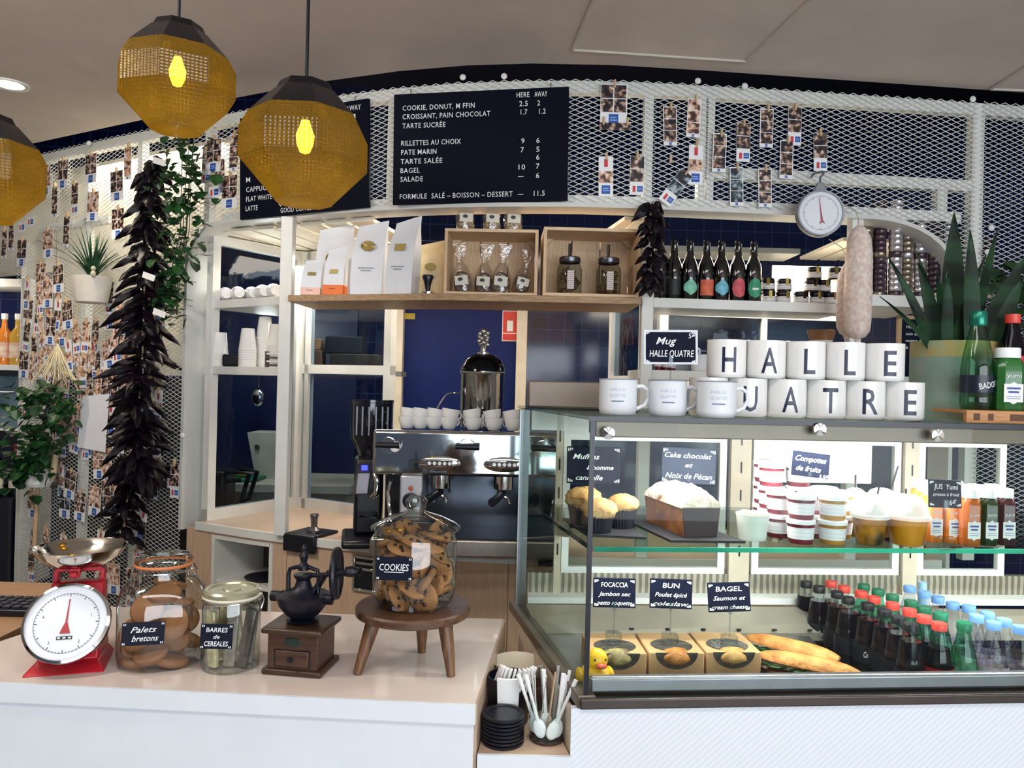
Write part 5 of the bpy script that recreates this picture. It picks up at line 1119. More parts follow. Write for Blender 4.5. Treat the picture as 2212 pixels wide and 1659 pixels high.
MB().tube([(.02, -.09, .29), (.035, -.11, .25), (.03, -.115, .21), (.01, -.11, .19)], [.012, .016, .014, .01], 12).build('spout', chrome, gr_)
MB().tube([(-.03, -.05, .12), (-.03, -.13, .12), (.03, -.13, .12), (.03, -.05, .12)], .007, 8).build('portafilter_fork', black, gr_)
kbx = thing('tamping_tray', 'black tamping tray hung over the worktop edge', 'tray', (ON(662, 3.12, WT).x, 3.215, WT+.001), R(-24))
MB().box(-.085, .075, -.06, .08, 0, .012).build('mat', black, kbx, bev=.006); MB().box(-.085, .075, -.085, -.06, -.062, .012).build('lip', black, kbx, bev=.006)
tp_ = thing('steel_tamper', 'steel coffee tamper standing on the black tamping tray', 'tamper', (kbx.location.x+.01, 3.20, WT+.0135))
MB().lathe([(0, 0), (.028, 0), (.029, .010), (.02, .016), (.0135, .022), (.0135, .03), (.015, .055), (.019, .07), (.018, .075), (0, .076)], 24).build('body', mat('tamper_steel', '#8f8d90', .3, .9), tp_)
# espresso machine
mir = mat('mirror_steel', '#c4cbd2', .06, 1, var=.02)
EY = 2.74; ex0, ex1 = W(806, 950, EY).x, .20; ew = ex1-ex0
em = thing('espresso_machine', 'chrome two-group espresso machine on the back counter', 'espresso machine', ((ex0+ex1)/2, EY, WT+.001), R(1.2))
eh = ew/2; zt_ = 1.376-WT; zb_ = 1.215-WT
MB().box(-eh, eh, 0, .03, zb_, zt_).build('front_panel', mir, em, bev=.012)
MB().box(-eh+.01, eh-.01, .03, .40, zb_+.02, zt_-.004).build('upper_body', mir, em, bev=.01)
MB().box(-eh+.02, eh-.02, .20, .40, .1, zb_+.02).build('back_splash', mat('splash_steel', '#474e58', .14, .95, var=.3, scale=4), em)
MB().box(-eh+.005, eh-.005, -.05, .36, .035, .10).build('drip_tray', steel, em, bev=.008); MB().box(-eh+.03, eh-.03, -.045, .2, .10, .104).build('drip_grid', black, em)
for s in (-1, 1): MB().box(s*(eh-.06)-.03, s*(eh-.06)+.03, .0, .3, 0, .035).build('foot', black, em)
for k, s in enumerate((-.105, .125)):
    g_ = MB().at((s, -.004, zb_+.045), R(90)).lathe([(0, .006), (.03, .005), (.062, .003), (.075, 0)], 32, sy=.36, caps=False); o = g_.build('button_panel', chrome, em)
    MB().box(s-.045, s+.045, -.012, -.009, zb_+.036, zb_+.056).build('button_strip', black, o)
    for j in range(5): MB().at((s-.036+.018*j, -.0125, zb_+.046), R(90)).lathe([(0, .003), (.0062, .003), (.007, 0)], 14, caps=False).build('button', ceramic, o)
    MB().lathe([(.036, 0), (.036, .05), (.03, .055), (.0, .055)], 24, c=(s, .07, zb_-.05)).build('group_head', chrome, em)
    MB().tube([(s, .07, zb_-.065), (s-.02, -.02, zb_-.07), (s-.04, -.10, zb_-.075)], [.012, .014, .016], 10).build('portafilter_handle', black, em)
    MB().tube([(s-.022, .07, zb_-.105), (s-.016, .07, zb_-.085), (s, .07, zb_-.078), (s+.016, .07, zb_-.085), (s+.022, .07, zb_-.105)], .006, 8).build('spout', chrome, em)
for s in (-.28, .0, .27):
    o = MB().at((s-.01, -.014, zt_-.055), R(90)).lathe([(0, .0), (.028, 0), (.03, -.01), (.026, -.014)], 20, caps=False).build('valve_plate', chrome, em); MB().tube([(s-.05, -.03, zt_-.053), (s+.035, -.03, zt_-.053)], [.009, .012], 10).build('valve_knob', black, em)
MB().at((-.262, -.02, zt_-.06), R(90)).lathe([(0, .016), (.016, .012), (.019, 0), (.016, -.01)], 18, caps=False).build('white_knob', ceramic, em)
MB().at((-.205, -.0, zb_-.09), R(90)).lathe([(0, .01), (.025, .01), (.029, .008), (.03, 0)], 24, caps=False).build('pressure_gauge', mat('gauge_dark', '#1a2430', .2), em)
MB().box(-.245, -.165, .0, .19, zb_-.15, zb_+.0).build('gauge_plate', mat('plate_pale', '#b9b8bd', .3, .6), em, bev=.006)
MB().at((-.205, -.012, zb_-.045), R(90)).lathe([(0, .004), (.008, .003), (.009, 0)], 12, caps=False).build('red_lamp', mat('lamp_red', '#b0503e', .4), em)
MB().tube([(-.28, .03, zb_-.02), (-.285, -.02, zb_-.06), (-.27, -.03, zb_-.16)], .006, 8).build('steam_wand', chrome, em)
# cups on the machine
TOP = WT+.001+zt_
def ecup():
    t = thing('espresso_cup', 'x', 'cup', (0, 0, 0), 0, 'espresso cups on the machine')
    MB().lathe([(0, .002), (.018, 0), (.022, .004), (.030, .02), (.0345, .045), (.0325, .045), (.028, .02), (0, .006)], 24).build('cup', ceramic, t)
    MB().tube([(-.031+.0*a-.012*math.sin(a), .0, .026+.013*math.cos(a)) for a in [math.pi*i/8 for i in range(9)]], .003, 6).build('handle', ceramic, t); return t
ec = None
for i, px in enumerate((880, 908, 938, 970, 1022, 1066, 1108)):
    Y = 2.84; x = ON(px, Y, TOP).x; pos = ('first', 'second', 'third', 'fourth', 'fifth', 'sixth', 'seventh')[i]
    for k in range(2):
        lab = '%s espresso cup in the %s stack on the espresso machine' % (('lower', 'tilted upper')[k], pos)
        loc = (x, Y+(.005 if k else 0), TOP+.0005+k*.029); rot = (0, R(-9)*k*(1 if i < 4 else 1.3), R((-150 if i < 4 else -30)+rnd.uniform(-8, 8)))
        if ec is None: ec = ecup(); ec.location = loc; ec.rotation_euler = rot; ec['label'] = lab
        else: dup(ec, loc, rot=rot, label=lab)
# chrome urn
sx_ = ON(1040, 3.02, TOP).x
ur = thing('chrome_urn', 'tall chrome dispenser urn with ornate lid knob behind the cups', 'urn', (sx_, 3.03, TOP+.0005))
MB().lathe([(0, 0), (.083, 0), (.086, .01), (.085, .205), (.089, .21), (.089, .218)], 36, caps=False).build('body', mat('urn_chrome', '#c9cbca', .1, 1, bump=.12, bscale=16), ur)
MB().lathe([(.089, .218), (.086, .235), (.07, .265), (.045, .283), (.026, .288), (.0, .289)], 36, caps=False).build('lid', mat('lid_black_chrome', '#20242c', .07, .9), ur)
kn = MB(); kn.lathe([(.024, .288), (.024, .294), (.012, .297), (.01, .315), (.016, .325)], 18)
for i in range(14): a = i*2.4; kn.ell((.016*math.cos(a), .016*math.sin(a), .325+i*.0035), .009, 8, 5)
kn.ell((0, 0, .378), .012, 10, 7); kn.build('lid_knob', chrome, ur)
MB().tube([(0, -.085, .05), (0, -.105, .05), (0, -.11, .03)], [.008, .008, .006], 8).build('tap', blackm, ur); MB().tube([(-.02, -.10, .062), (.02, -.10, .062)], .005, 8).build('tap_lever', blackm, ur)
MB().tube([(-.085, 0, .13), (-.12, -.02, .132), (-.14, -.03, .125), (-.185, -.05, .05), (-.20, -.055, .04)], .0035, 6).build('side_pipe', chrome, ur)
# ================================================================== right bay shelves
bb = []
def beer(label, px, col, txt, shape):
    Y = 3.02; x = ON(px, Y, S1).x; t = thing('beer_bottle', label, 'bottle', (x, Y, S1+.0005), 0, 'beer bottles on the white shelf'); r = .031
    MB().lathe([(0, 0), (r*.9, 0), (r, .005), (r, .125), (r*.9, .145), (r*.5, .175), (.0135, .195), (.013, .225), (.0145, .227), (.0145, .232), (0, .232)], 24).build('body', mat('beer_glass', '#05070d', .06, spec=.7, coat=.5), t)
    MB().lathe([(0, .239), (.013, .239), (.0155, .231), (.0148, .229)], 16, caps=False).build('cap', mat('cap_dark', '#1a1c28', .3, .6), t)
    lb = MB(); n = 12
    for i in range(n):
        a0, a1 = [-.95+1.9*(i+q)/n for q in (0, 1)]
        def zz(a):
            k = abs(a)/.95
            return {'hex': (.02+.02*k, .085-.025*k), 'rect': (.02, .082), 'oval': (.05-.034*math.sqrt(max(0, 1-k*k)), .05+.04*math.sqrt(max(0, 1-k*k)))}[shape]
        (l0, h0), (l1, h1) = zz(a0), zz(a1); q = r+.0006
        lb.add([(q*math.sin(a0), -q*math.cos(a0), l0), (q*math.sin(a1), -q*math.cos(a1), l1), (q*math.sin(a1), -q*math.cos(a1), h1), (q*math.sin(a0), -q*math.cos(a0), h0)], [(0, 1, 2, 3)])
    o = lb.build('label', mat('beer_label_'+col[1:], col, .55, var=.18, scale=40), t)
    if txt: MB().box(-.012, .012, -r-.0022, -r-.001, .045, .053).build('lettering', chalk, o)
for px, col, txt, shape, lab in ((1454, '#15181c', '', 'rect', 'beer bottle with black label, next to the pepper string'), (1488, '#7fc6ae', '', 'hex', 'beer bottle with mint green label'), (1524, '#d9664a', '', 'rect', 'beer bottle with orange label'), (1556, '#6fb6cf', '', 'hex', 'beer bottle with light blue label'), (1592, '#c4525c', '', 'oval', 'beer bottle with rose red label'), (1626, '#2f8f68', 'BIERE', 'oval', 'beer bottle with green label next to the jam jars')): beer(lab, px, col, txt, shape)
beer('dark unlabelled-looking beer bottle half hidden by the pepper string', 1424, '#0d0f14', '', 'rect')
def jam(): 
    t = thing('jam_jar', 'x', 'jar', (0, 0, 0), 0, 'jam jars on the white shelf'); r = .0285
    MB().lathe([(0, 0), (r*.95, 0), (r, .004), (r, .03), (r*.9, .036), (0, .036)], 22).build('glass', mat('jam_dark', '#24131a', .15), t); MB().lathe([(r+.0004, .006), (r+.0004, .028)], 24, caps=False).build('label', mat('jam_label', '#9c9aa0', .6, col2='#dcdad8', tex='wave', scale=30, dist=2, mixlo=.02, mixhi=.1), t)
    MB().lathe([(r*.96, .036), (r*.97, .047), (r*.93, .049), (0, .049)], 24, caps=False).build('lid', mat('jam_lid', '#191a28', .3, .4), t); return t
jm = None; seal_m = [mat('paper_seal_yellow', '#cdb55e', .6), mat('paper_seal_red', '#b9565a', .6)]
jl_ = [(1659, 0, 0, 0), (1691, 0, 0, 1), (1730, 0, 0, 0), (1764, 0, 0, 1), (1794, 0, 0, 1), (1657, 1, 0, 0), (1693, 1, 0, 0), (1752, 1, 0, 0), (1780, 1, 1, 1), (1757, 2, 0, 1), (1803, 2, 0, 0)]
for i, (px, lay, q, c_) in enumerate(jl_):
    Y = 3.05; x = ON(px, Y, S1).x; loc = (x, Y+.012*(lay == 1 and q), S1+.0005+lay*.0495)
    lab = '%s jam jar from the beer bottles in the %s row of the jam jars' % (ORD[[0, 1, 2, 3, 4, 5, 1, 2, 3, 4, 1, 2][i+1]], ('bottom', 'middle', 'top')[lay])
    if jm is None: jm = jam(); r = jm; r.location = loc; r['label'] = lab
    else: r = dup(jm, loc, rnd.uniform(-.3, .3), lab)
    s_ = MB().box(-.006, .006, -.0302, -.0296, .022, .0495); s_.build('paper_seal', seal_m[c_], r)
# enamel mugs
enam = mat('enamel', '#e6e9ee', .2, var=.015); enr = mat('enamel_rim', '#8d95a5', .3); bluei = mat('ink_pale_blue', '#a9bcd6', .5)
def emug(label, loc, r=.040, h=.074, rz=0, text=True, group='enamel mugs', hand=1):
    t = thing('enamel_mug', label, 'mug', loc, rz, group)
    MB().lathe([(0, .002), (r*.88, 0), (r*.96, .004), (r, .012), (r, h-.002), (r*1.02, h), (r*.97, h), (r*.96, .008), (0, .005)], 36).build('body', enam, t)
    MB().lathe([(r*1.0, h), (r*1.025, h+.001), (r*1.0, h+.0025), (r*.97, h+.001)], 36, caps=False).build('rim', enr, t)
    MB().tube([(r*.96, 0, h*.82), (r*1.3, 0, h*.84), (r*1.62, 0, h*.72), (r*1.66, 0, h*.5), (r*1.45, 0, h*.28), (r*.98, 0, h*.16)], .0042, 8).build('handle', enam, t)
    if text:
        raw = MB(); raw.text('HALLE', 0, .048, .007, .03, align='C'); raw.text('QUATRE', 0, .036, .007, .034, align='C'); raw.box(-.013, .013, -.0004, 0, .026, .029)
        wrap(raw, r*1.006, -.25).build('lettering', bluei, t)
    return t
c_ = ON(1474, 3.04, S1-.2); emug('white enamel mug on the upper tier behind the mug sign', (ON(1474, 3.06, 1.70).x, 3.06, 1.6175+.046), .042, .06, 0, False, 'mugs on the white shelf')
o = MB().box(-.26, .26, -.05, .05, 0, .044).build('shelf_riser', mat('riser_grey', '#8d96a5', .5), loc=(ON(1600, 3.07, 1.65).x, 3.12, S2+.0205)); tag(o, 'grey riser along the back of the mug shelf', 'riser')
MATS_loc = None
emug('small white mug just right of the mug sign', (ON(1514, 3.0, 1.65).x, 3.0, S2+.0205), .036, .064, 0, False, 'mugs on the white shelf')
# tins
def tin(label, px, ca_, cb2, cc):
    Y = 3.0; x = ON(px, Y, 1.65).x; t = thing('food_tin', label, 'tin', (x, Y, S2+.0205), 0, 'printed tins on the white shelf'); r, h = .052, .125
    MB().lathe([(0, 0), (r, 0), (r*1.03, .003), (r*1.03, .006), (r, .008), (r, h-.008), (r*1.03, h-.006), (r*1.03, h-.002), (r*.97, h), (r*.95, h-.006), (0, h-.006)], 34).build('can', chrome, t)
    o = MB().lathe([(r*1.006, .010), (r*1.006, h-.01)], 34, caps=False).build('label', mat('tin_label_'+ca_[1:], ca_, .35, var=.12, scale=30), t)
    lb = MB(); n = 16
    for k, (wid, hh, q) in enumerate(((.95, .036, 1.012), (.7, .026, 1.018))):
        if k == 1: o2 = lb.build('emblem', mat('tin_emb_'+cb2[1:], cb2, .4), o); lb = MB()
        for i in range(n):
            a0, a1 = [-wid+2*wid*(i+j)/n for j in (0, 1)]; e0, e1 = [hh*math.sqrt(max(0, 1-(a/wid)**2)) for a in (a0, a1)]; rr = r*q
            lb.add([(rr*math.sin(a0), -rr*math.cos(a0), h/2-e0), (rr*math.sin(a1), -rr*math.cos(a1), h/2-e1), (rr*math.sin(a1), -rr*math.cos(a1), h/2+e1), (rr*math.sin(a0), -rr*math.cos(a0), h/2+e0)], [(0, 1, 2, 3)])
    lb.build('emblem_center', mat('tin_emc_'+cc[1:], cc, .4, var=.2, scale=50), o)
    d = MB()
    for i in range(14):
        a = -1.2+2.4*i/13; z = h/2+(.045 if i % 2 else -.045); d.ell((r*1.01*math.sin(a), -r*1.01*math.cos(a), z), (.004, .002, .005), 6, 4)
    d.build('ornaments', mat('tin_orn', '#cfe0e0', .5), o)
tin('teal food tin with orange oval emblem behind the letter mugs', 1606, '#155f72', '#1a3a44', '#b9773a'); tin('blue food tin with large red oval emblem behind the letter mugs', 1691, '#2f86c0', '#c9d6e4', '#c02a34')
# little sauce bottles by the post, jars, chalkboard, carafe
for i, (px, h) in enumerate(((1418, .10), (1434, .085), (1447, .07))):
    Y = 3.06; t = thing('sauce_bottle', '%s small dark red sauce bottle beside the white post' % ('tallest', 'middle-sized', 'shortest')[i], 'bottle', (ON(px, Y, 1.66).x, Y, S2+.0205), 0, 'sauce bottles by the post')
    t.location.y = 3.02; MB().lathe([(0, 0), (.014, 0), (.015, .004), (.015, h*.6), (.006, h*.75), (.006, h)], 16).build('body', mat('sauce_red', '#5a1622', .2), t); MB().lathe([(.0065, h), (.0065, h+.014), (0, h+.014)], 12).build('cap', black, t); MB().lathe([(.0153, h*.15), (.0153, h*.5)], 16, caps=False).build('label', mat('sauce_label', '#c9c4c4', .5), t)
Y = 2.96; x = ON(1795, Y, 1.65).x
cf = thing('coffee_carafe', 'hourglass coffee carafe with wooden neck behind the sausage', 'carafe', (x, 3.06, S2+.0205))
MB().lathe([(0, 0), (.068, 0), (.07, .004), (.06, .03), (.034, .095), (.032, .10)], 32, caps=False).build('lower_body', mat('carafe_tan', '#a9764c', .3), cf); MB().lathe([(.046, .05), (.0335, .10), (.0335, .115), (.044, .135)], 32, caps=False).build('white_collar', ceramic, cf); MB().lathe([(.044, .135), (.055, .175), (.053, .176), (.042, .135)], 32, caps=False).build('upper_body', mat('carafe_brown', '#8a5f40', .3), cf)
for i, (px, h) in enumerate(((1889, .065), (1912, .05))):
    t = thing('spread_jar', '%s dark spread jar beside the small chalkboard' % ('left', 'right')[i], 'jar', (ON(px, 3.1, 1.65).x, 3.10, S2+.0205), 0, 'spread jars'); MB().lathe([(0, 0), (.026, 0), (.028, .004), (.028, h), (0, h)], 20).build('jar', mat('spread_brown', '#3a2018', .15), t); MB().lathe([(.029, h), (.029, h+.012), (0, h+.012)], 22).build('lid', mat('lid_gold', '#b59a68', .3, .6) if i else steel, t)
x0, x1 = ON(1937, 3.05, 1.7).x, ON(2012, 3.05, 1.7).x+.06
cbd = thing('small_chalkboard', 'small wood-framed chalkboard with handwriting behind the planter', 'chalkboard', ((x0+x1)/2, 3.05, S2+.021), R(2)); w = x1-x0; zt2 = W(1960, 682, 3.05).z-S2-.021
b_ = MB().box(-w/2+.012, w/2-.012, 0, .008, .0, zt2-.012).build('slate', slate, cbd); f_ = MB(); f_.box(-w/2, -w/2+.014, -.004, .012, 0, zt2); f_.box(w/2-.014, w/2, -.004, .012, 0, zt2); f_.box(-w/2, w/2, -.004, .012, zt2-.014, zt2); f_.build('frame', mat('frame_tan', '#a98a66', .5), cbd)
L_ = MB()
for i, s_ in enumerate(('Huile de', 'noix des', 'vergers de', 'la Vallée')): L_.text(s_, -w/2+.032, zt2-.05-.027*i, .012, shear=.3, y=-.001)
L_.build('lettering', chalk, b_)
# tins stacked in columns
tinm = [mat('stack_tin_silver_highlight', '#d4d0d8', .22, .8, var=.1), mat('stack_tin_plum', '#4a3a44', .25, .5, var=.2), mat('stack_tin_bronze', '#8f8272', .25, .7, var=.15)]  # silver against darker columns imitates highlight streaks on the tins
tps = []
for k in range(3):
    r, h = .026, .0225; b = MB(); b.lathe([(0, 0), (r, 0), (r*1.04, .0015), (r, .003), (r, h-.003), (r*1.04, h-.0015), (r*.98, h-.0002), (0, h-.0002)], 18); o = b.build('stacked_tin', tinm[k]); tps.append(o)
used = set()
for c, (px, n, k, Y) in enumerate(((1868, 15, 2, 3.10), (1890, 17, 1, 3.10), (1912, 17, 0, 3.08), (1934, 15, 2, 3.10), (1956, 15, 0, 3.10), (1980, 14, 1, 3.09), (2003, 13, 0, 3.10), (2026, 12, 1, 3.10), (2048, 12, 0, 3.09), (2070, 11, 1, 3.10))):
    x = .0; x = ON(px, Y, 1.94).x
    if c and x-px_prev < .0545: x = px_prev+.0545
    px_prev = x
    for j in range(n):
        loc = (x+rnd.uniform(-.001, .001), Y+rnd.uniform(-.002, .002), 1.9355+j*.0226)
        kk_ = k if j % 7 else (k+1) % 3; lab = 'small round tin in the %s stacked column from the sausage' % ORD[c+1]
        if kk_ not in used: used.add(kk_); o = tps[kk_]; o.location = loc
        else: o = tps[kk_].copy(); COL.objects.link(o); o.location = loc; o.rotation_euler = (0, 0, rnd.uniform(0, 6))
        tag(o, lab, 'tin', 'tins in the %s stacked column' % ORD[c+1])
# ================================================================== on the display case top
Zt = GT+.0008
for i, (px, Y) in enumerate(((1334, 1.60), (1441, 1.60), (1547, 1.555))):
    emug('enamel mug on the glass case, %s' % ('leftmost, beside the steel box', 'under the mug price sign', 'in front of the letter mugs')[i], (ON(px, Y, Zt).x, Y, Zt), .0395, .071, R(6), True, 'enamel mugs on the glass case')
lm_ = mat('letter_ink', '#121a3c', .35, var=.1)
def lmug(ch, row, px, pos):
    Y = 1.675; x = ON(px, Y, Zt).x; r = .0415; h = .0815
    t = thing('letter_mug', pos, 'mug', (x, Y, Zt+row*(h+.0008)), 0, 'white letter mugs stacked on the glass case')
    MB().lathe([(0, .002), (r*.9, 0), (r*.98, .003), (r, .008), (r, h), (r*.95, h), (r*.94, .01), (0, .006)], 40).build('body', ceramic, t)
    raw = MB().text(ch, 0, .012, .056, {'H': .03, 'A': .034, 'L': .024, 'E': .026, 'Q': .036, 'U': .03, 'T': .032, 'R': .032}[ch], align='C', bold=.012)
    wrap(raw, r*1.004, -.12).build('letter', lm_, t)
    MB().tube([(.0, r*.96, h*.8), (.0, r*1.5, h*.8), (0, r*1.65, h*.5), (0, r*1.4, h*.2), (0, r*.97, h*.2)], .005, 8).build('handle', ceramic, t)
xs_ = [ON(1613, 1.675, Zt).x+.0842*i for i in range(5)]
for i, ch in enumerate('UATRE'): lmug(ch, 0, 1613+84.3*i, 'white mug with the letter %s in the lower row of letter mugs' % ch)
lmug('Q', 0, 1613-84.3, 'white mug of the lower row hidden behind an enamel mug, left of the letter U')
for i, ch in enumerate('HALLE'): lmug(ch, 1, 1566+85*i, ['white mug with the letter H in the upper row', 'white mug with the letter A in the upper row', 'white mug with the letter L beside the A in the upper row', 'white mug with the letter L beside the E in the upper row', 'white mug with the letter E in the upper row'][i])
p = ON(1446, 1.60, Zt)
sign('framed chalk sign reading mug halle quatre 5 euros, over the enamel mugs', (p.x, 1.60, Zt+.006), .113, .072, [('Mug', .42, .58, .22, .35, .38), ('HALLE QUATRE', .52, .22, .2, .15, .82), ('5€', .9, .76, .15, .1, .14)], W(1446, 787, 1.6).z-Zt-.006, R(-1), False, frame=mat('sign_frame_white', '#cdd2d8', .5), lean=R(-3))
# planter + snake plant
px_, Yp = ON(2052, 1.78, Zt).x, 1.775; PZ = Zt
pot = thing('planter', 'cylindrical planter with greenish patina and gold upper band', 'planter', (px_, Yp, PZ)); r, h = .089, .178
MB().lathe([(0, 0), (r, 0), (r, h*.8), (r*.999, h*.8)], 44, caps=False).build('lower_body', mat('patina', '#72877c', .55, .1, col2='#869688', scale=6, bump=.1), pot); MB().lathe([(r, h*.8), (r, h), (r*.95, h), (r*.94, h*.75), (0, h*.75)], 44, caps=False).build('gold_band', mat('patina_gold', '#a8925a', .5, .25, col2='#8d9c7c', scale=22, mixlo=.4, mixhi=.7), pot)
lm1 = mat('snake_leaf', '#0c2015', .5, spec=.2, col2='#1c3a22', tex='wave', scale=3, dist=6, mixlo=.3, mixhi=.7)
sp_ = thing('snake_plant', 'tall snake plant with banded pointed leaves in the patina planter', 'plant', (px_, Yp, PZ+h*.76))
rl = random.Random(5)
for i, (bx, tx, hh, w_, dy) in enumerate(((-.045, -.155, .26, .013, .0), (-.06, -.12, .13, .012, -.02), (-.02, -.075, .24, .016, .01), (-.035, -.05, .20, .014, -.03), (.0, -.02, .22, .018, .02), (.02, .03, .36, .026, .03), (.03, .01, .30, .02, -.02), (.05, .11, .33, .02, .01), (.06, .17, .28, .02, .0), (.04, .08, .24, .018, .04), (-.01, .06, .26, .016, -.01), (.065, .12, .20, .018, -.03), (-.06, -.20, .155, .009, -.03), (.02, -.04, .29, .014, .05))):
    n = 10; vs, fs = [], []
    for j in range(n+1):
        u_ = j/n; ww = w_*(.55+.9*u_-1.4*u_**2.2) if u_ < 1 else 0; ww = max(.0006, w_*math.sin(math.pi*min(1, .22+.78*u_))**.8); x = bx+(tx-bx)*(u_**1.3); y = dy*1.2+(dy*.8)*u_; z = hh*(u_-.12*u_*u_*abs(tx-bx)/.15)
        tw_ = .5*math.sin(i*2.1)
        vs += [(x-ww*math.cos(tw_), y-ww*math.sin(tw_), z), (x, y+.004, z), (x+ww*math.cos(tw_), y+ww*math.sin(tw_), z), (x, y-.0015+.004, z-.0)]
    for j in range(n): fs += [(4*j+k, 4*j+(k+1) % 4, 4*j+4+(k+1) % 4, 4*j+4+k) for k in range(4)]
    MB().add(vs, fs).build('leaf', lm1, sp_)
# bottle crate + bottles
cx0, cx1 = ON(2078, 1.60, Zt).x, ON(2240, 1.60, Zt).x+.05
bcx = thing('wooden_tray', 'low orange-toned wooden tray under the bottles on the case', 'tray', (cx0, 1.585, Zt)); tw2 = cx1-cx0
tm_ = wood('tray_wood', '#c48a4e', '#a46e38', .45); MB().box(0, tw2, 0, .012, 0, .026).build('front_board', tm_, bcx, bev=.001); MB().box(0, tw2, .0121, .13, .02, .0265).build('deck', tm_, bcx)
for a, b_ in ((.015, .028), (.045, .056), (.09, .15)): MB().box(a, b_, -.0006, .001, .006, .02).build('slot', mat('slot_brown', '#5a3418', .6), bcx)
ZB2 = Zt+.0268
wg = glass('water_glass', '#bfe0cc', '#2f7d60', 1.5, .02)
x = ON(2112, 1.635, ZB2).x
b1 = thing('mineral_water_bottle', 'green glass mineral water bottle on the wooden tray', 'bottle', (x, 1.64, ZB2)); 
MB().lathe([(0, 0), (.028, 0), (.0325, .012), (.0325, .03), (.031, .034), (.032, .06), (.032, .085), (.0285, .115), (.021, .15), (.0145, .178), (.0135, .19), (.015, .192), (.015, .205)], 30, caps=False).build('body', wg, b1)
MB().lathe([(.0325, .036), (.0328, .038), (.0326, .073)], 30, caps=False).build('label', mat('water_label', '#0d1a2c', .35), b1)
MB().lathe([(.0155, .178), (.017, .182), (.0165, .206), (.014, .21), (0, .21)], 22, caps=False).build('cap', mat('foil_green', '#1c7a66', .25, .5), b1)
wrap(MB().text('BADOIT', 0, 0, .013, .046, align='C', bold=.01, rot=R(10)), .0333, .3, .047).build('lettering', chalk, b1)
x = ON(2176, 1.70, ZB2).x
b2 = thing('cola_bottle_glass', 'red-capped cola bottle standing behind the green juice bottle', 'bottle', (x, 1.69, ZB2)); MB().lathe([(0, 0), (.027, 0), (.03, .01), (.029, .05), (.031, .09), (.027, .13), (.016, .17), (.0125, .19)], 26, caps=False).build('body', cola, b2)
MB().lathe([(.0315, .085), (.0315, .118)], 26, caps=False).build('label', redl, b2); MB().lathe([(.0145, .19), (.0155, .192), (.015, .21), (0, .211)], 20, caps=False).build('cap', cr_, b2); b2.name = 'cola_bottle'
x = ON(2180, 1.615, ZB2).x; gb = dup(jt['g'], (x, 1.625, ZB2), R(-3), 'bright green juice bottle on the wooden tray, picture right', 'juice bottles on the tray'); gb.scale = (1.5, 1.3, 1.12)
for c in gb.children:
    if c.name.startswith('body'): c.data = c.data.copy(); c.data.materials[0] = mat('juice_bright', '#2f6b32', .12, col2='#25582a', scale=8)
# ================================================================== pendant lamps
ambm, nt_, p_ = newmat('amber_glass'); N, L = nt_.nodes.new, nt_.links.new; nt_.nodes.remove(p_)
tc = N('ShaderNodeTexCoord'); b1_ = N('ShaderNodeTexWave'); b1_.bands_direction = 'Z'; b1_.inputs['Scale'].default_value = 38
sep = N('ShaderNodeSeparateXYZ'); L(tc.outputs['Object'], sep.inputs[0]); at2 = N('ShaderNodeMath'); at2.operation = 'ARCTAN2'; L(sep.outputs[1], at2.inputs[0]); L(sep.outputs[0], at2.inputs[1])
ms = N('ShaderNodeMath'); ms.operation = 'MULTIPLY'; ms.inputs[1].default_value = 90; L(at2.outputs[0], ms.inputs[0]); sn_ = N('ShaderNodeMath'); sn_.operation = 'SINE'; L(ms.outputs[0], sn_.inputs[0])
ad = N('ShaderNodeMath'); ad.operation = 'MULTIPLY_ADD'; ad.inputs[1].default_value = .4; L(sn_.outputs[0], ad.inputs[0]); L(b1_.outputs['Fac'], ad.inputs[2]); L(tc.outputs['Object'], b1_.inputs[0])
bp_ = N('ShaderNodeBump'); bp_.inputs['Strength'].default_value = .4; bp_.inputs['Distance'].default_value = .003; L(ad.outputs[0], bp_.inputs['Height'])
rp_ = N('ShaderNodeValToRGB'); rp_.color_ramp.elements[0].color = lin('#8a6a22'); rp_.color_ramp.elements[1].color = lin('#c29c44'); L(ad.outputs[0], rp_.inputs[0])
tr_ = N('ShaderNodeBsdfTransparent'); L(rp_.outputs[0], tr_.inputs[0])
tl_ = N('ShaderNodeBsdfTranslucent'); tl_.inputs[0].default_value = lin('#b0962a'); L(bp_.outputs[0], tl_.inputs['Normal'])
df_ = N('ShaderNodeBsdfDiffuse'); df_.inputs[0].default_value = lin('#5a4c16')
gl_ = N('ShaderNodeBsdfGlossy'); gl_.inputs['Roughness'].default_value = .12; L(bp_.outputs[0], gl_.inputs['Normal'])
m1 = N('ShaderNodeMixShader'); m1.inputs[0].default_value = .32; L(tr_.outputs[0], m1.inputs[1]); L(tl_.outputs[0], m1.inputs[2])
m0 = N('ShaderNodeMixShader'); m0.inputs[0].default_value = .14; L(m1.outputs[0], m0.inputs[1]); L(df_.outputs[0], m0.inputs[2])
m2 = N('ShaderNodeMixShader'); m2.inputs[0].default_value = .07; L(m0.outputs[0], m2.inputs[1]); L(gl_.outputs[0], m2.inputs[2]); L(m2.outputs[0], nt_.nodes['Material Output'].inputs[0])
capm_ = mat('lamp_cap', '#100f16', .3, .2, var=.15)
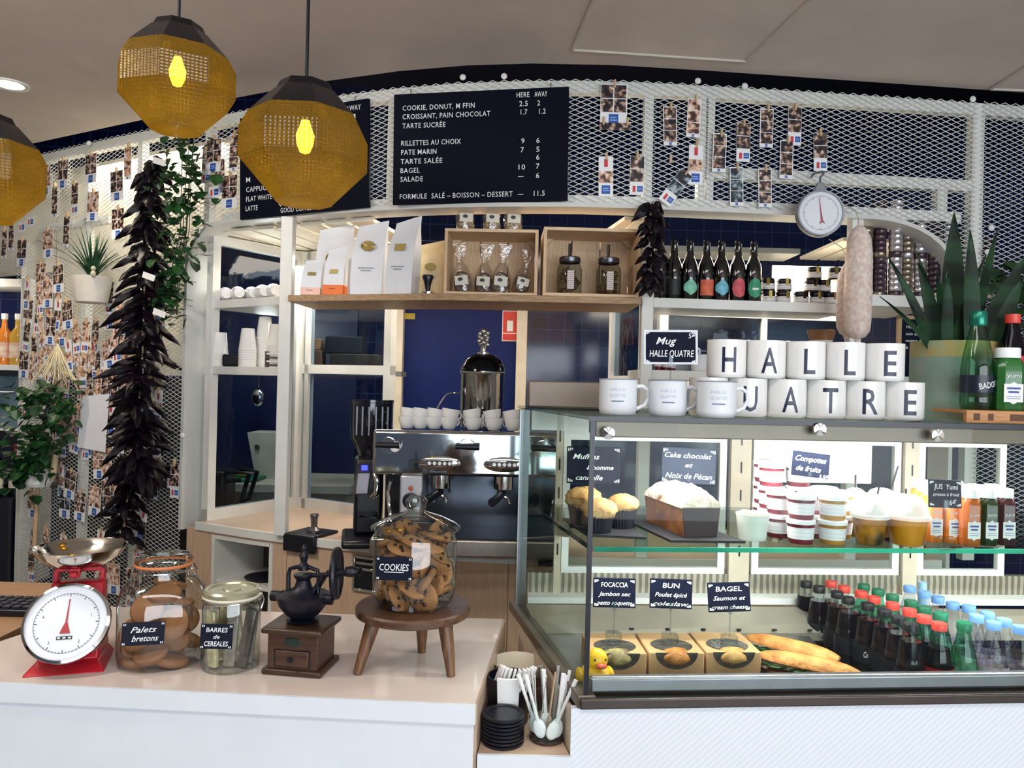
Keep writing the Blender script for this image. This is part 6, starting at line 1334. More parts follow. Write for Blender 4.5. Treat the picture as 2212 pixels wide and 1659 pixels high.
def pendant(label, px, py_top, Y, rz):
    p = W(px, py_top, Y); Rr = .152; H = .288
    t = thing('pendant_lamp', label, 'pendant lamp', p, rz, 'faceted amber pendant lamps')
    def ring8(k, z, a0, n=8): return [(Rr*k*math.cos(a0+2*math.pi*i/n), Rr*k*math.sin(a0+2*math.pi*i/n), z) for i in range(n)]
    n = 8; h8 = math.pi/8
    def skin(rings, cap=False):
        vs = [v for r_ in rings for v in r_]; fs = [(n*j+i, n*j+(i+1) % n, n*j+n+(i+1) % n, n*j+n+i) for j in range(len(rings)-1) for i in range(n)]
        if cap: fs.append(tuple(n*(len(rings)-1)+i for i in range(n)))
        return MB().add(vs, fs)
    skin([ring8(.10, .0, 0), ring8(.40, -.004, 0), ring8(.46, -.022, 0), ring8(.50, -.026, 0), ring8(.86, -.085, 0)]).build('cap', capm_, t, smooth=25)
    skin([ring8(.86, -.085, 0), ring8(1.0, -.125, 0), ring8(1.0, -.195, 0), ring8(.46, -.283, 0), ring8(.44, -.288, 0)], True).build('glass_shade', ambm, t, smooth=0)
    MB().tube([(0, 0, 0), (0, 0, 2.75-p.z)], .0042, 8).build('cord', black, t)
    MB().lathe([(.016, -.03), (.018, -.035), (.018, -.085), (.012, -.09), (0, -.09)], 16).build('socket', black, t)
    MB().lathe([(.010, -.09), (.014, -.105), (.022, -.125), (.02, -.145), (.012, -.165), (0, -.17)], 18).build('bulb', emis('bulb_glow', '#ffd08a', 14), t)
    point('pendant_lamp_light', p+Vector((0, 0, -.20)), .55, (1, .72, .36), .03)
pendant('amber faceted pendant lamp in front of the ceiling, highest of the three', 386, 52, 2.07, R(8))
pendant('amber faceted pendant lamp hanging before the left menu board', 662, 180, 1.84, R(25))
pendant('amber faceted pendant lamp cut by the left picture edge', -26, 250, 2.10, R(10))
# ================================================================== menu boards
bd = mat('board_navy', '#04071a', .6, var=.1, spec=.1)
def menu(label, c4, lines):
    """c4 = pixel corners TL,TR,BR,BL ; lines = (text,u,v,h px,w px)"""
    (tlx, tly), (trx, try_), (brx, bry), (blx, bly) = c4; Yl, Yr = lines[0]
    P = [W(tlx, tly, Yl), W(trx, try_, Yr), W(brx, bry, Yr), W(blx, bly, Yl)]
    d = (P[2]-P[3]); Lx = math.hypot(d.x, d.y); H = ((P[0]-P[3]).length+(P[1]-P[2]).length)/2; rz = math.atan2(d.y, d.x); rot = (0, -math.atan2(d.z, Lx), rz)
    t = thing('menu_board', label, 'menu board', P[3], group='menu boards on the mesh', rot=rot)
    o = MB().box(0, Lx, 0, .014, 0, H).build('board', bd, t, bev=.002)
    wpx, hpx = (trx-tlx+brx-blx)/2, (bly-tly+bry-try_)/2
    tx = MB()
    for (s_, x, y, w) in lines[1]: 
        h = 11.5 if 'É' not in s_ and 'Ë' not in s_ else 11.5
        tx.text(s_, x/wpx*Lx, (hpx-y)/hpx*H-.0, h/hpx*H, w/wpx*Lx if w else None, y=-.0006, bold=.004, space=1.1)
    tx.build('lettering', chalk, o)
    for u_ in (.1, .9): MB().tube([(Lx*u_, .004, H-.004), (Lx*u_, .002, H+.016), (Lx*u_, .016, H+.02)], .003, 6).build('hook', steel, t)
menu('dark menu board listing cookies, tarts and prices, in the centre', [(851, 203), (1229, 187), (1226, 433), (848, 442)], ((2.965, 2.865), [
 ('HERE', 268, 19, 27), ('AWAY', 306, 19, 27), ('COOKIE, DONUT, M FFIN', 20, 37, 158), ('2.5', 274, 38, 18), ('2', 312, 38, 6), ('CROISSANT, PAIN CHOCOLAT', 20, 56, 192), ('1.7', 277, 56, 14), ('1.2', 316, 56, 14), ('TARTE SUCRÉE', 20, 76, 95),
 ('RILLETTES AU CHOIX', 18, 114, 131), ('9', 279, 118, 7), ('6', 311, 118, 7), ('PATE MARIN', 18, 134, 78), ('7', 278, 137, 7), ('5', 311, 137, 7), ('TARTE SALÉE', 17, 154, 92), ('6', 311, 154, 7), ('BAGEL', 17, 174, 43), ('10', 274, 174, 14), ('7', 311, 173, 7), ('SALADE', 17, 193, 50), ('—', 273, 193, 12), ('6', 311, 193, 7),
 ('FORMULE  SALÉ – BOISSON – DESSERT', 16, 231, 246), ('—', 273, 231, 12), ('11.5', 307, 231, 23)]))
menu('dark menu board listing coffees, half hidden by the pendant lamp', [(527, 250), (803, 216), (797, 447), (518, 475)], ((3.235, 3.02), [
 ('HERE', 178, 24, 26), ('AWAY', 232, 21, 30), ('1', 246, 40, 5), ('M', 15, 146, 9), ('CAPPUCCINO', 15, 168, 76), ('5', 250, 168, 7), ('FLAT WHITE', 15, 189, 58), ('4', 88, 208, 6), ('LATTE', 14, 210, 27), ('GOOD COFFEE !', 92, 222, 72)]))
# ================================================================== photo prints pegged to the mesh
def picmat(name, cols, scale=55):
    m, nt, p = newmat(name); N, L = nt.nodes.new, nt.links.new
    tc = N('ShaderNodeTexCoord'); oi = N('ShaderNodeObjectInfo'); ml = N('ShaderNodeVectorMath'); ml.operation = 'SCALE'; L(oi.outputs['Location'], ml.inputs[0]); ml.inputs['Scale'].default_value = 37.7
    av = N('ShaderNodeVectorMath'); L(tc.outputs['Object'], av.inputs[0]); L(ml.outputs[0], av.inputs[1])
    nz = N('ShaderNodeTexNoise'); nz.inputs['Scale'].default_value = scale; nz.inputs['Detail'].default_value = 2; L(av.outputs[0], nz.inputs['Vector'])
    rp = N('ShaderNodeValToRGB'); rp.color_ramp.interpolation = 'EASE'
    while len(rp.color_ramp.elements) < len(cols): rp.color_ramp.elements.new(.5)
    for i, (e, c) in enumerate(zip(rp.color_ramp.elements, cols)): e.position = .36+.3*i/(len(cols)-1); e.color = lin(c)
    L(nz.outputs[0], rp.inputs[0]); L(rp.outputs[0], p.inputs['Base Color']); p.inputs['Roughness'].default_value = .35; return m
pic_d = picmat('photo_dark', ['#0a0c1a', '#241c24', '#5a443c', '#b08c78', '#d8c8bc']); pic_w = picmat('photo_warm', ['#3a2826', '#96705e', '#d0a48a', '#e8c8b4', '#f2e4da']); pic_c = picmat('photo_cool', ['#05070f', '#0c1424', '#1d2c3c', '#6a7a86', '#a8b4bc'])
card = mat('photo_card', '#eceef2', .45, var=.02); bluel = mat('logo_blue', '#1f4fa6', .5, var=.05); redt = mat('tab_red', '#c8323c', .5); pegw = mat('peg_wood', '#c6a884', .6)
def pic(t, x0, x1, z0, z1, m): MB().box(x0, x1, -.0006, -.0002, z0, z1).build('picture', m, t)
def logo(t, x, z, s): 
    o = MB().box(x-s/2, x+s/2, -.0006, -.0002, z-s/2, z+s/2).build('logo_square', bluel, t); b = MB()
    for k, (a, c) in enumerate(((-.36, .30), (-.36, .36))): b.box(x+a*s, x+c*s, -.0009, -.0006, z+s*(.08-.26*k), z+s*(.2-.26*k))
    b.build('logo_lettering', mat('logo_pale', '#8fb4e6', .5), o)
def one(t, x, z, h): MB().text('1', x, z, h, h*.5, y=-.0004, align='C', bold=.04).build('red_numeral', redt, t)
def peg(t, x, z): MB().box(x-.0035, x+.0035, -.008, .004, z-.014, z+.016).build('peg', pegw, t, bev=.001)
def proto_print(kind, pm):
    t = thing('photo_print', 'x', 'photo print', (0, 0, 0))
    if kind == 'quad':
        w, h = .10, .152; c = MB().box(-w/2, w/2, -.0002, .0004, -h, 0).build('card', card, t)
        for i in (0, 1):
            for j in (0, 1): pic(t, -w/2+.002+i*.049, -w/2+.047+i*.049, -.052-j*.0525, -.003-j*.0525, pm)
        logo(t, 0, -.130, .036); peg(t, .002, 0)
    elif kind == 'strip':
        w, h = .052, .146; MB().box(-w/2, w/2, -.0002, .0004, -h, 0).build('card', card, t)
        for j in range(3): pic(t, -w/2+.003, w/2-.003, -.045-j*.0435, -.004-j*.0435, pm)
        logo(t, 0, -.139, .010); peg(t, .004, 0)
    elif kind == 'two':
        w, h = .053, .146; MB().box(-w/2, w/2, -.0002, .0004, -h, 0).build('card', card, t)
        for j in range(2): pic(t, -w/2+.001, w/2-.001, -.047-j*.049, -.001-j*.049, pm)
        one(t, -.010, -.134, .022); logo(t, .012, -.123, .021); peg(t, .0, 0)
    elif kind == 'one':
        w, h = .054, .150; MB().box(-w/2, w/2, -.0002, .0004, -h, 0).build('card', card, t); one(t, 0, -.038, .028); pic(t, -w/2+.001, w/2-.001, -.098, -.055, pm); logo(t, 0, -.124, .032); peg(t, .002, 0)
    elif kind == 'wide':
        w, h = .105, .03; MB().box(-w/2, w/2, -.0002, .0004, -h, 0).build('card', card, t); pic(t, -w/2, w/2, -h, -.004, pm); peg(t, -.04, .0); peg(t, .042, .0)
    elif kind == 'tab':
        w, h = .06, .05; MB().box(-w/2, w/2, -.0002, .0004, -h, 0).build('card', card, t); one(t, -.013, -.036, .022); logo(t, .014, -.025, .024)
    return t
PROT = {}
KW = {'quad': 'four-picture photo print with blue logo tab', 'strip': 'narrow strip of three photos', 'two': 'two-photo strip with red numeral tab', 'one': 'photo strip headed by a red numeral', 'wide': 'wide group photo', 'tab': 'small card with red numeral and blue square'}
TONE = {'d': pic_d, 'w': pic_w, 'c': pic_c}
def put(kind, tone, px, py, label, group, tilt=0, off=.012, sc_=1, squash=1):
    p = onwall(px, py, off); rot = (0, -tilt, wallrot(p.x))
    k = (kind, tone)
    if k not in PROT: t = PROT[k] = proto_print(kind, TONE[tone]); t.location = p; t.rotation_euler = rot; t['label'] = label; t['group'] = group; t.scale = (sc_,)*3
    else: t = dup(PROT[k], p, rot=rot, label=label, group=group, scale=sc_)
    return t
G1 = 'photo prints on the mesh above the shelves'
for kind, tone, px, py, tilt, where in (('quad', 'd', 1327, 182, 0, 'beside the centre menu board'), ('wide', 'd', 1329, 263, 0, 'of a row of faces below the four-picture print'), ('one', 'w', 1309, 338, .02, 'below the wide group photo'), ('two', 'd', 1377, 337, .0, 'left of the mesh post under the wide photo'),
        ('strip', 'd', 1447, 230, .04, 'just right of the first mesh post'), ('strip', 'w', 1501, 213, -.03, 'at the top against the double post'), ('one', 'w', 1504, 313, 0, 'on the double post behind a tilted strip'), ('strip', 'd', 1556, 288, -.02, 'first right of the double post'), ('two', 'd', 1607, 266, 0, 'second right of the double post, upper row'), ('strip', 'd', 1657, 235, 0, 'third right of the double post, upper row'), ('two', 'd', 1718, 231, 0, 'near the mesh middle rail, highest on the right'), ('strip', 'd', 1700, 303, 0, 'overlapping below the highest right print'), ('two', 'd', 1772, 287, .03, 'rightmost, above the hanging dial scale'), ('strip', 'c', 1591, 361, .03, 'lower row right of the double post, cool toned'), ('strip', 'd', 1652, 364, .04, 'lower row, second from the double post')):
    t = put(kind, tone, px, py, KW[kind]+' '+where, G1, tilt)
    if kind == 'wide': t.scale = (1.1, 1, 1)
t = put('two', 'c', 1484, 372, 'tilted two-photo strip with red numeral tab across the double post', G1, -.62, .02)
o = MB().box(-.0035, .0035, -.008, .004, -.014, .016).build('peg', pegw, loc=onwall(1449, 344, .008)); tag(o, 'empty wooden peg alone on the mesh below the first strip', 'peg'); o.name = 'clothes_peg'
# left photo wall : prints seen one by one, then the crowded lower rows
G2 = 'photo prints on the tall photo wall'
big = [('quad', 'd', 137, 345), ('quad', 'd', 197, 332), ('strip', 'w', 277, 316), ('quad', 'd', 252, 369), ('quad', 'w', 99, 362), ('strip', 'd', 119, 402), ('two', 'd', 162, 396), ('quad', 'w', 202, 414), ('quad', 'd', 255, 450), ('strip', 'd', 25, 478), ('tab', 'd', 47, 480), ('quad', 'w', 104, 496), ('strip', 'd', 145, 466), ('quad', 'd', 48, 517), ('quad', 'w', 89, 568), ('quad', 'd', 126, 571), ('quad', 'd', 463, 300), ('strip', 'd', 507, 290), ('tab', 'd', 462, 402), ('quad', 'd', 497, 378), ('two', 'd', 475, 345), ('two', 'd', 448, 318), ('strip', 'd', 10, 496), ('tab', 'd', 66, 468)]
items = [(k, t_, px, py, rnd.uniform(-.05, .05)) for k, t_, px, py in big]
rl = random.Random(12); y = 612
while y < 1262:
    x = 58+rl.uniform(-6, 10) if y < 1000 else 66+rl.uniform(0, 14)
    dens = 22 if y < 900 else 30
    while x < 345:
        dense = (y < 830 and x < 330) or (y < 960 and x > 150) or (y >= 960)
        skip = (165 < x < 238 and y < 660) or (x > 240 and y < 640 and x < 320)
        if y > 1000 and x > 300: skip = rl.random() < .7
        if not skip and rl.random() < (.86 if y < 900 else .62):
            k = rl.choices(('quad', 'strip', 'two', 'one', 'tab'), (.22, .16, .26, .14, .22))[0]
            items.append((k, rl.choices('dwc', (.42, .52, .06))[0], x, y+rl.uniform(-9, 9), rl.gauss(0, .13)))
        x += rl.uniform(.75, 1.25)*dens
    y += 38 if y < 900 else 46
items += [('two', 'd', 378, 1000, 0), ('tab', 'd', 372, 1030, 0), ('quad', 'd', 286, 1228, .1), ('quad', 'w', 245, 1218, .05)]
rows_ = {}
for it in items: rows_.setdefault(int((it[3]-300)//42), []).append(it)
for r_ in sorted(rows_):
    for i, (k, t_, px, py, tl) in enumerate(sorted(rows_[r_], key=lambda q: q[2])):
        put(k, t_, px, py, '%s, number %s across, %s row down photo wall' % (KW[k], ['one', 'two', 'three', 'four', 'five', 'six', 'seven', 'eight', 'nine', 'ten', 'eleven', 'twelve', 'thirteen', 'fourteen', 'fifteen', 'sixteen', 'seventeen'][i], ['first', 'second', 'third', 'fourth', 'fifth', 'sixth', 'seventh', 'eighth', 'ninth', 'tenth', 'eleventh', 'twelfth', 'thirteenth', 'fourteenth', 'fifteenth', 'sixteenth', 'seventeenth', 'eighteenth', 'nineteenth', 'twentieth', 'twenty-first', 'twenty-second', 'twenty-third', 'twenty-fourth'][r_]), G2, tl, .010+.0021*((i*7+r_*3) % 6), 1.08 if k != 'quad' else .95)
# white paper sheet and dried straw bunch
p = onwall(203, 858, .035); o = MB().hexa([(-.13, 0, -.25), (.11, -.005, -.26), (.11, -.0044, -.26), (-.13, .0006, -.25)], [(-.10, .004, 0), (.12, .002, .02), (.12, .0026, .02), (-.10, .0046, 0)]).build('paper_sheet', mat('sheet_white', '#e9ebf2', .7, var=.02), loc=p, rz=wallrot(p.x)); tag(o, 'white paper sheet hung low on the photo wall beside the peppers', 'paper')
p = onwall(125, 765, .05); b = MB()
for i in range(60):
    a = rnd.uniform(-.9, .9); l_ = rnd.uniform(.09, .17); b.tube([(0, 0, .05), (math.sin(a)*l_*.4, rnd.uniform(-.03, .0), -.03), (math.sin(a)*l_, rnd.uniform(-.05, .0), -l_)], .0016, 4)
o = b.build('straw_bunch', mat('straw', '#e0d4b0', .7, var=.15), loc=p); tag(o, 'bunch of dried pale straw hung above the left ivy pot', 'dried straw')
# ================================================================== peppers
pepm = mat('dried_pepper', '#07060f', .42, col2='#170a14', scale=9, bump=.25, bscale=30, spec=.2)
def pepper_mesh():
    b = MB(); n = 9; vs, fs = [], []; m_ = 8
    for j in range(n+1):
        u_ = j/n; r = .021*(math.sin(math.pi*min(1, .16+u_*.84))**.8)*(1-.35*u_)+.0012; cx = .085*u_; cz = -.018*u_*u_*2
        for k in range(m_): a = 2*math.pi*k/m_; q = 1+.22*math.sin(3*a+j); vs.append((cx, r*q*math.cos(a), cz+r*.75*q*math.sin(a)))
    for j in range(n):
        for k in range(m_): fs.append((m_*j+k, m_*j+(k+1) % m_, m_*j+m_+(k+1) % m_, m_*j+m_+k))
    fs += [tuple(range(m_)), tuple(m_*n+k for k in range(m_))]; b.add(vs, fs); b.tube([(-.014, 0, .004), (0, 0, 0)], .0022, 5); return b
pep0 = None
def pepper_string(name, label, path, n, sz, spread, halfw, core=0):
    t = thing(name, label, 'pepper string', path[0])
    MB().tube([Vector(q)-Vector(path[0]) for q in path], .004, 6).build('cord', mat('twine', '#b8a88c', .8), t)
    global pep0
    me = PEPM.data if pep0 else None
    for i in range(n):
        u_ = (i+.5)/n; k = u_*(len(path)-1); j = min(int(k), len(path)-2); q = Vector(path[j]).lerp(Vector(path[j+1]), k-j)-Vector(path[0])
        az = i*2.399; hw = halfw(u_); s_ = sz*rnd.uniform(.8, 1.15)
        o = pep0.copy(); COL.objects.link(o); o.parent = t; o.location = q+Vector((math.cos(az)*.012*hw, math.sin(az)*.012*hw-.006, 0)); o.scale = (s_*hw, s_, s_); o.rotation_euler = (rnd.uniform(-.4, .4), rnd.uniform(-.15, .55), az); o['kind'] = 'thing'; del o['kind']
    if core:
        cb_v = MB(); src = [tuple(v.co) for v in PEPM.data.vertices]; sf = [tuple(p.vertices) for p in PEPM.data.polygons]
        for i in range(core):
            u_ = rnd.random(); k = u_*(len(path)-1); j = min(int(k), len(path)-2); q = Vector(path[j]).lerp(Vector(path[j+1]), k-j)-Vector(path[0]); s_ = sz*rnd.uniform(.7, 1.05); hw = halfw(u_)
            cb_v.M = Matrix.Translation(q) @ Matrix.Rotation(rnd.uniform(-3.2, 3.2), 4, 'Z') @ Matrix.Rotation(rnd.uniform(-.1, .7), 4, 'Y') @ Matrix.Diagonal((s_*hw, s_, s_, 1)); cb_v.add(src, sf)
        o = cb_v.build('inner_peppers', pepm, t); o['kind'] = 'stuff'
    return t
PEPM = pepper_mesh().build('pepper', pepm); pep0 = PEPM
pa = [onwall(333, 338, .11), onwall(322, 480, .13), onwall(312, 620, .13), onwall(308, 760, .13), onwall(300, 880, .13), onwall(300, 1000, .12), onwall(310, 1035, .12)]
pepper_string('pepper_string', 'long dark string of dried peppers hanging before the photo wall', pa, 99, 1.25, .1, lambda u_: .75+.75*min(1, u_*3) if u_ < .85 else 1.5-4*(u_-.85), 130)
pa2 = [onwall(285, 1040, .10), onwall(272, 1090, .10), onwall(265, 1165, .10)]
pepper_string('pepper_string', 'short tail of dried peppers below the long string', pa2, 22, 1.15, .1, lambda u_: 1.05)
pa3 = [onwall(1408, 436, .05), onwall(1406, 520, .06), onwall(1404, 630, .06)]
pepper_string('pepper_string', 'small dark string of dried peppers on the white post beside the beer', pa3, 34, .95, .08, lambda u_: .75)
bpy.data.objects.remove(PEPM)
for px, py, lab in ((345, 350, 'white tag at the top of the long pepper string'), (322, 598, 'white tag hanging halfway up the pepper string'), (345, 677, 'white ribbon bow tied on the long pepper string')):
    p = onwall(px, py, .24); o = MB().box(-.035, .03, -.001, .001, -.012, .014).build('paper_tag', paper, loc=p, rot=(0, .3, -.3)); tag(o, lab, 'tag')
# ================================================================== plants on the photo wall
leaf_d = mat('ivy_leaf', '#12301c', .4, col2='#2c5a2a', scale=25); leaf_g = mat('grass_leaf', '#173826', .45, col2='#2f5c3a', scale=12)
def leafquad(b, p, s_, az, el, m=0):
    d = Vector((math.cos(az)*math.cos(el), math.sin(az)*math.cos(el), math.sin(el))); w = Vector((-math.sin(az), math.cos(az), 0)); u_ = d.cross(w)
    P = lambda a, c, e: p+d*(a*s_)+w*(c*s_)+u_*(e*s_)
    b.add([P(0, 0, 0), P(.25, .5, .08), P(.7, .38, .05), P(1, 0, -.06), P(.7, -.38, .05), P(.25, -.5, .08), P(.45, 0, -.02)], [(0, 1, 6), (1, 2, 6), (2, 3, 6), (3, 4, 6), (4, 5, 6), (5, 0, 6)], m)
def ivy(label, path, n, spread, leaf, root=None):
    t = thing('hanging_ivy', label, 'plant', path[0]); b = MB(); st_ = MB(); o0 = Vector(path[0])
    for k in range(5):
        off = Vector((rnd.uniform(-.04, .04), rnd.uniform(-.03, .02), 0)); st_.tube([Vector(q)-o0+off*(1+.5*math.sin(i+k)) for i, q in enumerate(path)], .002, 5)
    for i in range(n):
        k = rnd.random()*(len(path)-1); j = min(int(k), len(path)-2); q = Vector(path[j]).lerp(Vector(path[j+1]), k-j)-o0; sp_ = spread(k/(len(path)-1))
        leafquad(b, q+Vector((rnd.gauss(0, sp_), rnd.gauss(-.02, sp_*.6), rnd.gauss(0, .03))), leaf*rnd.uniform(.6, 1.2), rnd.uniform(-3.1, .0), rnd.uniform(-1.3, .2))
    st_.build('stems', mat('stem_green', '#3a4a2a', .6), t); b.build('leaves', leaf_d, t, smooth=0); return t
ivy('dark green ivy trailing down beside the opening of the kiosk', [onwall(412, 290, .08), onwall(402, 400, .09), onwall(398, 500, .08), onwall(382, 590, .07), onwall(378, 680, .06)], 330, lambda u_: .055 if u_ < .65 else .03, .05)
pt = onwall(85, 1030, .12)
po_ = thing('hanging_pot', 'small white cone-shaped pot under the left ivy', 'pot', pt-Vector((0, 0, .05))); MB().lathe([(0, 0), (.055, .004), (.062, .02), (.035, .10), (.03, .104), (.03, .09)], 24, caps=False).build('pot', mat('pot_white', '#c9ccc8', .5), po_); MB().tube([(0, .03, .09), (0, .10, .12)], .003, 6).build('hook', steel, po_)
ivy('bushy ivy hanging over the small white pot, lower left', [onwall(110, 830, .14), onwall(95, 880, .16), onwall(85, 940, .16), onwall(72, 1000, .14), onwall(52, 1030, .14)], 360, lambda u_: .085 if u_ < .5 else .06, .06)
gp = onwall(198, 655, .10)
wp = thing('wall_pot', 'ribbed white wall pot holding the spiky grass plant', 'pot', gp); n = 40; vs = []; fs = []
pr = [(.062, 0), (.07, .004), (.092, .125), (.088, .125), (.08, .10)]
for r, z in pr:
    for k in range(n*2): a = math.pi*k/n; q = r*(1+(.018 if k % 2 else -.018)*(1 if z < .12 else 0)); vs.append((q*math.cos(a), q*.85*math.sin(a), z))
fs = [(2*n*j+k, 2*n*j+(k+1) % (2*n), 2*n*j+2*n+(k+1) % (2*n), 2*n*j+2*n+k) for j in range(len(pr)-1) for k in range(2*n)]+[tuple(range(2*n))]
MB().add(vs, fs).build('pot', mat('pot_ribbed', '#d2cdc4', .5), wp); MB().lathe([(0, .1), (.08, .1)], 24, caps=False, sy=.85).build('soil', mat('soil', '#1c1612', .9), wp); MB().tube([(0, .07, .1), (0, .12, .13)], .003, 6).build('hook', steel, wp)
gpl = thing('grass_plant', 'spiky green grass plant in the ribbed white wall pot', 'plant', gp+Vector((0, 0, .10))); b = MB()
for i in range(46):
    az = rnd.uniform(0, 6.28); l_ = rnd.uniform(.16, .30); lean = rnd.uniform(.1, 1.0); w_ = .009; pts = []
    for j in range(7): u_ = j/6; pts.append((Vector((math.cos(az)*lean*l_*u_**1.2*.95, math.sin(az)*lean*l_*u_**1.2*.7, l_*u_*(1-.45*lean*u_))), w_*(1-u_)**.6))
    sd = Vector((-math.sin(az), math.cos(az), 0)); vs = []; 
    for q, ww in pts: vs += [q-sd*ww, q+Vector((0, 0, -.002)), q+sd*ww]
    b.add(vs, [(3*j+k, 3*j+k+1, 3*j+4+k, 3*j+3+k) for j in range(6) for k in (0, 1)])
b.build('blades', leaf_g, gpl)
fb = ON(215, 3.62, 0); fg = MB(); fg.ell((.045, -.075, .13), (.012, .012, .016), 10, 7); fg.ell((.045, -.075, .155), (.011, .011, .012), 10, 7); o = fg.build('small_figurine', mat('figurine', '#b9b3a0', .6), loc=gp); tag(o, 'tiny pale figurine on the rim of the ribbed wall pot', 'figurine')
# wooden spoon, spatula, whisk hanging lower left
for nm_, px, py0, py1, w, lab, cat_, cm_ in (('wooden_spoon', 82, 1055, 1185, .012, 'long wooden spoon handle hanging under the white cone pot', 'spoon', '#cfae8c'), ('wooden_brush', 122, 962, 1040, .016, 'pale wooden brush handle hanging right of the cone pot', 'brush', '#d8c09a')):
    a, c = onwall(px, py0, .07), onwall(px-8, py1, .07); t = thing(nm_, lab, cat_, a)
    MB().tube([(0, 0, 0), (c-a)*.5, (c-a)], [w*.8, w, w*.9], 10).build('handle', mat('handle_'+cm_[1:], cm_, .5), t); MB().ell(tuple(c-a), (w*1.8, w*.8, w*2), 12, 8).build('head', mat('head_dark', '#3a3430', .5) if 'brush' in nm_ else MATS['handle_'+cm_[1:]], t)
# ================================================================== hanging scale, sausages
hp = onwall(1770, 462, .10)
hs = thing('hanging_scale', 'grey hanging dial scale with white face hooked on the mesh', 'scale', hp, R(-4))
MB().at((0, 0, 0), R(90)).lathe([(0, -.02), (.078, -.018), (.086, -.01), (.086, .016), (.083, .022), (.078, .022), (.077, .017)], 44, caps=False).build('case', mat('scale_grey', '#8f939c', .35, .4), hs)
MB().at((0, 0, 0), R(90)).lathe([(0, .0165), (.078, .0165)], 44, caps=False).build('dial_face', dialw, hs)
tk = MB()
for i in range(48):
    a = 2*math.pi*i/48; tk.M = Matrix.Rotation(R(90), 4, 'X') @ Matrix.Rotation(a, 4, 'Z'); w_ = .0008 if i % 4 == 0 else .0004; tk.box(-w_, w_, .056 if i % 4 == 0 else .059, .062, .0167, .0173)
tk.M = Matrix.Rotation(R(90), 4, 'X'); tk.lathe([(.0625, .017), (.0632, .017)], 48, caps=False); tk.build('dial_marks', ink, hs)
q = MB().at((0, 0, 0), 0, R(-8)); q.prism([(-.0015, 0), (.0015, 0), (.0006, .056), (-.0006, .056)], -.0205, -.0195, ax='y'); q.prism([(-.002, 0), (.002, 0), (.003, -.028), (.010, -.042), (.0, -.034), (-.010, -.042), (-.003, -.028)], -.0205, -.0195, ax='y'); q.build('needle', redn, hs)
MB().hexa([(-.028, -.012, .07), (.028, -.012, .07), (.028, .012, .07), (-.028, .012, .07)], [(-.012, -.01, .115), (.012, -.01, .115), (.012, .01, .115), (-.012, .01, .115)]).build('neck', MATS['scale_grey'], hs, bev=.003)
MB().tube([(0, 0, .115), (0, 0, .135), (.012, 0, .148), (.012, .02, .162), (0, .08, .17), (-.006, .09, .16)], .004, 8).build('hook', mat('hook_grey', '#6f7480', .4, .5), hs)
saum = mat('sausage_white', '#eaded6', .7, col2='#d6bcb2', scale=60, bump=.5, bscale=70)
def sausage(label, px, py0, py1, Y, r):
    a, c = W(px, py0, Y), W(px-2, py1, Y); H = a.z-c.z; t = thing('dry_sausage', label, 'sausage', (c.x, Y, c.z), R(10), 'hanging dry sausages')
    MB().lathe([(.006, -.012), (.008, 0), (r*.6, .008), (r*.92, .03), (r, .07), (r*1.03, H*.4), (r*.97, H*.75), (r*.85, H-.05), (r*.5, H-.015), (.008, H), (.006, H+.02)], 26).build('sausage', saum, t)
    MB().tube([(0, 0, H+.015), (0, .03, H+.06), (0, .12, H+.11)], .0015, 5).build('string', mat('twine', '#b8a88c', .8), t)
sausage('long white dry sausage hanging below the dial scale', 1853, 486, 733, 2.78, .047)
sausage('shorter white dry sausage just behind the long one', 1828, 568, 725, 2.87, .035)
# fairy-light style white bulbs? -> dark foliage at right
ivy('dark leafy plant in shadow at the far right behind the snake plant', [Vector((1.80, 2.75, 2.02)), Vector((1.90, 2.72, 1.85)), Vector((1.86, 2.70, 1.66)), Vector((1.80, 2.7, 1.5))], 260, lambda u_: .10, .075)
# ================================================================== left opening : bottles, chalkboard, wine
bs = thing('bar_shelving', 'white bar shelving seen through the left opening of the photo wall', 'shelving', (-3.05, 4.7, 0))
def bpart(nm_, x0, x1, y0, y1, z0, z1, m): MB().box(x0, x1, y0, y1, z0, z1).build(nm_, m, bs)
YL = 4.45
xr = W(46, 800, YL).x
def zat(py): return W(20, py, YL).z
bpart('shelf', -.5, xr+3.05, YL-4.7-.02, .2, zat(800), zat(788), white); bpart('shelf', -.5, xr+3.05, YL-4.7-.02, .2, zat(620), zat(603), white)
bpart('back', -.5, xr+3.05, .2, .22, .3, 2.3, mat('mirror_grey', '#6f7a86', .2, .3)); bpart('cabinet', -.5, W(34, 1100, YL).x+3.05, YL-4.7-.06, .2, 0, zat(1075), mat('cabinet_dark', '#101626', .4)); bpart('side', xr+3.05, xr+3.08, YL-4.7-.02, .2, .3, 2.3, white)
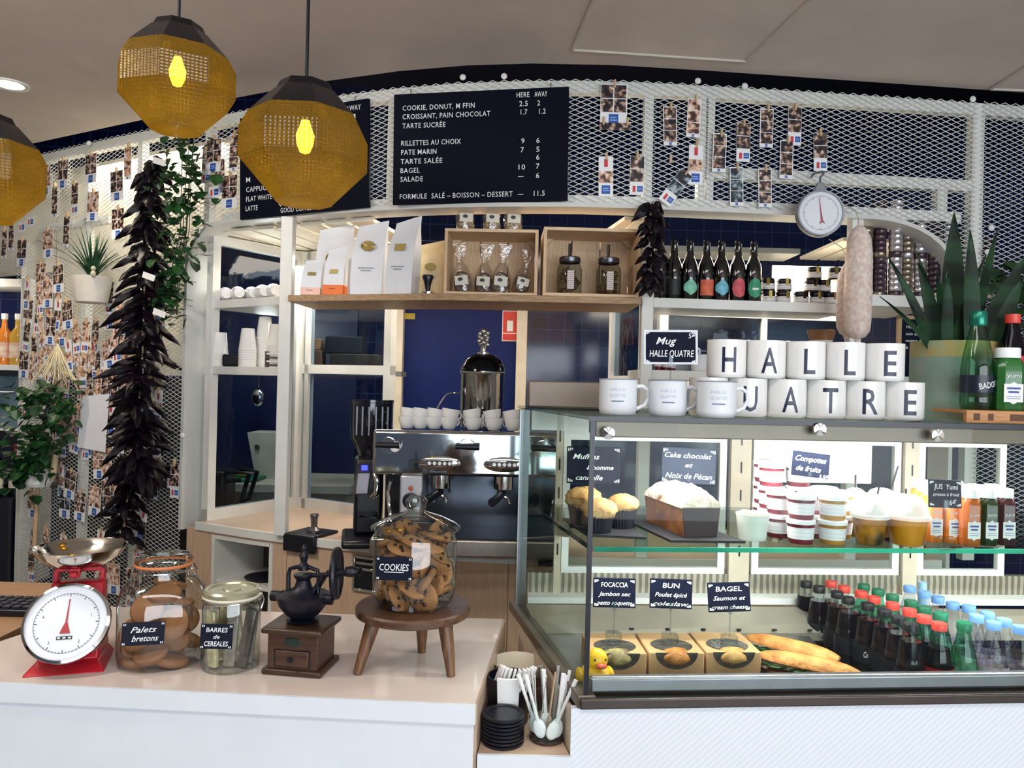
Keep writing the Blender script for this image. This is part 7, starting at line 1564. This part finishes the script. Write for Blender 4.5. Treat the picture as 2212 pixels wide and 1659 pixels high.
for i, (px, col, lab) in enumerate(((8, '#c9772a', 'amber spirit bottle at the picture edge on the bar shelf'), (37, '#b8923a', 'golden spirit bottle on the bar shelf, next to the photo wall'))):
    t = thing('spirit_bottle', lab, 'bottle', (ON(px, YL+.06, zat(788)).x, YL+.06, zat(788)+.0005), 0, 'spirit bottles on the bar shelf'); MB().lathe([(0, 0), (.04, 0), (.042, .01), (.042, .18), (.016, .22), (.014, .27)], 22).build('body', mat('spirit_'+col[1:], col, .1, emit=0, coat=.5), t); MB().lathe([(.017, .265), (.018, .3), (0, .301)], 16, caps=False).build('stopper', ceramic, t); MB().lathe([(.0425, .04), (.0425, .13)], 22, caps=False).build('label', mat('spirit_label', '#e8d8c4', .5, col2='#b84a2c', scale=14), t)
point('bar_shelf_lamp', (xr-.25, YL-.1, zat(640)), 2.5, WARM, .05)
w = xr+3.35; ob = thing('bar_chalkboard', 'weathered blue chalkboard hung under the bar shelf', 'chalkboard', (xr-.36, YL-.03, zat(925))); hz = zat(800)-zat(925); MB().box(0, .36, 0, .01, 0, hz).build('board', mat('chalk_blue', '#2f4658', .7, col2='#56707c', scale=5), ob); MB().box(0, .36, -.003, .011, -.012, 0).build('frame', white, ob)
MB().box(.02, .34, -.001, 0, hz*.62, hz*.64).build('chalk_line', chalk, ob)
MB().box(0, .36, -.002, .0, hz*.9, hz).build('dark_strip', mat('strip_dark', '#0c1220', .5), ob)
wine = mat('wine_glass', '#070a14', .08, spec=.6)
for i, (px, col) in enumerate(((4, '#e6e6ea'), (12, '#e9e9ec'), (22, '#a8744c'), (33, '#a02a38'))):
    zb0 = zat(1075)+.0005; Yw = YL+.02+.05*(i % 2); x = xr-.06-.085*(3-i); t = thing('wine_bottle', ['white-capped wine bottle at the picture edge', 'white-capped wine bottle next to the edge one', 'copper-capped wine bottle on the dark bar cabinet', 'red-capped wine bottle nearest the photo wall'][i], 'bottle', (x, Yw, zb0), 0, 'wine bottles on the bar cabinet')
    MB().lathe([(0, 0), (.036, 0), (.038, .008), (.038, .19), (.015, .24), (.014, .30)], 20).build('body', wine, t); MB().lathe([(.0155, .235), (.016, .305), (0, .306)], 16, caps=False).build('capsule', mat('capsule_'+col[1:], col, .4), t); MB().lathe([(.0384, .05), (.0384, .13)], 20, caps=False).build('label', mat('wine_label', '#d9d2c4', .6), t)
